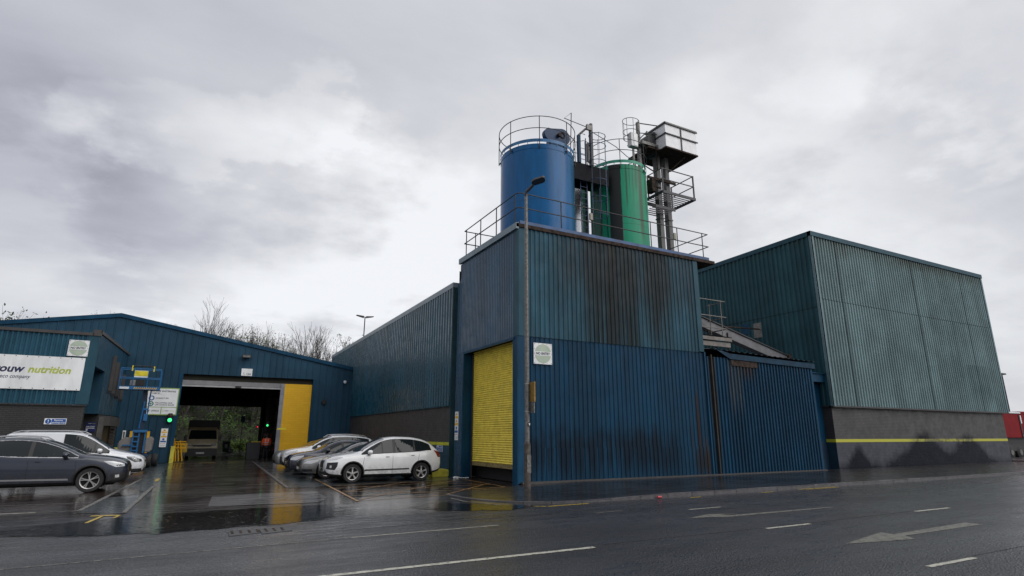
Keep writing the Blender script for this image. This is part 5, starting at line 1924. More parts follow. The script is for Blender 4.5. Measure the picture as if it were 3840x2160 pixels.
def make_car(name, label, cat, loc, rz, st, pnt, wheels, wr, win, opt):
    """st: stations (x, z bottom, z shoulder, z top, half width, half roof width), nose at x=0"""
    root = thing(name, loc, label, cat, opt.get('group'), rz)
    xs = [s[0] for s in st]
    F = [lambda x, k=k: interp(xs, [s[k] for s in st], x) for k in range(1, 6)]
    zb, zs, zt, wm, wt = F
    L = xs[-1]
    N = 56
    X = sorted(set([round(L * (.5 - .5 * math.cos(PI * i / N)) * .35 + L * i / N * .65, 4) for i in range(N + 1)]))
    rings = []
    for x in X:
        b, s, t_, w, r = zb(x), zs(x), zt(x), wm(x), wt(x)
        t_ = max(t_, s + .02)
        ring = [(0, b), (w * .55, b), (w * .90, b + .02), (w * .97, b + .09), (w, b + (s - b) * .42), (w * .995, b + (s - b) * .70), (w * .972, s - .05), (w * .945, s)]
        tt = t_ - s
        cab = min(1, max(0, (tt - .12) / .25))
        # greenhouse sides: tumblehome; hood: soft shoulder
        p1 = (w * .945 + (r - w * .945) * .45, s + tt * (.50 if cab > 0 else .5))
        p2 = (r + .035 * cab, t_ - .085 * cab - .02 * (1 - cab))
        p3 = (r - .06, t_ - .022 * cab - .008)
        ring += [p1, p2, p3, (r * .5, t_ - .003), (0, t_)]
        rings.append(ring)
    n = len(rings[0])
    verts, faces = [], []
    for x, ring in zip(X, rings):
        full = [(x, y, z) for (y, z) in ring] + [(x, -y, z) for (y, z) in ring[-2:0:-1]]
        verts += full
    m = 2 * n - 2
    for i in range(len(X) - 1):
        for j in range(m):
            j2 = (j + 1) % m
            faces.append((i * m + j, i * m + j2, (i + 1) * m + j2, (i + 1) * m + j))
    faces.append(tuple(range(m - 1, -1, -1)))
    faces.append(tuple((len(X) - 1) * m + j for j in range(m)))
    me = bpy.data.meshes.new('body')
    me.from_pydata(verts, [], faces)
    bm = bmesh.new()
    bm.from_mesh(me)
    bmesh.ops.recalc_face_normals(bm, faces=bm.faces)
    bm.to_mesh(me)
    bm.free()
    body = bpy.data.objects.new('body', me)
    COL.objects.link(body)
    tree = BVHTree.FromPolygons([Vector(v_) for v_ in verts], [f if len(f) == 4 else f for f in faces])
    ring_pts = []
    # wheel arches cut with a cylinder each
    cutters = []
    cb = bmesh.new()
    for wx in wheels:
        for sgn in (-1, 1):
            r_ = wr + .055
            res = bmesh.ops.create_cone(cb, cap_ends=True, segments=40, radius1=r_, radius2=r_, depth=.46)
            bmesh.ops.rotate(cb, verts=res['verts'], cent=(0, 0, 0), matrix=Matrix.Rotation(R(90), 3, 'X'))
            bmesh.ops.translate(cb, verts=res['verts'], vec=(wx, sgn * .92, wr + .01))
    cme = bpy.data.meshes.new('cut')
    cb.to_mesh(cme)
    cb.free()
    co = bpy.data.objects.new('cut', cme)
    COL.objects.link(co)
    md = body.modifiers.new('b', 'BOOLEAN')
    md.object = co
    md.operation = 'DIFFERENCE'
    md.solver = 'EXACT'
    dg = bpy.context.evaluated_depsgraph_get()
    me2 = bpy.data.meshes.new_from_object(body.evaluated_get(dg))
    body.modifiers.clear()
    body.data = me2
    bpy.data.objects.remove(co)
    me2.materials.clear()
    for mm in (pnt, V['arch'], V['black']):
        me2.materials.append(mm)
    clz = opt.get('clad', .0)
    for p in me2.polygons:
        c = p.center
        k = 0
        for wx in wheels:
            d = math.hypot(c.x - wx, c.z - wr - .01)
            if d < wr + .06 and abs(p.normal.y) < .5 and abs(c.y) > .6 and abs(d - (wr + .055)) < .02: k = 1
            if d < wr + .05 and abs(c.y) < .72: k = 1
            if c.z < zb(c.x) + clz and k == 0: k = 2
        if p.normal.z < -.8 and c.z < .5: k = 1
        p.material_index = k
        p.use_smooth = True
    try:
        me2.set_sharp_from_angle(angle=R(32))
    except Exception:
        pass
    body.parent = root

    def proj(pts, kind, side=1, off=.006, mat_=None, nm='panel', sub=3, parent=root, lbl=None, az=None):
        """lay a polygon onto the hull: kind 'side' takes (x,z); 'top' takes (x,y); 'front' takes (y,z); 'az' takes (u,z) seen from azimuth"""
        bm = bmesh.new()
        vs = [bm.verts.new((p[0], p[1], 0)) for p in pts]
        bm.faces.new(vs)
        bmesh.ops.triangulate(bm, faces=bm.faces)
        for _ in range(sub):
            bmesh.ops.subdivide_edges(bm, edges=bm.edges[:], cuts=1, use_grid_fill=True)
            bmesh.ops.triangulate(bm, faces=[f for f in bm.faces if len(f.verts) > 3])
        dead = []
        for v_ in bm.verts:
            a, b_ = v_.co.x, v_.co.y
            if kind == 'side':
                o_, d_ = Vector((a, side * 3, b_)), Vector((0, -side, 0))
            elif kind == 'top':
                o_, d_ = Vector((a, b_, 4)), Vector((0, 0, -1))
            elif kind == 'front':
                o_, d_ = Vector((-3, a, b_)), Vector((1, 0, 0))
            elif kind == 'back':
                o_, d_ = Vector((L + 3, a, b_)), Vector((-1, 0, 0))
            else:
                ca, sa = math.cos(az), math.sin(az)
                d_ = Vector((ca, -side * sa, 0))
                uv = Vector((sa, side * ca, 0))       # across the view
                o_ = Vector((0, 0, 0)) + uv * a - d_ * 5
                o_.z = b_
            h, nrm, idx, dist = tree.ray_cast(o_, d_)
            if h is None:
                h2, nrm, idx, dist = tree.find_nearest(o_ + d_ * 4)
                h = h2
            if nrm.dot(d_) > 0: nrm = -nrm
            v_.co = h + nrm * off
        me_ = bpy.data.meshes.new(nm)
        bmesh.ops.recalc_face_normals(bm, faces=bm.faces)
        bm.to_mesh(me_)
        bm.free()
        me_.materials.append(mat_)
        for p in me_.polygons: p.use_smooth = True
        return put(me_, nm, parent, local=True, label=lbl)

    if opt.get('arch_trim'):
        for wx in wheels:
            for side in (-1, 1):
                r0, r1 = wr + .056, wr + .06 + opt['arch_trim']
                an = [R(-8 + 196 * i / 20) for i in range(21)]
                for q in range(20):
                    a0, a1 = an[q], an[q + 1]
                    ring_pts.append([(wx + r_ * math.cos(a_), wr + .01 + r_ * math.sin(a_)) for (r_, a_) in ((r0, a0), (r1, a0), (r1, a1), (r0, a1))])
                mb = MB()
                for quad in ring_pts:
                    out_ = []
                    for (a, b_) in quad:
                        h = tree.ray_cast(Vector((a, side * 3, b_)), Vector((0, -side, 0)))[0]
                        if h is None: h = Vector((a, side * wm(a), b_))
                        out_.append((h.x, h.y + side * .008, h.z))
                    mb.poly(out_)
                mb.build('arch_trim', V['black'], root, local=True)
                ring_pts.clear()
    x0, x1 = win['side'][0][0], win['side'][-1][1]
    # side glass, pillars are what is left between the panes
    def pane(x0, x1, lean0, lean1, m_, nm='window', lo=.02, hi=.10, off=.013):
        k = 14
        lower, upper = [], []
        for i in range(k + 1):
            x = x0 + (x1 - x0) * i / k
            a = zs(x) + lo
            c = zt(x) - hi
            lower.append((x, a))
            upper.append((x, max(a + .004, c)))
        # lean the end edges
        zl = lambda p, x_, ln: (p[0] + (ln * (p[1] - (zs(x_) + lo)) if True else 0), p[1])
        poly = lower[:]
        up2 = []
        for (x, z_) in upper:
            f = (x - x0) / (x1 - x0)
            ln = lean0 * (1 - f) + lean1 * f
            up2.append((x + ln * (z_ - zs(x) - lo), z_))
        for side in (-1, 1):
            proj(poly + up2[::-1], 'side', side, off, m_, nm, 2)
    pane(win['side'][0][0] - .03, win['side'][-1][1] + .02, 0, win['side'][-1][3], V['black'], 'window_frame', .008, .088, .008)
    for w_ in win['side']:
        pane(*w_[:4], V['glass'])
    if opt.get('chrome_line'):
        for side in (-1, 1):
            pts = []
            x0, x1 = win['side'][0][0], win['side'][-1][1]
            k = 16
            lo_ = [(x0 + (x1 - x0) * i / k, zs(x0 + (x1 - x0) * i / k) - .005) for i in range(k + 1)]
            hi_ = [(a, b_ + .022) for a, b_ in lo_]
            proj(lo_ + hi_[::-1], 'side', side, .008, V['chrome'], 'window_trim', 1)
            k = 18
            lo_ = [(x0 + (x1 - x0) * i / k, max(zs(x0 + (x1 - x0) * i / k) + .02, zt(x0 + (x1 - x0) * i / k) - .10)) for i in range(k + 1)]
            hi_ = [(a, b_ + .022) for a, b_ in lo_]
            proj(lo_ + hi_[::-1], 'side', side, .008, V['chrome'], 'window_trim', 1)
    x0, x1 = win['screen']
    k = 5
    e = [(x0 + (x1 - x0) * i / k) for i in range(k + 1)]
    cur = lambda f: .06 * (1 - f)
    poly = [(x0 + .10, -wt(x0) - .03)] + [(x0 - .02, -.3), (x0 - .03, 0), (x0 - .02, .3)] + [(x0 + .10, wt(x0) + .03)] + [(x, wt(x) - .03) for x in e[1:]] + [(x1 - .02, 0)] + [(x, -wt(x) + .03) for x in e[:0:-1]]
    proj(poly, 'top', 1, .005, V['glass_cab'], 'windscreen', 3)
    x0, x1 = win['rear']
    proj([(x0, -wt(x0) + .08), (x1, -wt(x1) + .04), (x1, wt(x1) - .04), (x0, wt(x0) - .08)], 'top', 1, .005, V['glass'], 'rear_window', 3)
    # shut lines
    for x in opt['doors']:
        for side in (-1, 1):
            pts = [(x[0], .30), (x[1], zs(x[1]) - .01), (x[1] + .010, zs(x[1]) - .01), (x[0] + .010, .30)]
            proj(pts, 'side', side, .002, V['arch'], 'door_seam', 3)
    for x in opt['handles']:
        for side in (-1, 1):
            zz_ = zs(x) - .115
            proj([(x, zz_), (x + .16, zz_ + .006), (x + .17, zz_ + .03), (x, zz_ + .03)], 'side', side, .022, pnt if not opt.get('chrome_handle') else V['chrome'], 'door_handle', 1)
            proj([(x + .02, zz_ - .018), (x + .14, zz_ - .012), (x + .14, zz_ + .004), (x + .02, zz_ + .002)], 'side', side, .004, V['arch'], 'door_handle', 1)
    if 'rub' in opt:
        a, b_, z_, m_ = opt['rub']
        for side in (-1, 1):
            proj([(a, z_), (b_, z_ + .02), (b_ - .02, z_ + .065), (a + .02, z_ + .05)], 'side', side, .014, m_, 'rubbing_strip', 3)
    # lamps, grille, plate
    for (pts, kind, m_, nm) in opt['front']:
        for side in ((-1, 1) if kind != 'front' else (1,)):
            if kind == 'az':
                proj(pts, 'az', side, .008, m_, nm, 3, az=opt.get('azim', R(48)))
            elif kind == 'side':
                proj(pts, 'side', side, .008, m_, nm, 3)
            else:
                proj(pts, 'front', 1, .010, m_, nm, 3)
    if opt.get('bonnet_seam'):
        a, b_ = opt['bonnet_seam']
        for side in (-1, 1):
            proj([(a, side * (wt(a) - .02)), (b_, side * (wt(b_) + .02)), (b_, side * (wt(b_) + .03)), (a, side * (wt(a) - .01))], 'top', 1, .002, V['arch'], 'bonnet_seam', 3)
    # mirrors
    mx, mz = opt['mirror']
    for side in (-1, 1):
        mb = MB()
        w_ = wm(mx) * .97
        mb.lathe([(.0, 0), (.55, .05), (.9, .3), (1, .8), (.9, 1.0), (0, 1.0)], (0, 0, 0), 12, 'x')
        mb.v = [(mx + .0 + v_[0] * .15, side * (w_ + .10) + v_[1] * .11, mz + .07 + v_[2] * .085) for v_ in mb.v]
        mr = mb.build('wing_mirror', opt.get('mirror_mat', pnt), root, smooth=True, local=True)
        mb = MB()
        mb.box(mx + .03, mx + .10, min(side * (w_ - .06), side * (w_ + .04)), max(side * (w_ - .06), side * (w_ + .04)), mz - .03, mz + .03)
        mb.build('mirror_arm', V['black'], mr, local=True)
    if opt.get('rails'):
        a, b_ = opt['rails']
        for side in (-1, 1):
            mb = MB()
            pts = [(a + (b_ - a) * i / 10, side * (wt(a + (b_ - a) * i / 10) - .02), zt(a + (b_ - a) * i / 10) + (.045 if 0 < i < 10 else -.01)) for i in range(11)]
            mb.tube(pts, .018, 6)
            mb.build('roof_rail', opt.get('rail_mat', V['chrome']), root, smooth=True, local=True)
    # wheels
    sp, phase = opt['spokes'], opt.get('phase', .2)
    for wx in wheels:
        for side in (-1, 1):
            wy = side * (wm(wx) * .985 - .11)
            wh = bpy.data.objects.new('wheel', None)
            wh.empty_display_size = .2
            COL.objects.link(wh)
            wh.parent = root
            wh.location = (wx, wy, wr)
            hw = .105
            mb = MB()
            ri = wr * opt.get('rim', .66)
            prof = [(ri, -hw * .95), (wr * .93, -hw), (wr * .985, -hw * .75), (wr, -hw * .4), (wr, hw * .4), (wr * .985, hw * .75), (wr * .93, hw), (ri, hw * .95)]
            mb.lathe(prof, (0, 0, 0), 40, 'y')
            mb.build('tyre', V['tyre'], wh, smooth=True, local=True)
            mb = MB()
            o_ = side
            mb.lathe([(ri * 1.0, hw * .93 * o_), (ri * .93, hw * .86 * o_), (ri * .90, hw * .4 * o_), (ri * .9, -hw * .9 * o_)], (0, 0, 0), 36, 'y')
            mb.build('rim', V['alloy'], wh, smooth=True, local=True)
            mb = MB()
            mb.lathe([(0, .02 * o_), (ri * .9, .02 * o_)], (0, 0, 0), 24, 'y')
            mb.lathe([(0, .035 * o_), (ri * .55, .035 * o_), (ri * .55, .02 * o_)], (0, 0, 0), 24, 'y')
            mb.build('brake_disc', V['arch'], wh, local=True)
            mb = MB()
            mb.mi = 0
            for k in range(sp):
                an = 2 * PI * k / sp + phase
                for tw in ((0,) if not opt.get('twin') else (-.14, .14)):
                    ca, sa = math.cos(an + tw), math.sin(an + tw)
                    cb_, sb_ = math.cos(an + tw * .35), math.sin(an + tw * .35)
                    i = len(mb.v)
                    wi, wo = ri * opt.get('spoke_w', .13), ri * opt.get('spoke_w', .13) * 1.25
                    for (rr, ww, yy_, c_, s_) in ((ri * .08, wi, .90, cb_, sb_), (ri * .55, wi * .82, .80, (ca + cb_) / 2, (sa + sb_) / 2), (ri * .97, wo, .86, ca, sa)):
                        mb.v.append((rr * c_ - ww * s_, (hw * yy_ - .03) * o_, rr * s_ + ww * c_))
                        mb.v.append((rr * c_ - ww * .55 * s_, hw * yy_ * o_, rr * s_ + ww * .55 * c_))
                        mb.v.append((rr * c_ + ww * .55 * s_, hw * yy_ * o_, rr * s_ - ww * .55 * c_))
                        mb.v.append((rr * c_ + ww * s_, (hw * yy_ - .03) * o_, rr * s_ - ww * c_))
                    for q in (0, 4):
                        for j in range(3):
                            mb.f.append((i + q + j, i + q + j + 1, i + q + j + 5, i + q + j + 4))
                            mb.m.append(0)
            mb.lathe([(0, hw * .98 * o_), (ri * .13, hw * .96 * o_), (ri * .17, hw * .8 * o_)], (0, 0, 0), 16, 'y')
            mb.build('spokes', V['alloy'], wh, local=True)
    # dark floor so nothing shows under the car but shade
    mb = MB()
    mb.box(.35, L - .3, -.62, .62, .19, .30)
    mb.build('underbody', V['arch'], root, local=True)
    if 'rear' in opt:
        for (pts, m_, nm) in opt['rear']:
            for side in (-1, 1):
                proj(pts, 'side', side, .008, m_, nm, 3)
    return root, proj


P_white = paint('paint_white', (0.84, 0.85, 0.85))
P_slate = paint('paint_slate', (0.012, 0.018, 0.034), .3, .28)
P_silver = paint('paint_silver', (0.42, 0.43, 0.43), .6, .3)
P_grey = paint('paint_grey', (0.22, 0.215, 0.21), .6, .3)
P_navy = paint('paint_navy', (0.012, 0.014, 0.035), .3, .25)
P_van = paint('paint_van', (0.74, 0.76, 0.79), .05, .3)

suv = [(0.0, .40, .66, .69, .56, .42), (.05, .30, .74, .79, .66, .46), (.16, .25, .80, .87, .76, .52), (.45, .22, .87, .95, .86, .58), (.85, .21, .93, 1.01, .895, .64), (1.12, .21, .965, 1.06, .905, .665),
       (1.45, .21, .99, 1.25, .915, .63), (1.80, .21, 1.00, 1.44, .92, .60), (2.15, .21, 1.015, 1.57, .92, .58), (2.6, .21, 1.03, 1.63, .92, .58), (3.1, .21, 1.05, 1.62, .92, .575), (3.55, .22, 1.08, 1.56, .91, .56),
       (3.85, .24, 1.11, 1.47, .90, .55), (4.08, .28, 1.10, 1.32, .875, .56), (4.25, .33, 1.03, 1.12, .84, .60), (4.33, .38, .93, .98, .80, .60), (4.37, .48, .80, .84, .72, .5)]
bp1 = dict(doors=[(1.22, 1.34), (2.38, 2.40), (3.30, 3.45)], handles=[2.12, 3.10], rub=(1.35, 3.05, .42, V['black']), mirror=(1.42, 1.0), spokes=5, phase=.3, spoke_w=.17, clad=.10, arch_trim=.03, bonnet_seam=(.35, 1.15), azim=R(40),
           front=[([(-.30, .42), (.30, .42), (.27, .78), (-.27, .78)], 'front', V['black'], 'grille'),
                  ([(-.26, .44), (.26, .44), (.26, .54), (-.26, .54)], 'front', V['plate'], 'licence_plate'),
                  ([(.10, .80), (.34, .82), (.58, .90), (.50, .91), (.25, .90), (.12, .86)], 'side', V['lamp'], 'headlight'),
                  ([(.03, .50), (.30, .47), (.38, .60), (.40, .74), (.06, .72)], 'side', V['black'], 'fog_lamp_surround'),
                  ([(.13, .55), (.19, .54), (.20, .62), (.14, .63)], 'side', V['lamp'], 'fog_lamp')],
           rear=[([(4.02, 1.12), (4.26, 1.06), (4.32, .86), (4.20, .86), (4.14, .98)], V['red'], 'tail_light')], group='cars parked nose out along the brick wall')
make_car('parked_car', 'white high-roofed hatchback, nearest car of the row by the brick wall', 'car', (4.36, 22.78, 0), 0, suv, P_white, (.93, 3.54), .335,
         dict(side=[(1.26, 1.98, .0, .0), (2.02, 2.40, .0, .0), (2.50, 3.22, .0, .0), (3.28, 3.92, .0, -.25)], screen=(1.18, 2.12), rear=(3.75, 4.15)), bp1)

sed = [(0.0, .36, .56, .58, .60, .42), (.06, .26, .64, .68, .70, .48), (.2, .21, .70, .76, .80, .54), (.6, .19, .77, .85, .87, .62), (1.1, .18, .83, .92, .90, .66), (1.38, .18, .86, .96, .91, .68), (1.75, .18, .885, 1.14, .915, .61), (2.1, .18, .90, 1.30, .92, .57),
       (2.45, .18, .92, 1.395, .92, .55), (2.9, .18, .94, 1.415, .92, .54), (3.4, .19, .96, 1.36, .91, .54), (3.8, .20, .97, 1.24, .90, .56), (4.2, .22, .97, 1.08, .88, .62), (4.6, .27, .95, 1.01, .84, .62), (4.78, .38, .86, .90, .76, .6)]
make_car('parked_car', 'dark silver saloon with chrome trimmed bumper, second car from the white hatchback', 'car', (3.92, 25.35, 0), 0, sed, P_grey, (.95, 3.66), .33,
         dict(side=[(1.48, 2.35, 0, 0), (2.45, 3.3, 0, 0), (3.35, 3.75, 0, 0)], screen=(1.42, 2.4), rear=(3.5, 4.1)),
         dict(doors=[(1.35, 1.45), (2.4, 2.42)], handles=[2.15, 3.2], mirror=(1.62, .9), spokes=5, clad=.02, bonnet_seam=(.3, 1.38), azim=R(40), mirror_mat=P_grey,
              front=[([(-.30, .46), (.30, .46), (.36, .66), (-.36, .66)], 'front', V['black'], 'grille'),
                     ([(-.26, .36), (.26, .36), (.26, .46), (-.26, .46)], 'front', V['plate'], 'licence_plate'),
                     ([(.08, .60), (.34, .58), (.60, .66), (.66, .73), (.22, .70)], 'side', V['lamp'], 'headlight'),
                     ([(.06, .30), (.42, .30), (.40, .38), (.05, .39)], 'side', V['black'], 'air_intake'),
                     ([(.03, .255), (.55, .235), (.55, .26), (.03, .285)], 'side', V['chrome'], 'bumper_trim'),
                     ([(.06, .395), (.30, .395), (.30, .412), (.06, .412)], 'side', V['chrome'], 'bumper_trim')], group='cars parked nose out along the brick wall'))

hat = [(0.0, .38, .60, .63, .58, .42), (.06, .26, .70, .75, .70, .46), (.2, .21, .77, .84, .80, .52), (.55, .19, .84, .93, .87, .60), (1.0, .18, .89, .99, .90, .64), (1.22, .18, .91, 1.03, .905, .66), (1.6, .18, .93, 1.22, .91, .61), (1.95, .18, .95, 1.38, .91, .57),
       (2.3, .18, .96, 1.455, .91, .55), (2.8, .18, .98, 1.47, .91, .54), (3.3, .19, 1.01, 1.42, .90, .53), (3.75, .22, 1.03, 1.28, .88, .54), (4.05, .28, .98, 1.06, .84, .58), (4.25, .40, .84, .88, .74, .5)]
make_car('parked_car', 'black-navy hatchback between the dark silver saloon and the white crossover', 'car', (3.80, 27.95, 0), 0, hat, P_navy, (.92, 3.5), .33,
         dict(side=[(1.32, 2.2, 0, 0), (2.3, 3.1, 0, 0), (3.15, 3.65, 0, 0)], screen=(1.28, 2.25), rear=(3.45, 3.95)),
         dict(doors=[(1.25, 1.35), (2.25, 2.27)], handles=[2.0, 3.0], mirror=(1.5, .95), spokes=5, clad=.03, bonnet_seam=(.3, 1.25), azim=R(40), mirror_mat=P_navy,
              front=[([(-.32, .32), (.32, .32), (.36, .52), (-.36, .52)], 'front', V['black'], 'grille'),
                     ([(-.26, .45), (.26, .45), (.26, .56), (-.26, .56)], 'front', V['plate'], 'licence_plate'),
                     ([(.08, .64), (.30, .62), (.58, .76), (.60, .82), (.30, .79), (.10, .72)], 'side', V['lamp'], 'headlight')], group='cars parked nose out along the brick wall'))

kug = [(0.0, .42, .70, .73, .56, .42), (.05, .30, .82, .87, .68, .46), (.18, .25, .88, .95, .79, .54), (.5, .22, .94, 1.04, .88, .62), (.95, .21, .99, 1.10, .905, .66), (1.15, .21, 1.01, 1.14, .91, .67), (1.5, .21, 1.02, 1.34, .92, .62), (1.9, .21, 1.04, 1.54, .92, .585),
       (2.3, .21, 1.06, 1.65, .92, .57), (2.9, .21, 1.10, 1.67, .92, .57), (3.5, .22, 1.15, 1.64, .91, .56), (4.0, .26, 1.19, 1.56, .89, .55), (4.18, .3, 1.2, 1.50, .87, .54), (4.30, .36, 1.08, 1.14, .83, .58), (4.44, .46, .86, .90, .76, .5)]
make_car('parked_car', 'white crossover with roof rails and tail spoiler behind the navy hatchback', 'car', (3.92, 30.55, 0), 0, kug, P_white, (.93, 3.62), .35,
         dict(side=[(1.28, 2.2, 0, 0), (2.3, 3.15, 0, 0), (3.22, 4.0, 0, 0)], screen=(1.2, 2.2), rear=(4.05, 4.25)),
         dict(doors=[(1.3, 1.36), (2.26, 2.28)], handles=[2.0, 3.05], mirror=(1.45, 1.05), spokes=5, clad=.10, arch_trim=.03, bonnet_seam=(.3, 1.2), azim=R(40), rails=(2.0, 3.95),
              front=[([(-.42, .36), (.42, .36), (.30, .66), (-.30, .66)], 'front', V['black'], 'grille'),
                     ([(-.26, .5), (.26, .5), (.26, .61), (-.26, .61)], 'front', V['plate'], 'licence_plate'),
                     ([(.05, .40), (.20, .38), (.22, .62), (.06, .66)], 'side', V['black'], 'air_intake'),
                     ([(.08, .76), (.34, .80), (.62, .93), (.58, .98), (.26, .92), (.08, .86)], 'side', V['lamp'], 'headlight')], group='cars parked nose out along the brick wall'))
make_car('parked_car', 'pale silver hatchback parked farthest, beside the amber panel', 'car', (3.90, 33.3, 0), 0, hat, P_silver, (.92, 3.5), .33,
         dict(side=[(1.32, 2.2, 0, 0), (2.3, 3.1, 0, 0), (3.15, 3.65, 0, 0)], screen=(1.28, 2.25), rear=(3.45, 3.95)),
         dict(doors=[(1.25, 1.35), (2.25, 2.27)], handles=[2.0, 3.0], mirror=(1.5, .95), spokes=5, clad=.03, bonnet_seam=(.3, 1.25), azim=R(40),
              front=[([(-.40, .30), (.40, .30), (.46, .54), (-.46, .54)], 'front', V['black'], 'grille'),
                     ([(-.26, .42), (.26, .42), (.26, .53), (-.26, .53)], 'front', V['plate'], 'licence_plate'),
                     ([(.08, .62), (.30, .60), (.62, .76), (.60, .84), (.30, .80), (.10, .72)], 'side', V['lamp'], 'headlight')], group='cars parked nose out along the brick wall'))

kad = [(0.0, .42, .70, .73, .56, .40), (.05, .30, .80, .85, .68, .46), (.2, .25, .87, .94, .79, .54), (.5, .23, .93, 1.01, .88, .62), (.95, .22, .98, 1.07, .91, .66), (1.22, .22, 1.00, 1.11, .915, .67), (1.6, .22, 1.01, 1.29, .92, .62), (2.0, .22, 1.02, 1.46, .92, .585),
       (2.4, .22, 1.03, 1.57, .92, .57), (2.9, .22, 1.05, 1.61, .92, .57), (3.4, .22, 1.09, 1.58, .91, .56), (3.9, .25, 1.13, 1.49, .89, .55), (4.2, .3, 1.10, 1.30, .86, .56), (4.38, .36, 1.0, 1.06, .82, .58), (4.45, .48, .82, .86, .74, .5)]
make_car('parked_car', 'dark slate blue crossover cut by the left edge of the picture, nose to the driveway', 'car', (-1.62, 22.98, 0), PI, kad, P_slate, (.93, 3.58), .355,
         dict(side=[(1.30, 2.42, .0, .0), (2.52, 3.4, .0, .0), (3.46, 3.9, 0, 0)], screen=(1.25, 2.35), rear=(3.7, 4.1)),
         dict(doors=[(1.30, 1.34), (2.46, 2.48)], handles=[2.18, 3.25], mirror=(1.52, 1.03), spokes=5, twin=True, phase=.15, spoke_w=.07, rim=.70, clad=.15, arch_trim=.04, bonnet_seam=(.3, 1.25), azim=R(40), rails=(2.2, 3.9),
              chrome_line=True, chrome_handle=False, mirror_mat=P_navy, rub=(1.45, 3.2, .37, V['chrome']),
              front=[([(-.34, .55), (.34, .55), (.40, .72), (-.40, .72)], 'front', V['black'], 'grille'),
                     ([(-.26, .43), (.26, .43), (.26, .54), (-.26, .54)], 'front', V['plate'], 'licence_plate'),
                     ([(.10, .74), (.32, .72), (.50, .80), (.66, .90), (.40, .89), (.12, .82)], 'side', V['lamp'], 'headlight'),
                     ([(.16, .755), (.30, .745), (.34, .79), (.18, .80)], 'side', V['lamp_dark'], 'headlight_insert'),
                     ([(.05, .34), (.42, .32), (.42, .52), (.06, .56)], 'side', V['black'], 'bumper_trim'),
                     ([(.20, .42), (.30, .41), (.31, .49), (.21, .50)], 'side', V['lamp'], 'fog_lamp')]))
van = [(0.0, .42, .66, .70, .62, .46), (.05, .28, .74, .80, .72, .50), (.2, .24, .82, .90, .81, .58), (.55, .22, .90, 1.00, .87, .66), (.95, .21, .96, 1.09, .89, .70), (1.1, .21, .98, 1.14, .895, .70), (1.5, .21, 1.0, 1.40, .90, .66), (1.85, .21, 1.02, 1.62, .90, .64),
       (2.15, .21, 1.03, 1.74, .90, .66), (2.6, .21, 1.04, 1.79, .90, .70), (3.4, .21, 1.05, 1.79, .90, .71), (4.2, .23, 1.06, 1.76, .89, .70), (4.36, .26, 1.05, 1.70, .87, .68), (4.41, .4, .95, 1.5, .84, .62)]
make_car('parked_van', 'silvery white small panel van with roof rails behind the slate blue crossover', 'van', (-1.50, 28.1, 0), PI, van, P_van, (.88, 3.56), .32,
         dict(side=[(1.20, 1.62, .0, .0), (1.68, 2.62, .0, .0)], screen=(1.12, 1.98), rear=(4.37, 4.40)),
         dict(doors=[(1.22, 1.28), (2.68, 2.72)], handles=[2.45, 3.1], mirror=(1.38, 1.03), spokes=5, clad=.05, bonnet_seam=(.3, 1.15), azim=R(40), rails=(2.0, 4.2), mirror_mat=P_van,
              front=[([(-.40, .66), (.40, .66), (.40, .72), (-.40, .72)], 'front', V['black'], 'grille'),
                     ([(-.26, .46), (.26, .46), (.26, .57), (-.26, .57)], 'front', V['plate'], 'licence_plate'),
                     ([(-.6, .28), (.6, .28), (.6, .40), (-.6, .40)], 'front', V['black'], 'air_intake'),
                     ([(.08, .68), (.30, .66), (.56, .80), (.60, .88), (.34, .86), (.10, .76)], 'side', V['lamp_dark'], 'headlight'),
                     ([(.24, .71), (.40, .75), (.42, .83), (.28, .82)], 'side', V['lamp'], 'headlight_insert'),
                     ([(.05, .30), (.40, .29), (.38, .42), (.06, .43)], 'side', V['black'], 'air_intake')]))

# ------------------------------------------------------------ boom lift
bl_ = thing('boom_lift', (-2.5, 37, 0), 'blue boom lift with raised railed basket and grey covers standing before the workshop', 'boom lift')
LB, LG = M['lift_blue'], M['lift_grey']
YL = 37.0
boxpart('chassis', (-3.2, -1.9, YL - .3, YL + 1.1, .32, .72), mat('lift_blue_dark', (0.008, 0.04, 0.10), .5), bl_, .03)
for (xx, yy) in ((-1.98, -.05), (-1.74, 1.25), (-3.2, -.05), (-3.2, 1.25)):
    mb = MB()
    mb.lathe([(.12, -.02), (.30, -.02), (.34, .03), (.34, .20), (.30, .25), (.12, .25)], (xx, YL + yy, .34), 24, 'x')
    wv = mb.build('wheel', V['tyre'], bl_, smooth=True)
    mb = MB()
    mb.lathe([(0, .235), (.17, .235), (.17, .20)], (xx, YL + yy, .34), 16, 'x')
    mb.build('hub', LG, wv)
mb = MB()
mb.prism([(-3.30, .95), (-3.30, 1.30), (-3.1, 1.55), (-2.62, 1.55), (-2.62, .82), (-3.2, .82)], YL - .25, YL + .9, 'y')
mb.build('engine_cover', LG, bl_, bevel=.05)
mb = MB()
mb.prism([(-2.12, .78), (-2.12, 1.40), (-2.0, 1.58), (-1.82, 1.58), (-1.76, 1.42), (-1.80, .85), (-1.9, .78)], YL - .25, YL + .9, 'y')
mb.build('tank_cover', LG, bl_, bevel=.05)
mb = MB()
for xx in (-2.72, -2.46, -2.18):
    mb.box(xx, xx + .07, YL - .35, YL - .22, .75, 1.92)
for z_ in (.85, 1.05, 1.3, 1.55, 1.78):
    mb.box(-2.72, -2.40, YL - .37, YL - .30, z_, z_ + .06)
mb.box(-2.72, -2.08, YL - .4, YL - .2, 1.80, 1.93)
mb.box(-3.1, -2.6, YL - .4, YL - .3, 1.12, 1.18)
mb.build('turret_frame', LB, bl_)
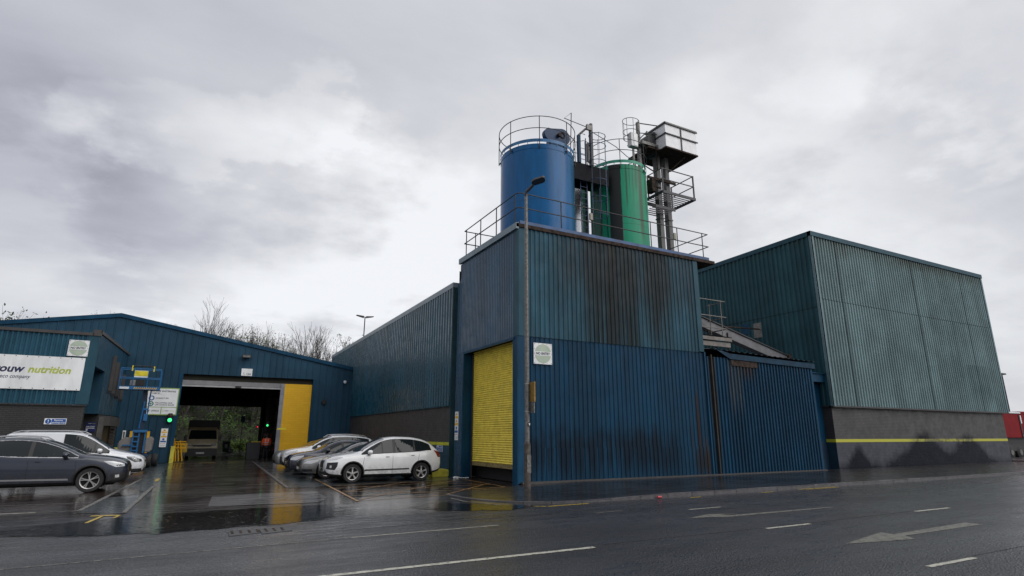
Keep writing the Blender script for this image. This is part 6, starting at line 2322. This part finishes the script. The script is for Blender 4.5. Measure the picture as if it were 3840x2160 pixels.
boxpart('turret_core', (-2.68, -2.12, YL - .2, YL + .6, .7, 1.8), V['black'], bl_, .02)
mb = MB()
mb.prism([(-2.62, 1.8), (-2.34, 1.8), (-2.26, 2.5), (-2.36, 4.0), (-2.56, 4.0), (-2.52, 2.5)], YL - .1, YL + .15, 'y')
mb.build('boom', mat('boom_dark', (0.01, 0.03, 0.07), .5), bl_, bevel=.015)
mb = MB()
mb.tube([(-2.22, YL - .15, 2.4), (-2.20, YL - .15, 4.0)], .035, 6)
mb.box(-2.50, -2.20, YL - .18, YL, 2.95, 3.05)
mb.box(-2.36, -2.2, YL - .2, YL, 2.4, 2.75)
mb.tube([(-2.5, YL - .2, 2.0), (-2.42, YL - .2, 3.4)], .04, 6)
mb.build('lift_ram', LB, bl_)
bk = thing('lift_basket', (-2.8, YL, 4), 'blue railed work basket with yellow instruction panel at the top of the boom', 'basket')
bx0, bx1, by0, by1, bz0, bz1 = -3.68, -1.84, YL - .45, YL + .35, 4.0, 5.22
mb = MB()
mb.box(bx0, bx1, by0, by1, bz0, bz0 + .06)
mb.build('floor', M['dark_steel'], bk)
mb = MB()
mb.box(bx0, bx1, by0 - .02, by0, bz0, bz0 + .17)
mb.build('toe_board', LB, bk)
mb = MB()
for i in range(12):
    mb.prism([(-3.0 + i * .09, bz0 + .03), (-2.96 + i * .09, bz0 + .03), (-2.93 + i * .09, bz0 + .12), (-2.97 + i * .09, bz0 + .12)], by0 - .027, by0 - .022, 'y')
mb.build('hazard_stripe', M['sign_yellow'], bk)
boxpart('sticker', (-3.62, -3.2, by0 - .028, by0 - .022, bz0 + .02, bz0 + .13), M['white_panel'], bk)
for z_ in (bz1 - .12, bz0 + .62):
    mb = MB()
    mb.tube([(bx0, by0, z_), (bx1, by0, z_), (bx1, by1, z_), (bx0, by1, z_)], .022, 6, closed=True)
    mb.build('rail', LB, bk)
for (a, b_) in ((bx0, by0), (bx1, by0), (bx1, by1), (bx0, by1), (-3.08, by0), (-2.42, by0)):
    mb = MB()
    mb.tube([(a, b_, bz0), (a, b_, bz1 - .12)], .022, 6)
    mb.build('post', LB, bk)
mb = MB()
mb.tube([(-3.15, by0 - .02, bz1 - .1), (-3.1, by0 - .02, bz1 + .02), (-2.25, by0 - .02, bz1 + .02), (-2.2, by0 - .02, bz1 - .1)], .03, 6)
mb.build('padded_bar', V['black'], bk)
for xx in (-3.2, -2.22):
    boxpart('yellow_bracket', (xx, xx + .06, by0 - .04, by0 + .02, bz1 - .25, bz1 + .03), M['bright_yellow'], bk)
boxpart('panel', (-3.05, -2.42, by0 + .0, by0 + .06, bz0 + .62, bz1 - .22), M['white_panel'], bk)
boxpart('panel', (-3.05, -2.42, by0 - .012, by0 - .002, bz0 + .72, bz1 - .24), M['bright_yellow'], bk, label='yellow instruction panel')
boxpart('control_box', (-2.92, -2.55, by0 + .0, by0 + .2, bz0 + .18, bz0 + .52), V['black'], bk, .02)
boxpart('tool_tray', (-3.2, -2.95, by0 + .02, by0 + .2, bz0 + .2, bz0 + .5), LG, bk, .02)

# ------------------------------------------------------------ lorry in the doorway
lr = thing('horsebox_lorry', (.75, 48, 0), 'beige-fronted light lorry parked in the dark of the workshop facing out', 'lorry')
m_beige = mat('lorry_beige', (0.52, 0.45, 0.30), .35, coat=.3, var=.15)
x0, x1, yf = -.24, 1.74, 48.0
mb = MB()
mb.prism([(yf - .02, .82), (yf + .06, 1.05), (yf + .35, 1.36), (yf + .75, 2.02), (yf + 1.0, 2.12), (yf + 2.0, 2.12), (yf + 2.0, .5), (yf, .5)], x0, x1, 'x')
mb.build('cab', m_beige, lr, bevel=.05)
mb = MB()
mb.poly([(x0 + .08, yf + .325, 1.38), (x1 - .08, yf + .325, 1.38), (x1 - .16, yf + .71, 2.0), (x0 + .16, yf + .71, 2.0)])
mb.build('windscreen', V['glass'], lr)
boxpart('roof_strip', (x0 + .05, x1 - .1, yf + .70, yf + 1.0, 2.06, 2.20), mat('lorry_ochre', (0.20, 0.13, 0.04), .6), lr, .02)
boxpart('box_body', (x0 - .02, x1 + .05, yf + 1.1, yf + 6.5, .6, 2.72), mat('box_dark', (0.02, 0.012, 0.012), .6), lr, .03)
boxpart('bumper', (x0 - .02, x1 + .02, yf - .06, yf + .2, .22, .74), V['black'], lr, .04)
mb = MB()
mb.prism([(x0 + .35, .98), (x1 - .35, .98), (x1 - .42, .86), (x0 + .42, .86)], yf - .05, yf + .05, 'y')
mb.build('grille', V['black'], lr)
for (a, b_) in ((x0 + .08, x0 + .42), (x1 - .42, x1 - .08)):
    mb = MB()
    mb.prism([(a, .90), (b_, .94), (b_, 1.08) if a > 1 else (b_, 1.0), (a, 1.04)], yf - .045, yf + .08, 'y')
    mb.build('headlight', V['lamp_dark'], lr)
boxpart('licence_plate', (.42, .94, yf - .08, yf - .06, .36, .47), V['plate'], lr)
mb = MB()
for i in range(5):
    mb.box(.52 + i * .085, .575 + i * .085, yf - .035, yf + .02, 1.05, 1.10)
mb.build('badge', M['galv_light'], lr)
for sx in (x0 - .22, x1 + .04):
    boxpart('wing_mirror', (sx, sx + .18, yf + .35, yf + .45, 1.25, 1.65), V['black'], lr, .02)
for sx in (x0 + .0, x1 - .22):
    mb = MB()
    mb.lathe([(0, 0), (.34, 0), (.36, .03), (.36, .2), (.34, .22), (0, .22)], (sx, yf + .75, .36), 20, 'x')
    mb.build('wheel', V['tyre'], lr, smooth=True)

# yellow trolleys, bins, bags
tr = thing("yellow_trestle", (-.6, 44.2, 0), 'stacked bright yellow steel trestles beside the beige lorry', 'trestle')
mb = MB()
YT = 44.2
for (a, b_) in (((-1.05, .7), (-1.0, 1.3)), ((-.85, .62), (-.95, 1.45)), ((-.55, .62), (-.72, 1.25)), ((-.35, .62), (-.6, 1.3)), ((-.72, .62), (-.86, 1.2))):
    mb.tube([(a[0], YT, a[1] - .6), (b_[0], YT, b_[1])], .04, 5)
for z_, a, b_ in ((1.24, -1.05, -.25), (1.08, -.95, -.3), (.85, -1.05, -.2)):
    mb.tube([(a, YT - .05, z_), (b_, YT - .05, z_)], .03, 5)
mb.build('frame', M['door_amber'], tr)
boxpart('sheet', (-.6, -.15, YT + .2, YT + .3, .55, 1.15), mat('tarp_yellow', (0.4, 0.26, 0.02), .6), tr, .03)
bn = thing('waste_bin', (3.8, 45, 0), 'large black wheeled bin with a yellow lid edge inside the workshop doorway', 'bin')
mb = MB()
mb.prism([(3.5, 0), (4.3, 0), (4.34, 1.15), (3.44, 1.15)], 45.0, 45.7, 'y')
mb.build('body', mat('bin_black', (0.015, 0.016, 0.02), .5), bn, bevel=.03)
boxpart('lid', (3.7, 4.36, 44.96, 45.75, 1.16, 1.24), mat('lid_yellow', (0.35, 0.27, 0.02), .5), bn, .02)
gb = thing('green_bin', (2.95, 62, 0), 'small green wheeled bin with white label by the back lane', 'bin')
mb = MB()
mb.prism([(2.72, .1), (3.2, .1), (3.26, 1.02), (2.66, 1.02)], 61.8, 62.3, 'y')
mb.prism([(2.62, 1.02), (3.3, 1.02), (3.28, 1.09), (2.64, 1.09)], 61.72, 62.35, 'y')
mb.build('body', mat('bin_green', (0.01, 0.07, 0.03), .5), gb, bevel=.02)
boxpart('label', (2.86, 3.10, 61.78, 61.80, .45, .82), M['white_panel'], gb)
for i, (a, yy, s_, lb, col) in enumerate(((3.35, 63, .24, 'white plastic sack lying at the edge of the back lane', (0.5, 0.5, 0.55)), (5.3, 62, .34, 'beige bulk sack slumped beside the black bin', (0.25, 0.22, 0.18)))):
    bg_ = thing('sack', (a, yy, 0), lb, 'sack')
    bm = bmesh.new()
    bmesh.ops.create_icosphere(bm, subdivisions=3, radius=1)
    rn = random.Random(i + 3)
    for v_ in bm.verts:
        q = v_.co
        k = 1 + .22 * math.sin(q.x * 5 + i) * math.cos(q.y * 4 + q.z * 6)
        v_.co = Vector((q.x * s_ * 1.3 * k, q.y * s_ * k, max(0, (q.z + .55) * s_ * 1.2 * k)))
    me = bpy.data.meshes.new('sack_body')
    bm.to_mesh(me)
    bm.free()
    me.materials.append(mat('sack%d' % i, col, .6))
    o = put(me, 'sack_body', bg_, local=True)
sgn = sign('lane_sign', 'small upright blue notice on a post in front of the dark wood behind the workshop', 'sign', 4.0, 4.34, 62, 2.80, 3.42, mat('sign_sky', (0.03, 0.12, 0.33), .5))
mb = MB()
mb.tube([(4.17, 62.03, 0), (4.17, 62.03, 3.3)], .03, 6)
mb.build('post', M['galv'], sgn)
gt = thing('field_gate', (2.7, 66, 0), 'grey five-bar steel gate across the lane behind the lorry', 'gate')
for z_ in (1.35, 1.55, 1.75, 1.95, 1.15):
    mb = MB()
    mb.tube([(1.9, 66, z_), (3.5, 66.2, z_ + .02)], .03, 5)
    mb.build('bar', mat('gate_grey', (.08, .08, .085), .5), gt)
mb = MB()
mb.tube([(3.5, 66.2, 0), (3.5, 66.2, 2.05)], .04, 6)
mb.build('gate_post', M['galv'], gt)
hz = thing('hazard_guard', (5.1, 41.9, 1.7), 'small yellow and black bump guard sticking out beside the amber panel', 'guard')
mb = MB()
mb.prism([(4.86, 2.02), (5.02, 2.12), (5.38, 2.12), (5.52, 2.02)], 41.5, 41.7, 'y')
mb.build('guard', M['bright_yellow'], hz)

# clutter on the shelves behind the person
sv_ = thing('tool_rack', (5.2, 46, 0), 'dark cluttered rack of small parts on the wall behind the person', 'rack')
mb = MB()
rn = random.Random(5)
for z_ in (.5, 1.0, 1.5, 1.95):
    mb.box(4.5, 5.6, 46.6, 47.0, z_, z_ + .04)
for xx in (4.5, 5.56):
    mb.box(xx, xx + .05, 46.6, 47.0, 0, 2.2)
mb.build('shelf', V['black'], sv_)
cm_ = [mat('clut%d' % i, c, .6) for i, c in enumerate(((.2, .02, .02), (.2, .15, .1), (.1, .08, .06), (.25, .2, .17)))]
for i in range(18):
    xx = rn.uniform(4.5, 5.45)
    z_ = rn.choice((.54, 1.04, 1.54))
    w_ = rn.uniform(.05, .14)
    boxpart('tin', (xx, xx + w_, 46.62, 46.8, z_, z_ + rn.uniform(.08, .25)), rn.choice(cm_), sv_, .005)


# ------------------------------------------------------------ the person in orange
def skin_mesh(name, verts, edges, radii, mat_, parent, root=0, sub=1, label=None):
    me = bpy.data.meshes.new(name)
    me.from_pydata(verts, edges, [])
    o = bpy.data.objects.new(name, me)
    COL.objects.link(o)
    o.modifiers.new('s', 'SKIN')
    for i, r_ in enumerate(radii):
        sv2 = me.skin_vertices[0].data[i]
        sv2.radius = r_ if isinstance(r_, tuple) else (r_, r_)
        sv2.use_root = (i == root)
    md = o.modifiers.new('u', 'SUBSURF')
    md.levels = sub
    md.render_levels = sub
    dg = bpy.context.evaluated_depsgraph_get()
    m2 = bpy.data.meshes.new_from_object(o.evaluated_get(dg))
    bpy.data.objects.remove(o)
    m2.materials.clear()
    m2.materials.append(mat_)
    for p in m2.polygons: p.use_smooth = True
    m2.name = name
    return put(m2, name, parent, local=True, label=label)


pe = thing('person', (4.66, 44.6, 0), 'person standing with back turned in an orange hi-vis jacket with grey reflective bands', 'person')
skin_m = mat('skin', (0.32, 0.19, 0.13), .6)
Vv = [(0, 0, .93), (0, 0, 1.15), (0, .0, 1.38), (0, 0, 1.46), (0, -.01, 1.55), (0, -.015, 1.63), (0, -.01, 1.71),
      (-.09, 0, .90), (-.11, .02, .50), (-.12, 0, .08), (-.12, .13, .03), (.09, 0, .90), (.11, .02, .50), (.12, 0, .08), (.12, .13, .03)]
Ee = [(0, 1), (1, 2), (2, 3), (3, 4), (4, 5), (5, 6), (0, 7), (7, 8), (8, 9), (9, 10), (0, 11), (11, 12), (12, 13), (13, 14)]
Rr = [.13, .125, .15, .055, .085, .095, .075, .09, .065, .045, .04, .09, .065, .045, .04]
for sd_ in (-1, 1):
    b0 = len(Vv)
    Vv += [(sd_ * .19, 0, 1.40), (sd_ * .25, .02, 1.14), (sd_ * .25, .16, .95), (sd_ * .24, .21, .91), (sd_ * .235, .26, .885)]
    Rr += [.06, .045, .035, .028, .034]
    Ee += [(2, b0), (b0, b0 + 1), (b0 + 1, b0 + 2), (b0 + 2, b0 + 3), (b0 + 3, b0 + 4)]
    for k in range(4):
        i = len(Vv)
        ox = (k - 1.5) * .021
        l_ = (.036, .042, .038, .030)[k]
        Vv += [(sd_ * .235 + ox, .285, .875), (sd_ * .235 + ox, .285 + l_, .855), (sd_ * .235 + ox, .29 + l_, .825)]
        Rr += [.010, .009, .008]
        Ee += [(b0 + 4, i), (i, i + 1), (i + 1, i + 2)]
    i = len(Vv)
    Vv += [(sd_ * .235 - sd_ * .035, .25, .88), (sd_ * .235 - sd_ * .055, .275, .865)]
    Rr += [.011, .009]
    Ee += [(b0 + 4, i), (i, i + 1)]
skin_mesh('body', Vv, Ee, Rr, skin_m, pe)
hv = emit('hivis_dummy', (0, 0, 0), 0)
bpy.data.materials.remove(hv)
M['hivis'] = mat('hivis', (0.95, 0.10, 0.015), .6, var=.08)
Vj = [(0, 0, .88), (0, 0, 1.1), (0, 0, 1.38), (0, 0, 1.47)]
Rj = [(.19, .15), (.19, .155), (.20, .15), (.085, .08)]
Ej = [(0, 1), (1, 2), (2, 3)]
for sd_ in (-1, 1):
    b0 = len(Vj)
    Vj += [(sd_ * .21, 0, 1.40), (sd_ * .27, .02, 1.14), (sd_ * .26, .15, .96)]
    Rj += [.078, .065, .055]
    Ej += [(2, b0), (b0, b0 + 1), (b0 + 1, b0 + 2)]
jk = skin_mesh('hi_vis_jacket', Vj, Ej, Rj, M['hivis'], pe)
jt = BVHTree.FromPolygons([v_.co for v_ in jk.data.vertices], [tuple(p.vertices) for p in jk.data.polygons])
refl = mat('reflective', (0.50, 0.50, 0.50), .4)


def band(z0, z1, a0=0, a1=360, w_=.4):
    mb = MB()
    rows = []
    for z_ in (z0, z1):
        row = []
        for k in range(25):
            an = R(a0 + (a1 - a0) * k / 24)
            d_ = Vector((math.cos(an), math.sin(an), 0))
            h, n_, i_, ds = jt.ray_cast(Vector((0, 0, z_)) + d_ * .24, -d_)
            if h is None: h = Vector((0, 0, z_)) + d_ * .2
            row.append(h + d_ * .006)
        rows.append(row)
    for k in range(24):
        mb.poly([rows[0][k], rows[0][k + 1], rows[1][k + 1], rows[1][k]])
    mb.build('reflective_band', refl, jk, local=True)


band(1.02, 1.07)
band(1.14, 1.19)
for sx in (-.10, .07):
    mb = MB()
    pts = []
    for z_ in (1.19, 1.28, 1.38, 1.44):
        h, n_, i_, ds = jt.ray_cast(Vector((sx, -2, z_)), Vector((0, 1, 0)))
        y_ = h.y if h else -.1
        pts.append((y_ - .006, z_))
    for k in range(3):
        mb.poly([(sx, pts[k][0], pts[k][1]), (sx + .035, pts[k][0], pts[k][1]), (sx + .035, pts[k + 1][0], pts[k + 1][1]), (sx, pts[k + 1][0], pts[k + 1][1])])
    mb.build('reflective_band', refl, jk, local=True)
Vt = [(0, 0, .93), (-.10, 0, .86), (-.115, .02, .50), (-.12, 0, .10), (.10, 0, .86), (.115, .02, .50), (.12, 0, .10)]
skin_mesh('trousers', Vt, [(0, 1), (1, 2), (2, 3), (0, 4), (4, 5), (5, 6)], [.15, .11, .085, .075, .11, .085, .075], mat('trouser', (0.012, 0.012, 0.016), .8), pe)
mb = MB()
for sx in (-.12, .12):
    mb.prism([(-.08, 0), (.20, 0), (.20, .06), (.08, .12), (-.08, .13)], sx - .05, sx + .05, 'x')
mb.build('boots', M['black'], pe, local=True)
mb = MB()
mb.lathe([(0, .11), (.06, .10), (.10, .04), (.105, -.03), (.09, -.10), (.075, -.13)], (0, -.03, 1.66), 18)
mb.build('hair', mat('hair', (0.04, 0.03, 0.02), .8), pe, smooth=True, local=True)
mb = MB()
for (dx, dz, r_) in ((-.035, .01, .012), (.035, .01, .012)):
    mb.lathe([(0, .088), (r_, .083), (r_, .07)], (dx, 0, 1.64 + dz), 8, 'y')
mb.lathe([(0, .115), (.018, .09), (.02, .06)], (0, 0, 1.615), 8, 'y')
mb.prism([(-.03, 1.572), (.03, 1.572), (.025, 1.582), (-.025, 1.582)], .06, .082, 'y')
mb.build('face', skin_m, pe, local=True)

# litter
ct = thing('drink_can', (11.62, 12.93, 0), 'crushed pinkish red drink can lying in the gutter', 'can')
mb = MB()
mb.lathe([(0, -.07), (.03, -.07), (.034, -.055), (.030, -.01), (.036, .02), (.033, .06), (.028, .07), (0, .07)], (11.62, 12.87, .036), 14, 'x')
mb.build('can_body', mat('can_red', (0.45, 0.06, 0.08), .35, .3, var=.6, vs=30), ct, smooth=True)
lt = thing('litter', (9.5, 22.3, 0), 'crumpled white plastic litter at the foot of the pier by the yellow shutter', 'litter')
bm = bmesh.new()
bmesh.ops.create_icosphere(bm, subdivisions=2, radius=.1)
rn = random.Random(2)
for v_ in bm.verts:
    v_.co = Vector((v_.co.x * 1.3, v_.co.y, max(0, v_.co.z * .6 + .03))) * rn.uniform(.6, 1.2)
me = bpy.data.meshes.new('plastic')
bm.to_mesh(me)
bm.free()
me.materials.append(M['white_panel'])
put(me, 'plastic', lt, local=True)
# ============================================================ TREES
m_bark = mat('bark', (0.050, 0.042, 0.038), .85, var=.3)
m_twig = mat('twig', (0.060, 0.050, 0.046), .9, var=.3)
m_bud = mat('bud', (0.085, 0.10, 0.045), .8, var=.4)
m_leaf = mat('leaf', (0.035, 0.055, 0.018), .6, var=.5, vs=.8)


def bare_tree(h, seed, spread=1.0, buds=0, leafy=False):
    rn = random.Random(seed)
    tk, tw, bd = MB(), MB(), MB()

    def grow(p, d, ln, r, lev):
        n = 3 if lev < 3 else 2
        pts = [p]
        q = p.copy()
        dd = d.copy()
        for i in range(n):
            dd = (dd + Vector((rn.uniform(-.16, .16), rn.uniform(-.16, .16), rn.uniform(-.02, .12)))).normalized()
            q = q + dd * ln / n
            pts.append(q.copy())
        r2 = r * (.55 if lev else .7)
        (tk if lev < 2 else tw).tube(pts, max(r, .011), 6 if lev == 0 else (4 if lev < 3 else 3), max(r2, .008), caps=False)
        if lev >= 5:
            for _ in range(buds):
                c = pts[-1] + Vector((rn.gauss(0, .18), rn.gauss(0, .18), rn.gauss(0, .16)))
                s_ = rn.uniform(.04, .10) * (1.5 if leafy else 1)
                a = Vector((rn.uniform(-1, 1), rn.uniform(-1, 1), rn.uniform(-1, 1))).normalized() * s_
                b_ = a.orthogonal().normalized() * s_ * .6
                bd.poly([c - a, c + b_, c + a, c - b_])
            return
        kids = 5 if lev == 0 else 4 if lev < 4 else 3
        for k in range(kids):
            f = rn.uniform(.35, 1.0) if k else 1.0
            idx = min(n, max(1, round(f * n)))
            st_ = pts[idx]
            az = rn.uniform(0, 2 * PI)
            tilt = (rn.uniform(.25, .65) if k else rn.uniform(.05, .25)) * spread
            ax = d.orthogonal().normalized()
            nd = Matrix.Rotation(az, 3, d) @ (Matrix.Rotation(tilt, 3, ax) @ d)
            nd = (nd + Vector((0, 0, .22))).normalized()
            grow(st_, nd, ln * rn.uniform(.60, .82), r2 * rn.uniform(.6, .9), lev + 1)

    grow(Vector((0, 0, 0)), Vector((0, 0, 1)), 4.2, .17, 0)
    zs_ = sorted(v[2] for v in tw.v)
    k = h / zs_[-1]
    for m_ in (tk, tw, bd):
        m_.v = [(a * k * 1.05, b_ * k * 1.05, c * k) for (a, b_, c) in m_.v]
    return tk, tw, bd


def plant_tree(x, y, h, seed, label, spread=1.0, buds=0, leafy=False, rz=0):
    r = thing('bare_tree' if not leafy else 'leafy_tree', (x, y, 0), label, 'tree', 'bare trees beyond the workshop roof', rz)
    tk, tw, bd = bare_tree(h, seed, spread, buds, leafy)
    tk.build('trunk', m_bark, r, local=True)
    tw.build('crown', m_twig, r, local=True)
    if buds:
        bd.build('leaves', m_leaf if leafy else m_bud, r, local=True)


TL = [(-17.6, 14.6, 11, 1.1, 2, True, 'small leafy tree rising above the roof at the far left'),
      (-6.4, 14.8, 12, .9, 1, False, 'bare tree just right of the workshop ridge, lower of a pair'),
      (-4.0, 14.6, 13, .9, 1, False, 'second bare tree right of the workshop ridge'),
      (-1.3, 17.4, 34, .85, 0, False, 'tallest spreading bare tree above the middle of the roof slope'),
      (2.5, 14.7, 15, .8, 1, False, 'bare tree beside the tallest one, leftmost of the dense group'),
      (4.2, 15.1, 16, .8, 1, False, 'thin bare tree second in the dense group'),
      (6.2, 14.7, 17, .8, 2, False, 'pale budding bare tree third in the dense group'),
      (7.8, 15.2, 18, .75, 2, False, 'budding bare tree fourth in the dense group'),
      (9.6, 14.5, 19, .8, 1, False, 'bare tree fifth in the dense group'),
      (11.0, 14.5, 20, .75, 0, False, 'slender bare tree just left of the dark bushy one'),
      (12.6, 15.9, 21, .85, 0, False, 'dark bushy bare tree above the low end of the roof'),
      (14.4, 14.4, 22, .8, 0, False, 'bare tree between the dark bushy one and the blue side wall'),
      (16.4, 14.2, 23, .85, 1, False, 'bare tree mostly hidden by the blue side wall capping'),
      (18.4, 14.4, 24, .85, 4, True, 'budding tree peeping over the blue side wall beside the lighting mast')]
for i, (x, h, sd_, sp_, bu, lf, lb) in enumerate(TL):
    plant_tree(x, 75 + (i % 3) * 1.5, h, sd_, lb, sp_, bu, lf)

# wooded bank seen through the workshop
mb = MB()
nx = 40
prev = None
rn = random.Random(9)
for i in range(nx):
    x = -40 + 90 * i / (nx - 1)
    row = [(x, 70.5 + rn.uniform(-.4, .4), 0), (x, 74, 1.5 + rn.uniform(-.4, .4)), (x, 79, 4.5 + rn.uniform(-.6, .6)), (x, 88, 7.2 + rn.uniform(-.8, .8)), (x, 120, 7.0)]
    if prev:
        for j in range(4):
            mb.poly([prev[j], row[j], row[j + 1], prev[j + 1]])
    prev = row
tag(mb.build('bank', mat('bank_soil', (0.020, 0.020, 0.012), .9, var=.5, vs=1.0)), kind='structure')
m_wl = mat('wood_leaf', (0.055, 0.095, 0.028), .8, var=.7, vs=.5, spec=.1)
m_wl2 = mat('wood_leaf_light', (0.12, 0.18, 0.05), .8, var=.5, vs=.7, spec=.1)
for nm, m_, N, lst, lb in (('undergrowth', m_wl, 15000, None, 'dark green undergrowth filling the bank behind the workshop'),
                           ('bramble', m_wl2, 2600, None, 'lighter green brambles low along the back lane')):
    mb = MB()
    cl = []
    for k in range(150 if nm == 'undergrowth' else 40):
        if nm == 'undergrowth':
            y_ = rn.uniform(70.5, 82)
            cl.append((rn.uniform(-10, 18), y_, max(0.2, (y_ - 70) * .42 + rn.uniform(-.3, 2.4)), rn.uniform(.5, 1.3)))
        else:
            cl.append((rn.uniform(0, 9), rn.uniform(68.5, 71), rn.uniform(.1, .9), rn.uniform(.3, .6)))
    for k in range(N):
        c = rn.choice(cl)
        d_ = Vector((rn.gauss(0, 1), rn.gauss(0, 1), rn.gauss(0, 1))).normalized() * c[3] * rn.uniform(.6, 1.05)
        p = Vector(c[:3]) + d_
        s_ = rn.uniform(.06, .15)
        a = Vector((rn.uniform(-1, 1), rn.uniform(-1, 1), rn.uniform(-1, 1))).normalized() * s_
        b_ = a.orthogonal().normalized() * s_ * .7
        mb.poly([p - a, p + b_, p + a, p - b_])
    tag(mb.build(nm, m_), lb, 'undergrowth', kind='stuff')

# ============================================================ FAR THINGS
lm = thing('lighting_mast', (24.5, 100, 0), 'tall thin lighting mast with twin lamp heads behind the trees', 'lighting mast')
mb = MB()
mb.cyl((24.51, 100), .12, 0, 21.9, 8, .09)
mb.build('mast', M['rail'], lm)
for s_ in (-1, 1):
    mb = MB()
    mb.prism([(24.5 + s_ * .2, 21.7), (24.5 + s_ * 1.5, 22.0), (24.5 + s_ * 1.5, 22.1), (24.5 + s_ * .2, 22.0)], 99.7, 100.3, 'y')
    mb.build('lamp_head', M['dark_steel'], lm)
lm = thing('lighting_mast', (62.3, 24.3, 0), 'slender yard lighting mast beyond the right end of the tall shed', 'lighting mast')
mb = MB()
mb.cyl((62.3, 24.25), .07, 0, 6.95, 8, .05)
mb.build('mast', M['rail'], lm)
for s_ in (-1, 1):
    mb = MB()
    mb.box(62.3 + (-.45 if s_ < 0 else .08), 62.3 + (-.08 if s_ < 0 else .45), 24.1, 24.4, 6.92, 7.04)
    mb.build('lamp_head', M['dark_steel'], lm)

tr = thing('red_trailer', (56, 21, 0), 'red box trailer with white roof edge parked beyond the tall shed', 'trailer')
m_redp = mat('trailer_red', (0.20, 0.004, 0.008), .6, var=.15, vs=1, spec=.15)
boxpart('body', (48.6, 68, 21, 23.5, 1.55, 3.36), m_redp, tr, .03)
boxpart('raised_body', (55.5, 68, 20.97, 23.5, 3.3, 3.50), m_redp, tr, .03)
boxpart('roof_edge', (48.6, 55.5, 20.95, 23.5, 3.34, 3.44), M['white_panel'], tr)
boxpart('door_gap', (55.15, 55.32, 20.96, 21.0, 1.6, 3.25), M['black'], tr)
boxpart('white_strip', (55.33, 55.48, 20.96, 21.0, 2.6, 3.2), M['white_panel'], tr)
boxpart('marker', (55.4, 55.7, 20.95, 21.0, 1.68, 1.74), M['white_panel'], tr)
boxpart('chassis', (48.8, 61.8, 21.3, 23.2, 1.1, 1.55), M['black'], tr)
for xx in (53.2, 54.6, 56.0, 65.5):
    mb = MB()
    mb.lathe([(0, 21.05), (.40, 21.05), (.48, 21.1), (.5, 21.2), (.5, 21.35), (.4, 21.4)], (xx, 0, .5), 24, 'y')
    w_ = mb.build('wheel', V['tyre'], tr, smooth=True)
    mb = MB()
    mb.lathe([(0, 21.03), (.2, 21.03), (.2, 21.06)], (xx, 0, .5), 16, 'y')
    mb.build('hub', M['galv'], w_)
boxpart('side_guard', (50, 61, 21.1, 21.2, .6, 1.1), M['black'], tr)
fw = thing('distant_warehouse', (140, 75, 0), 'low pale flat-roofed warehouse far beyond the red trailer', 'building')
boxpart('wall', (120, 260, 75, 110, 0, 6.3), mat('far_wall', (0.28, 0.29, 0.31), .6), fw)
boxpart('roof', (119, 261, 74.6, 110.4, 6.3, 6.9), M['white_dirty'], fw)
fh = thing('boundary_wall', (100, 40, 0), 'long low dark wall running along the far side of the side street', 'wall')
boxpart('wall', (70, 200, 40, 40.3, 0, 2.4), M['grey_brown'], fh)
# side street surface running off to the right behind the shed
sheet('side_street', [(46.6, 12.95), (75, 12.95), (75, 60), (46.6, 60)], .16, M['asphalt'])
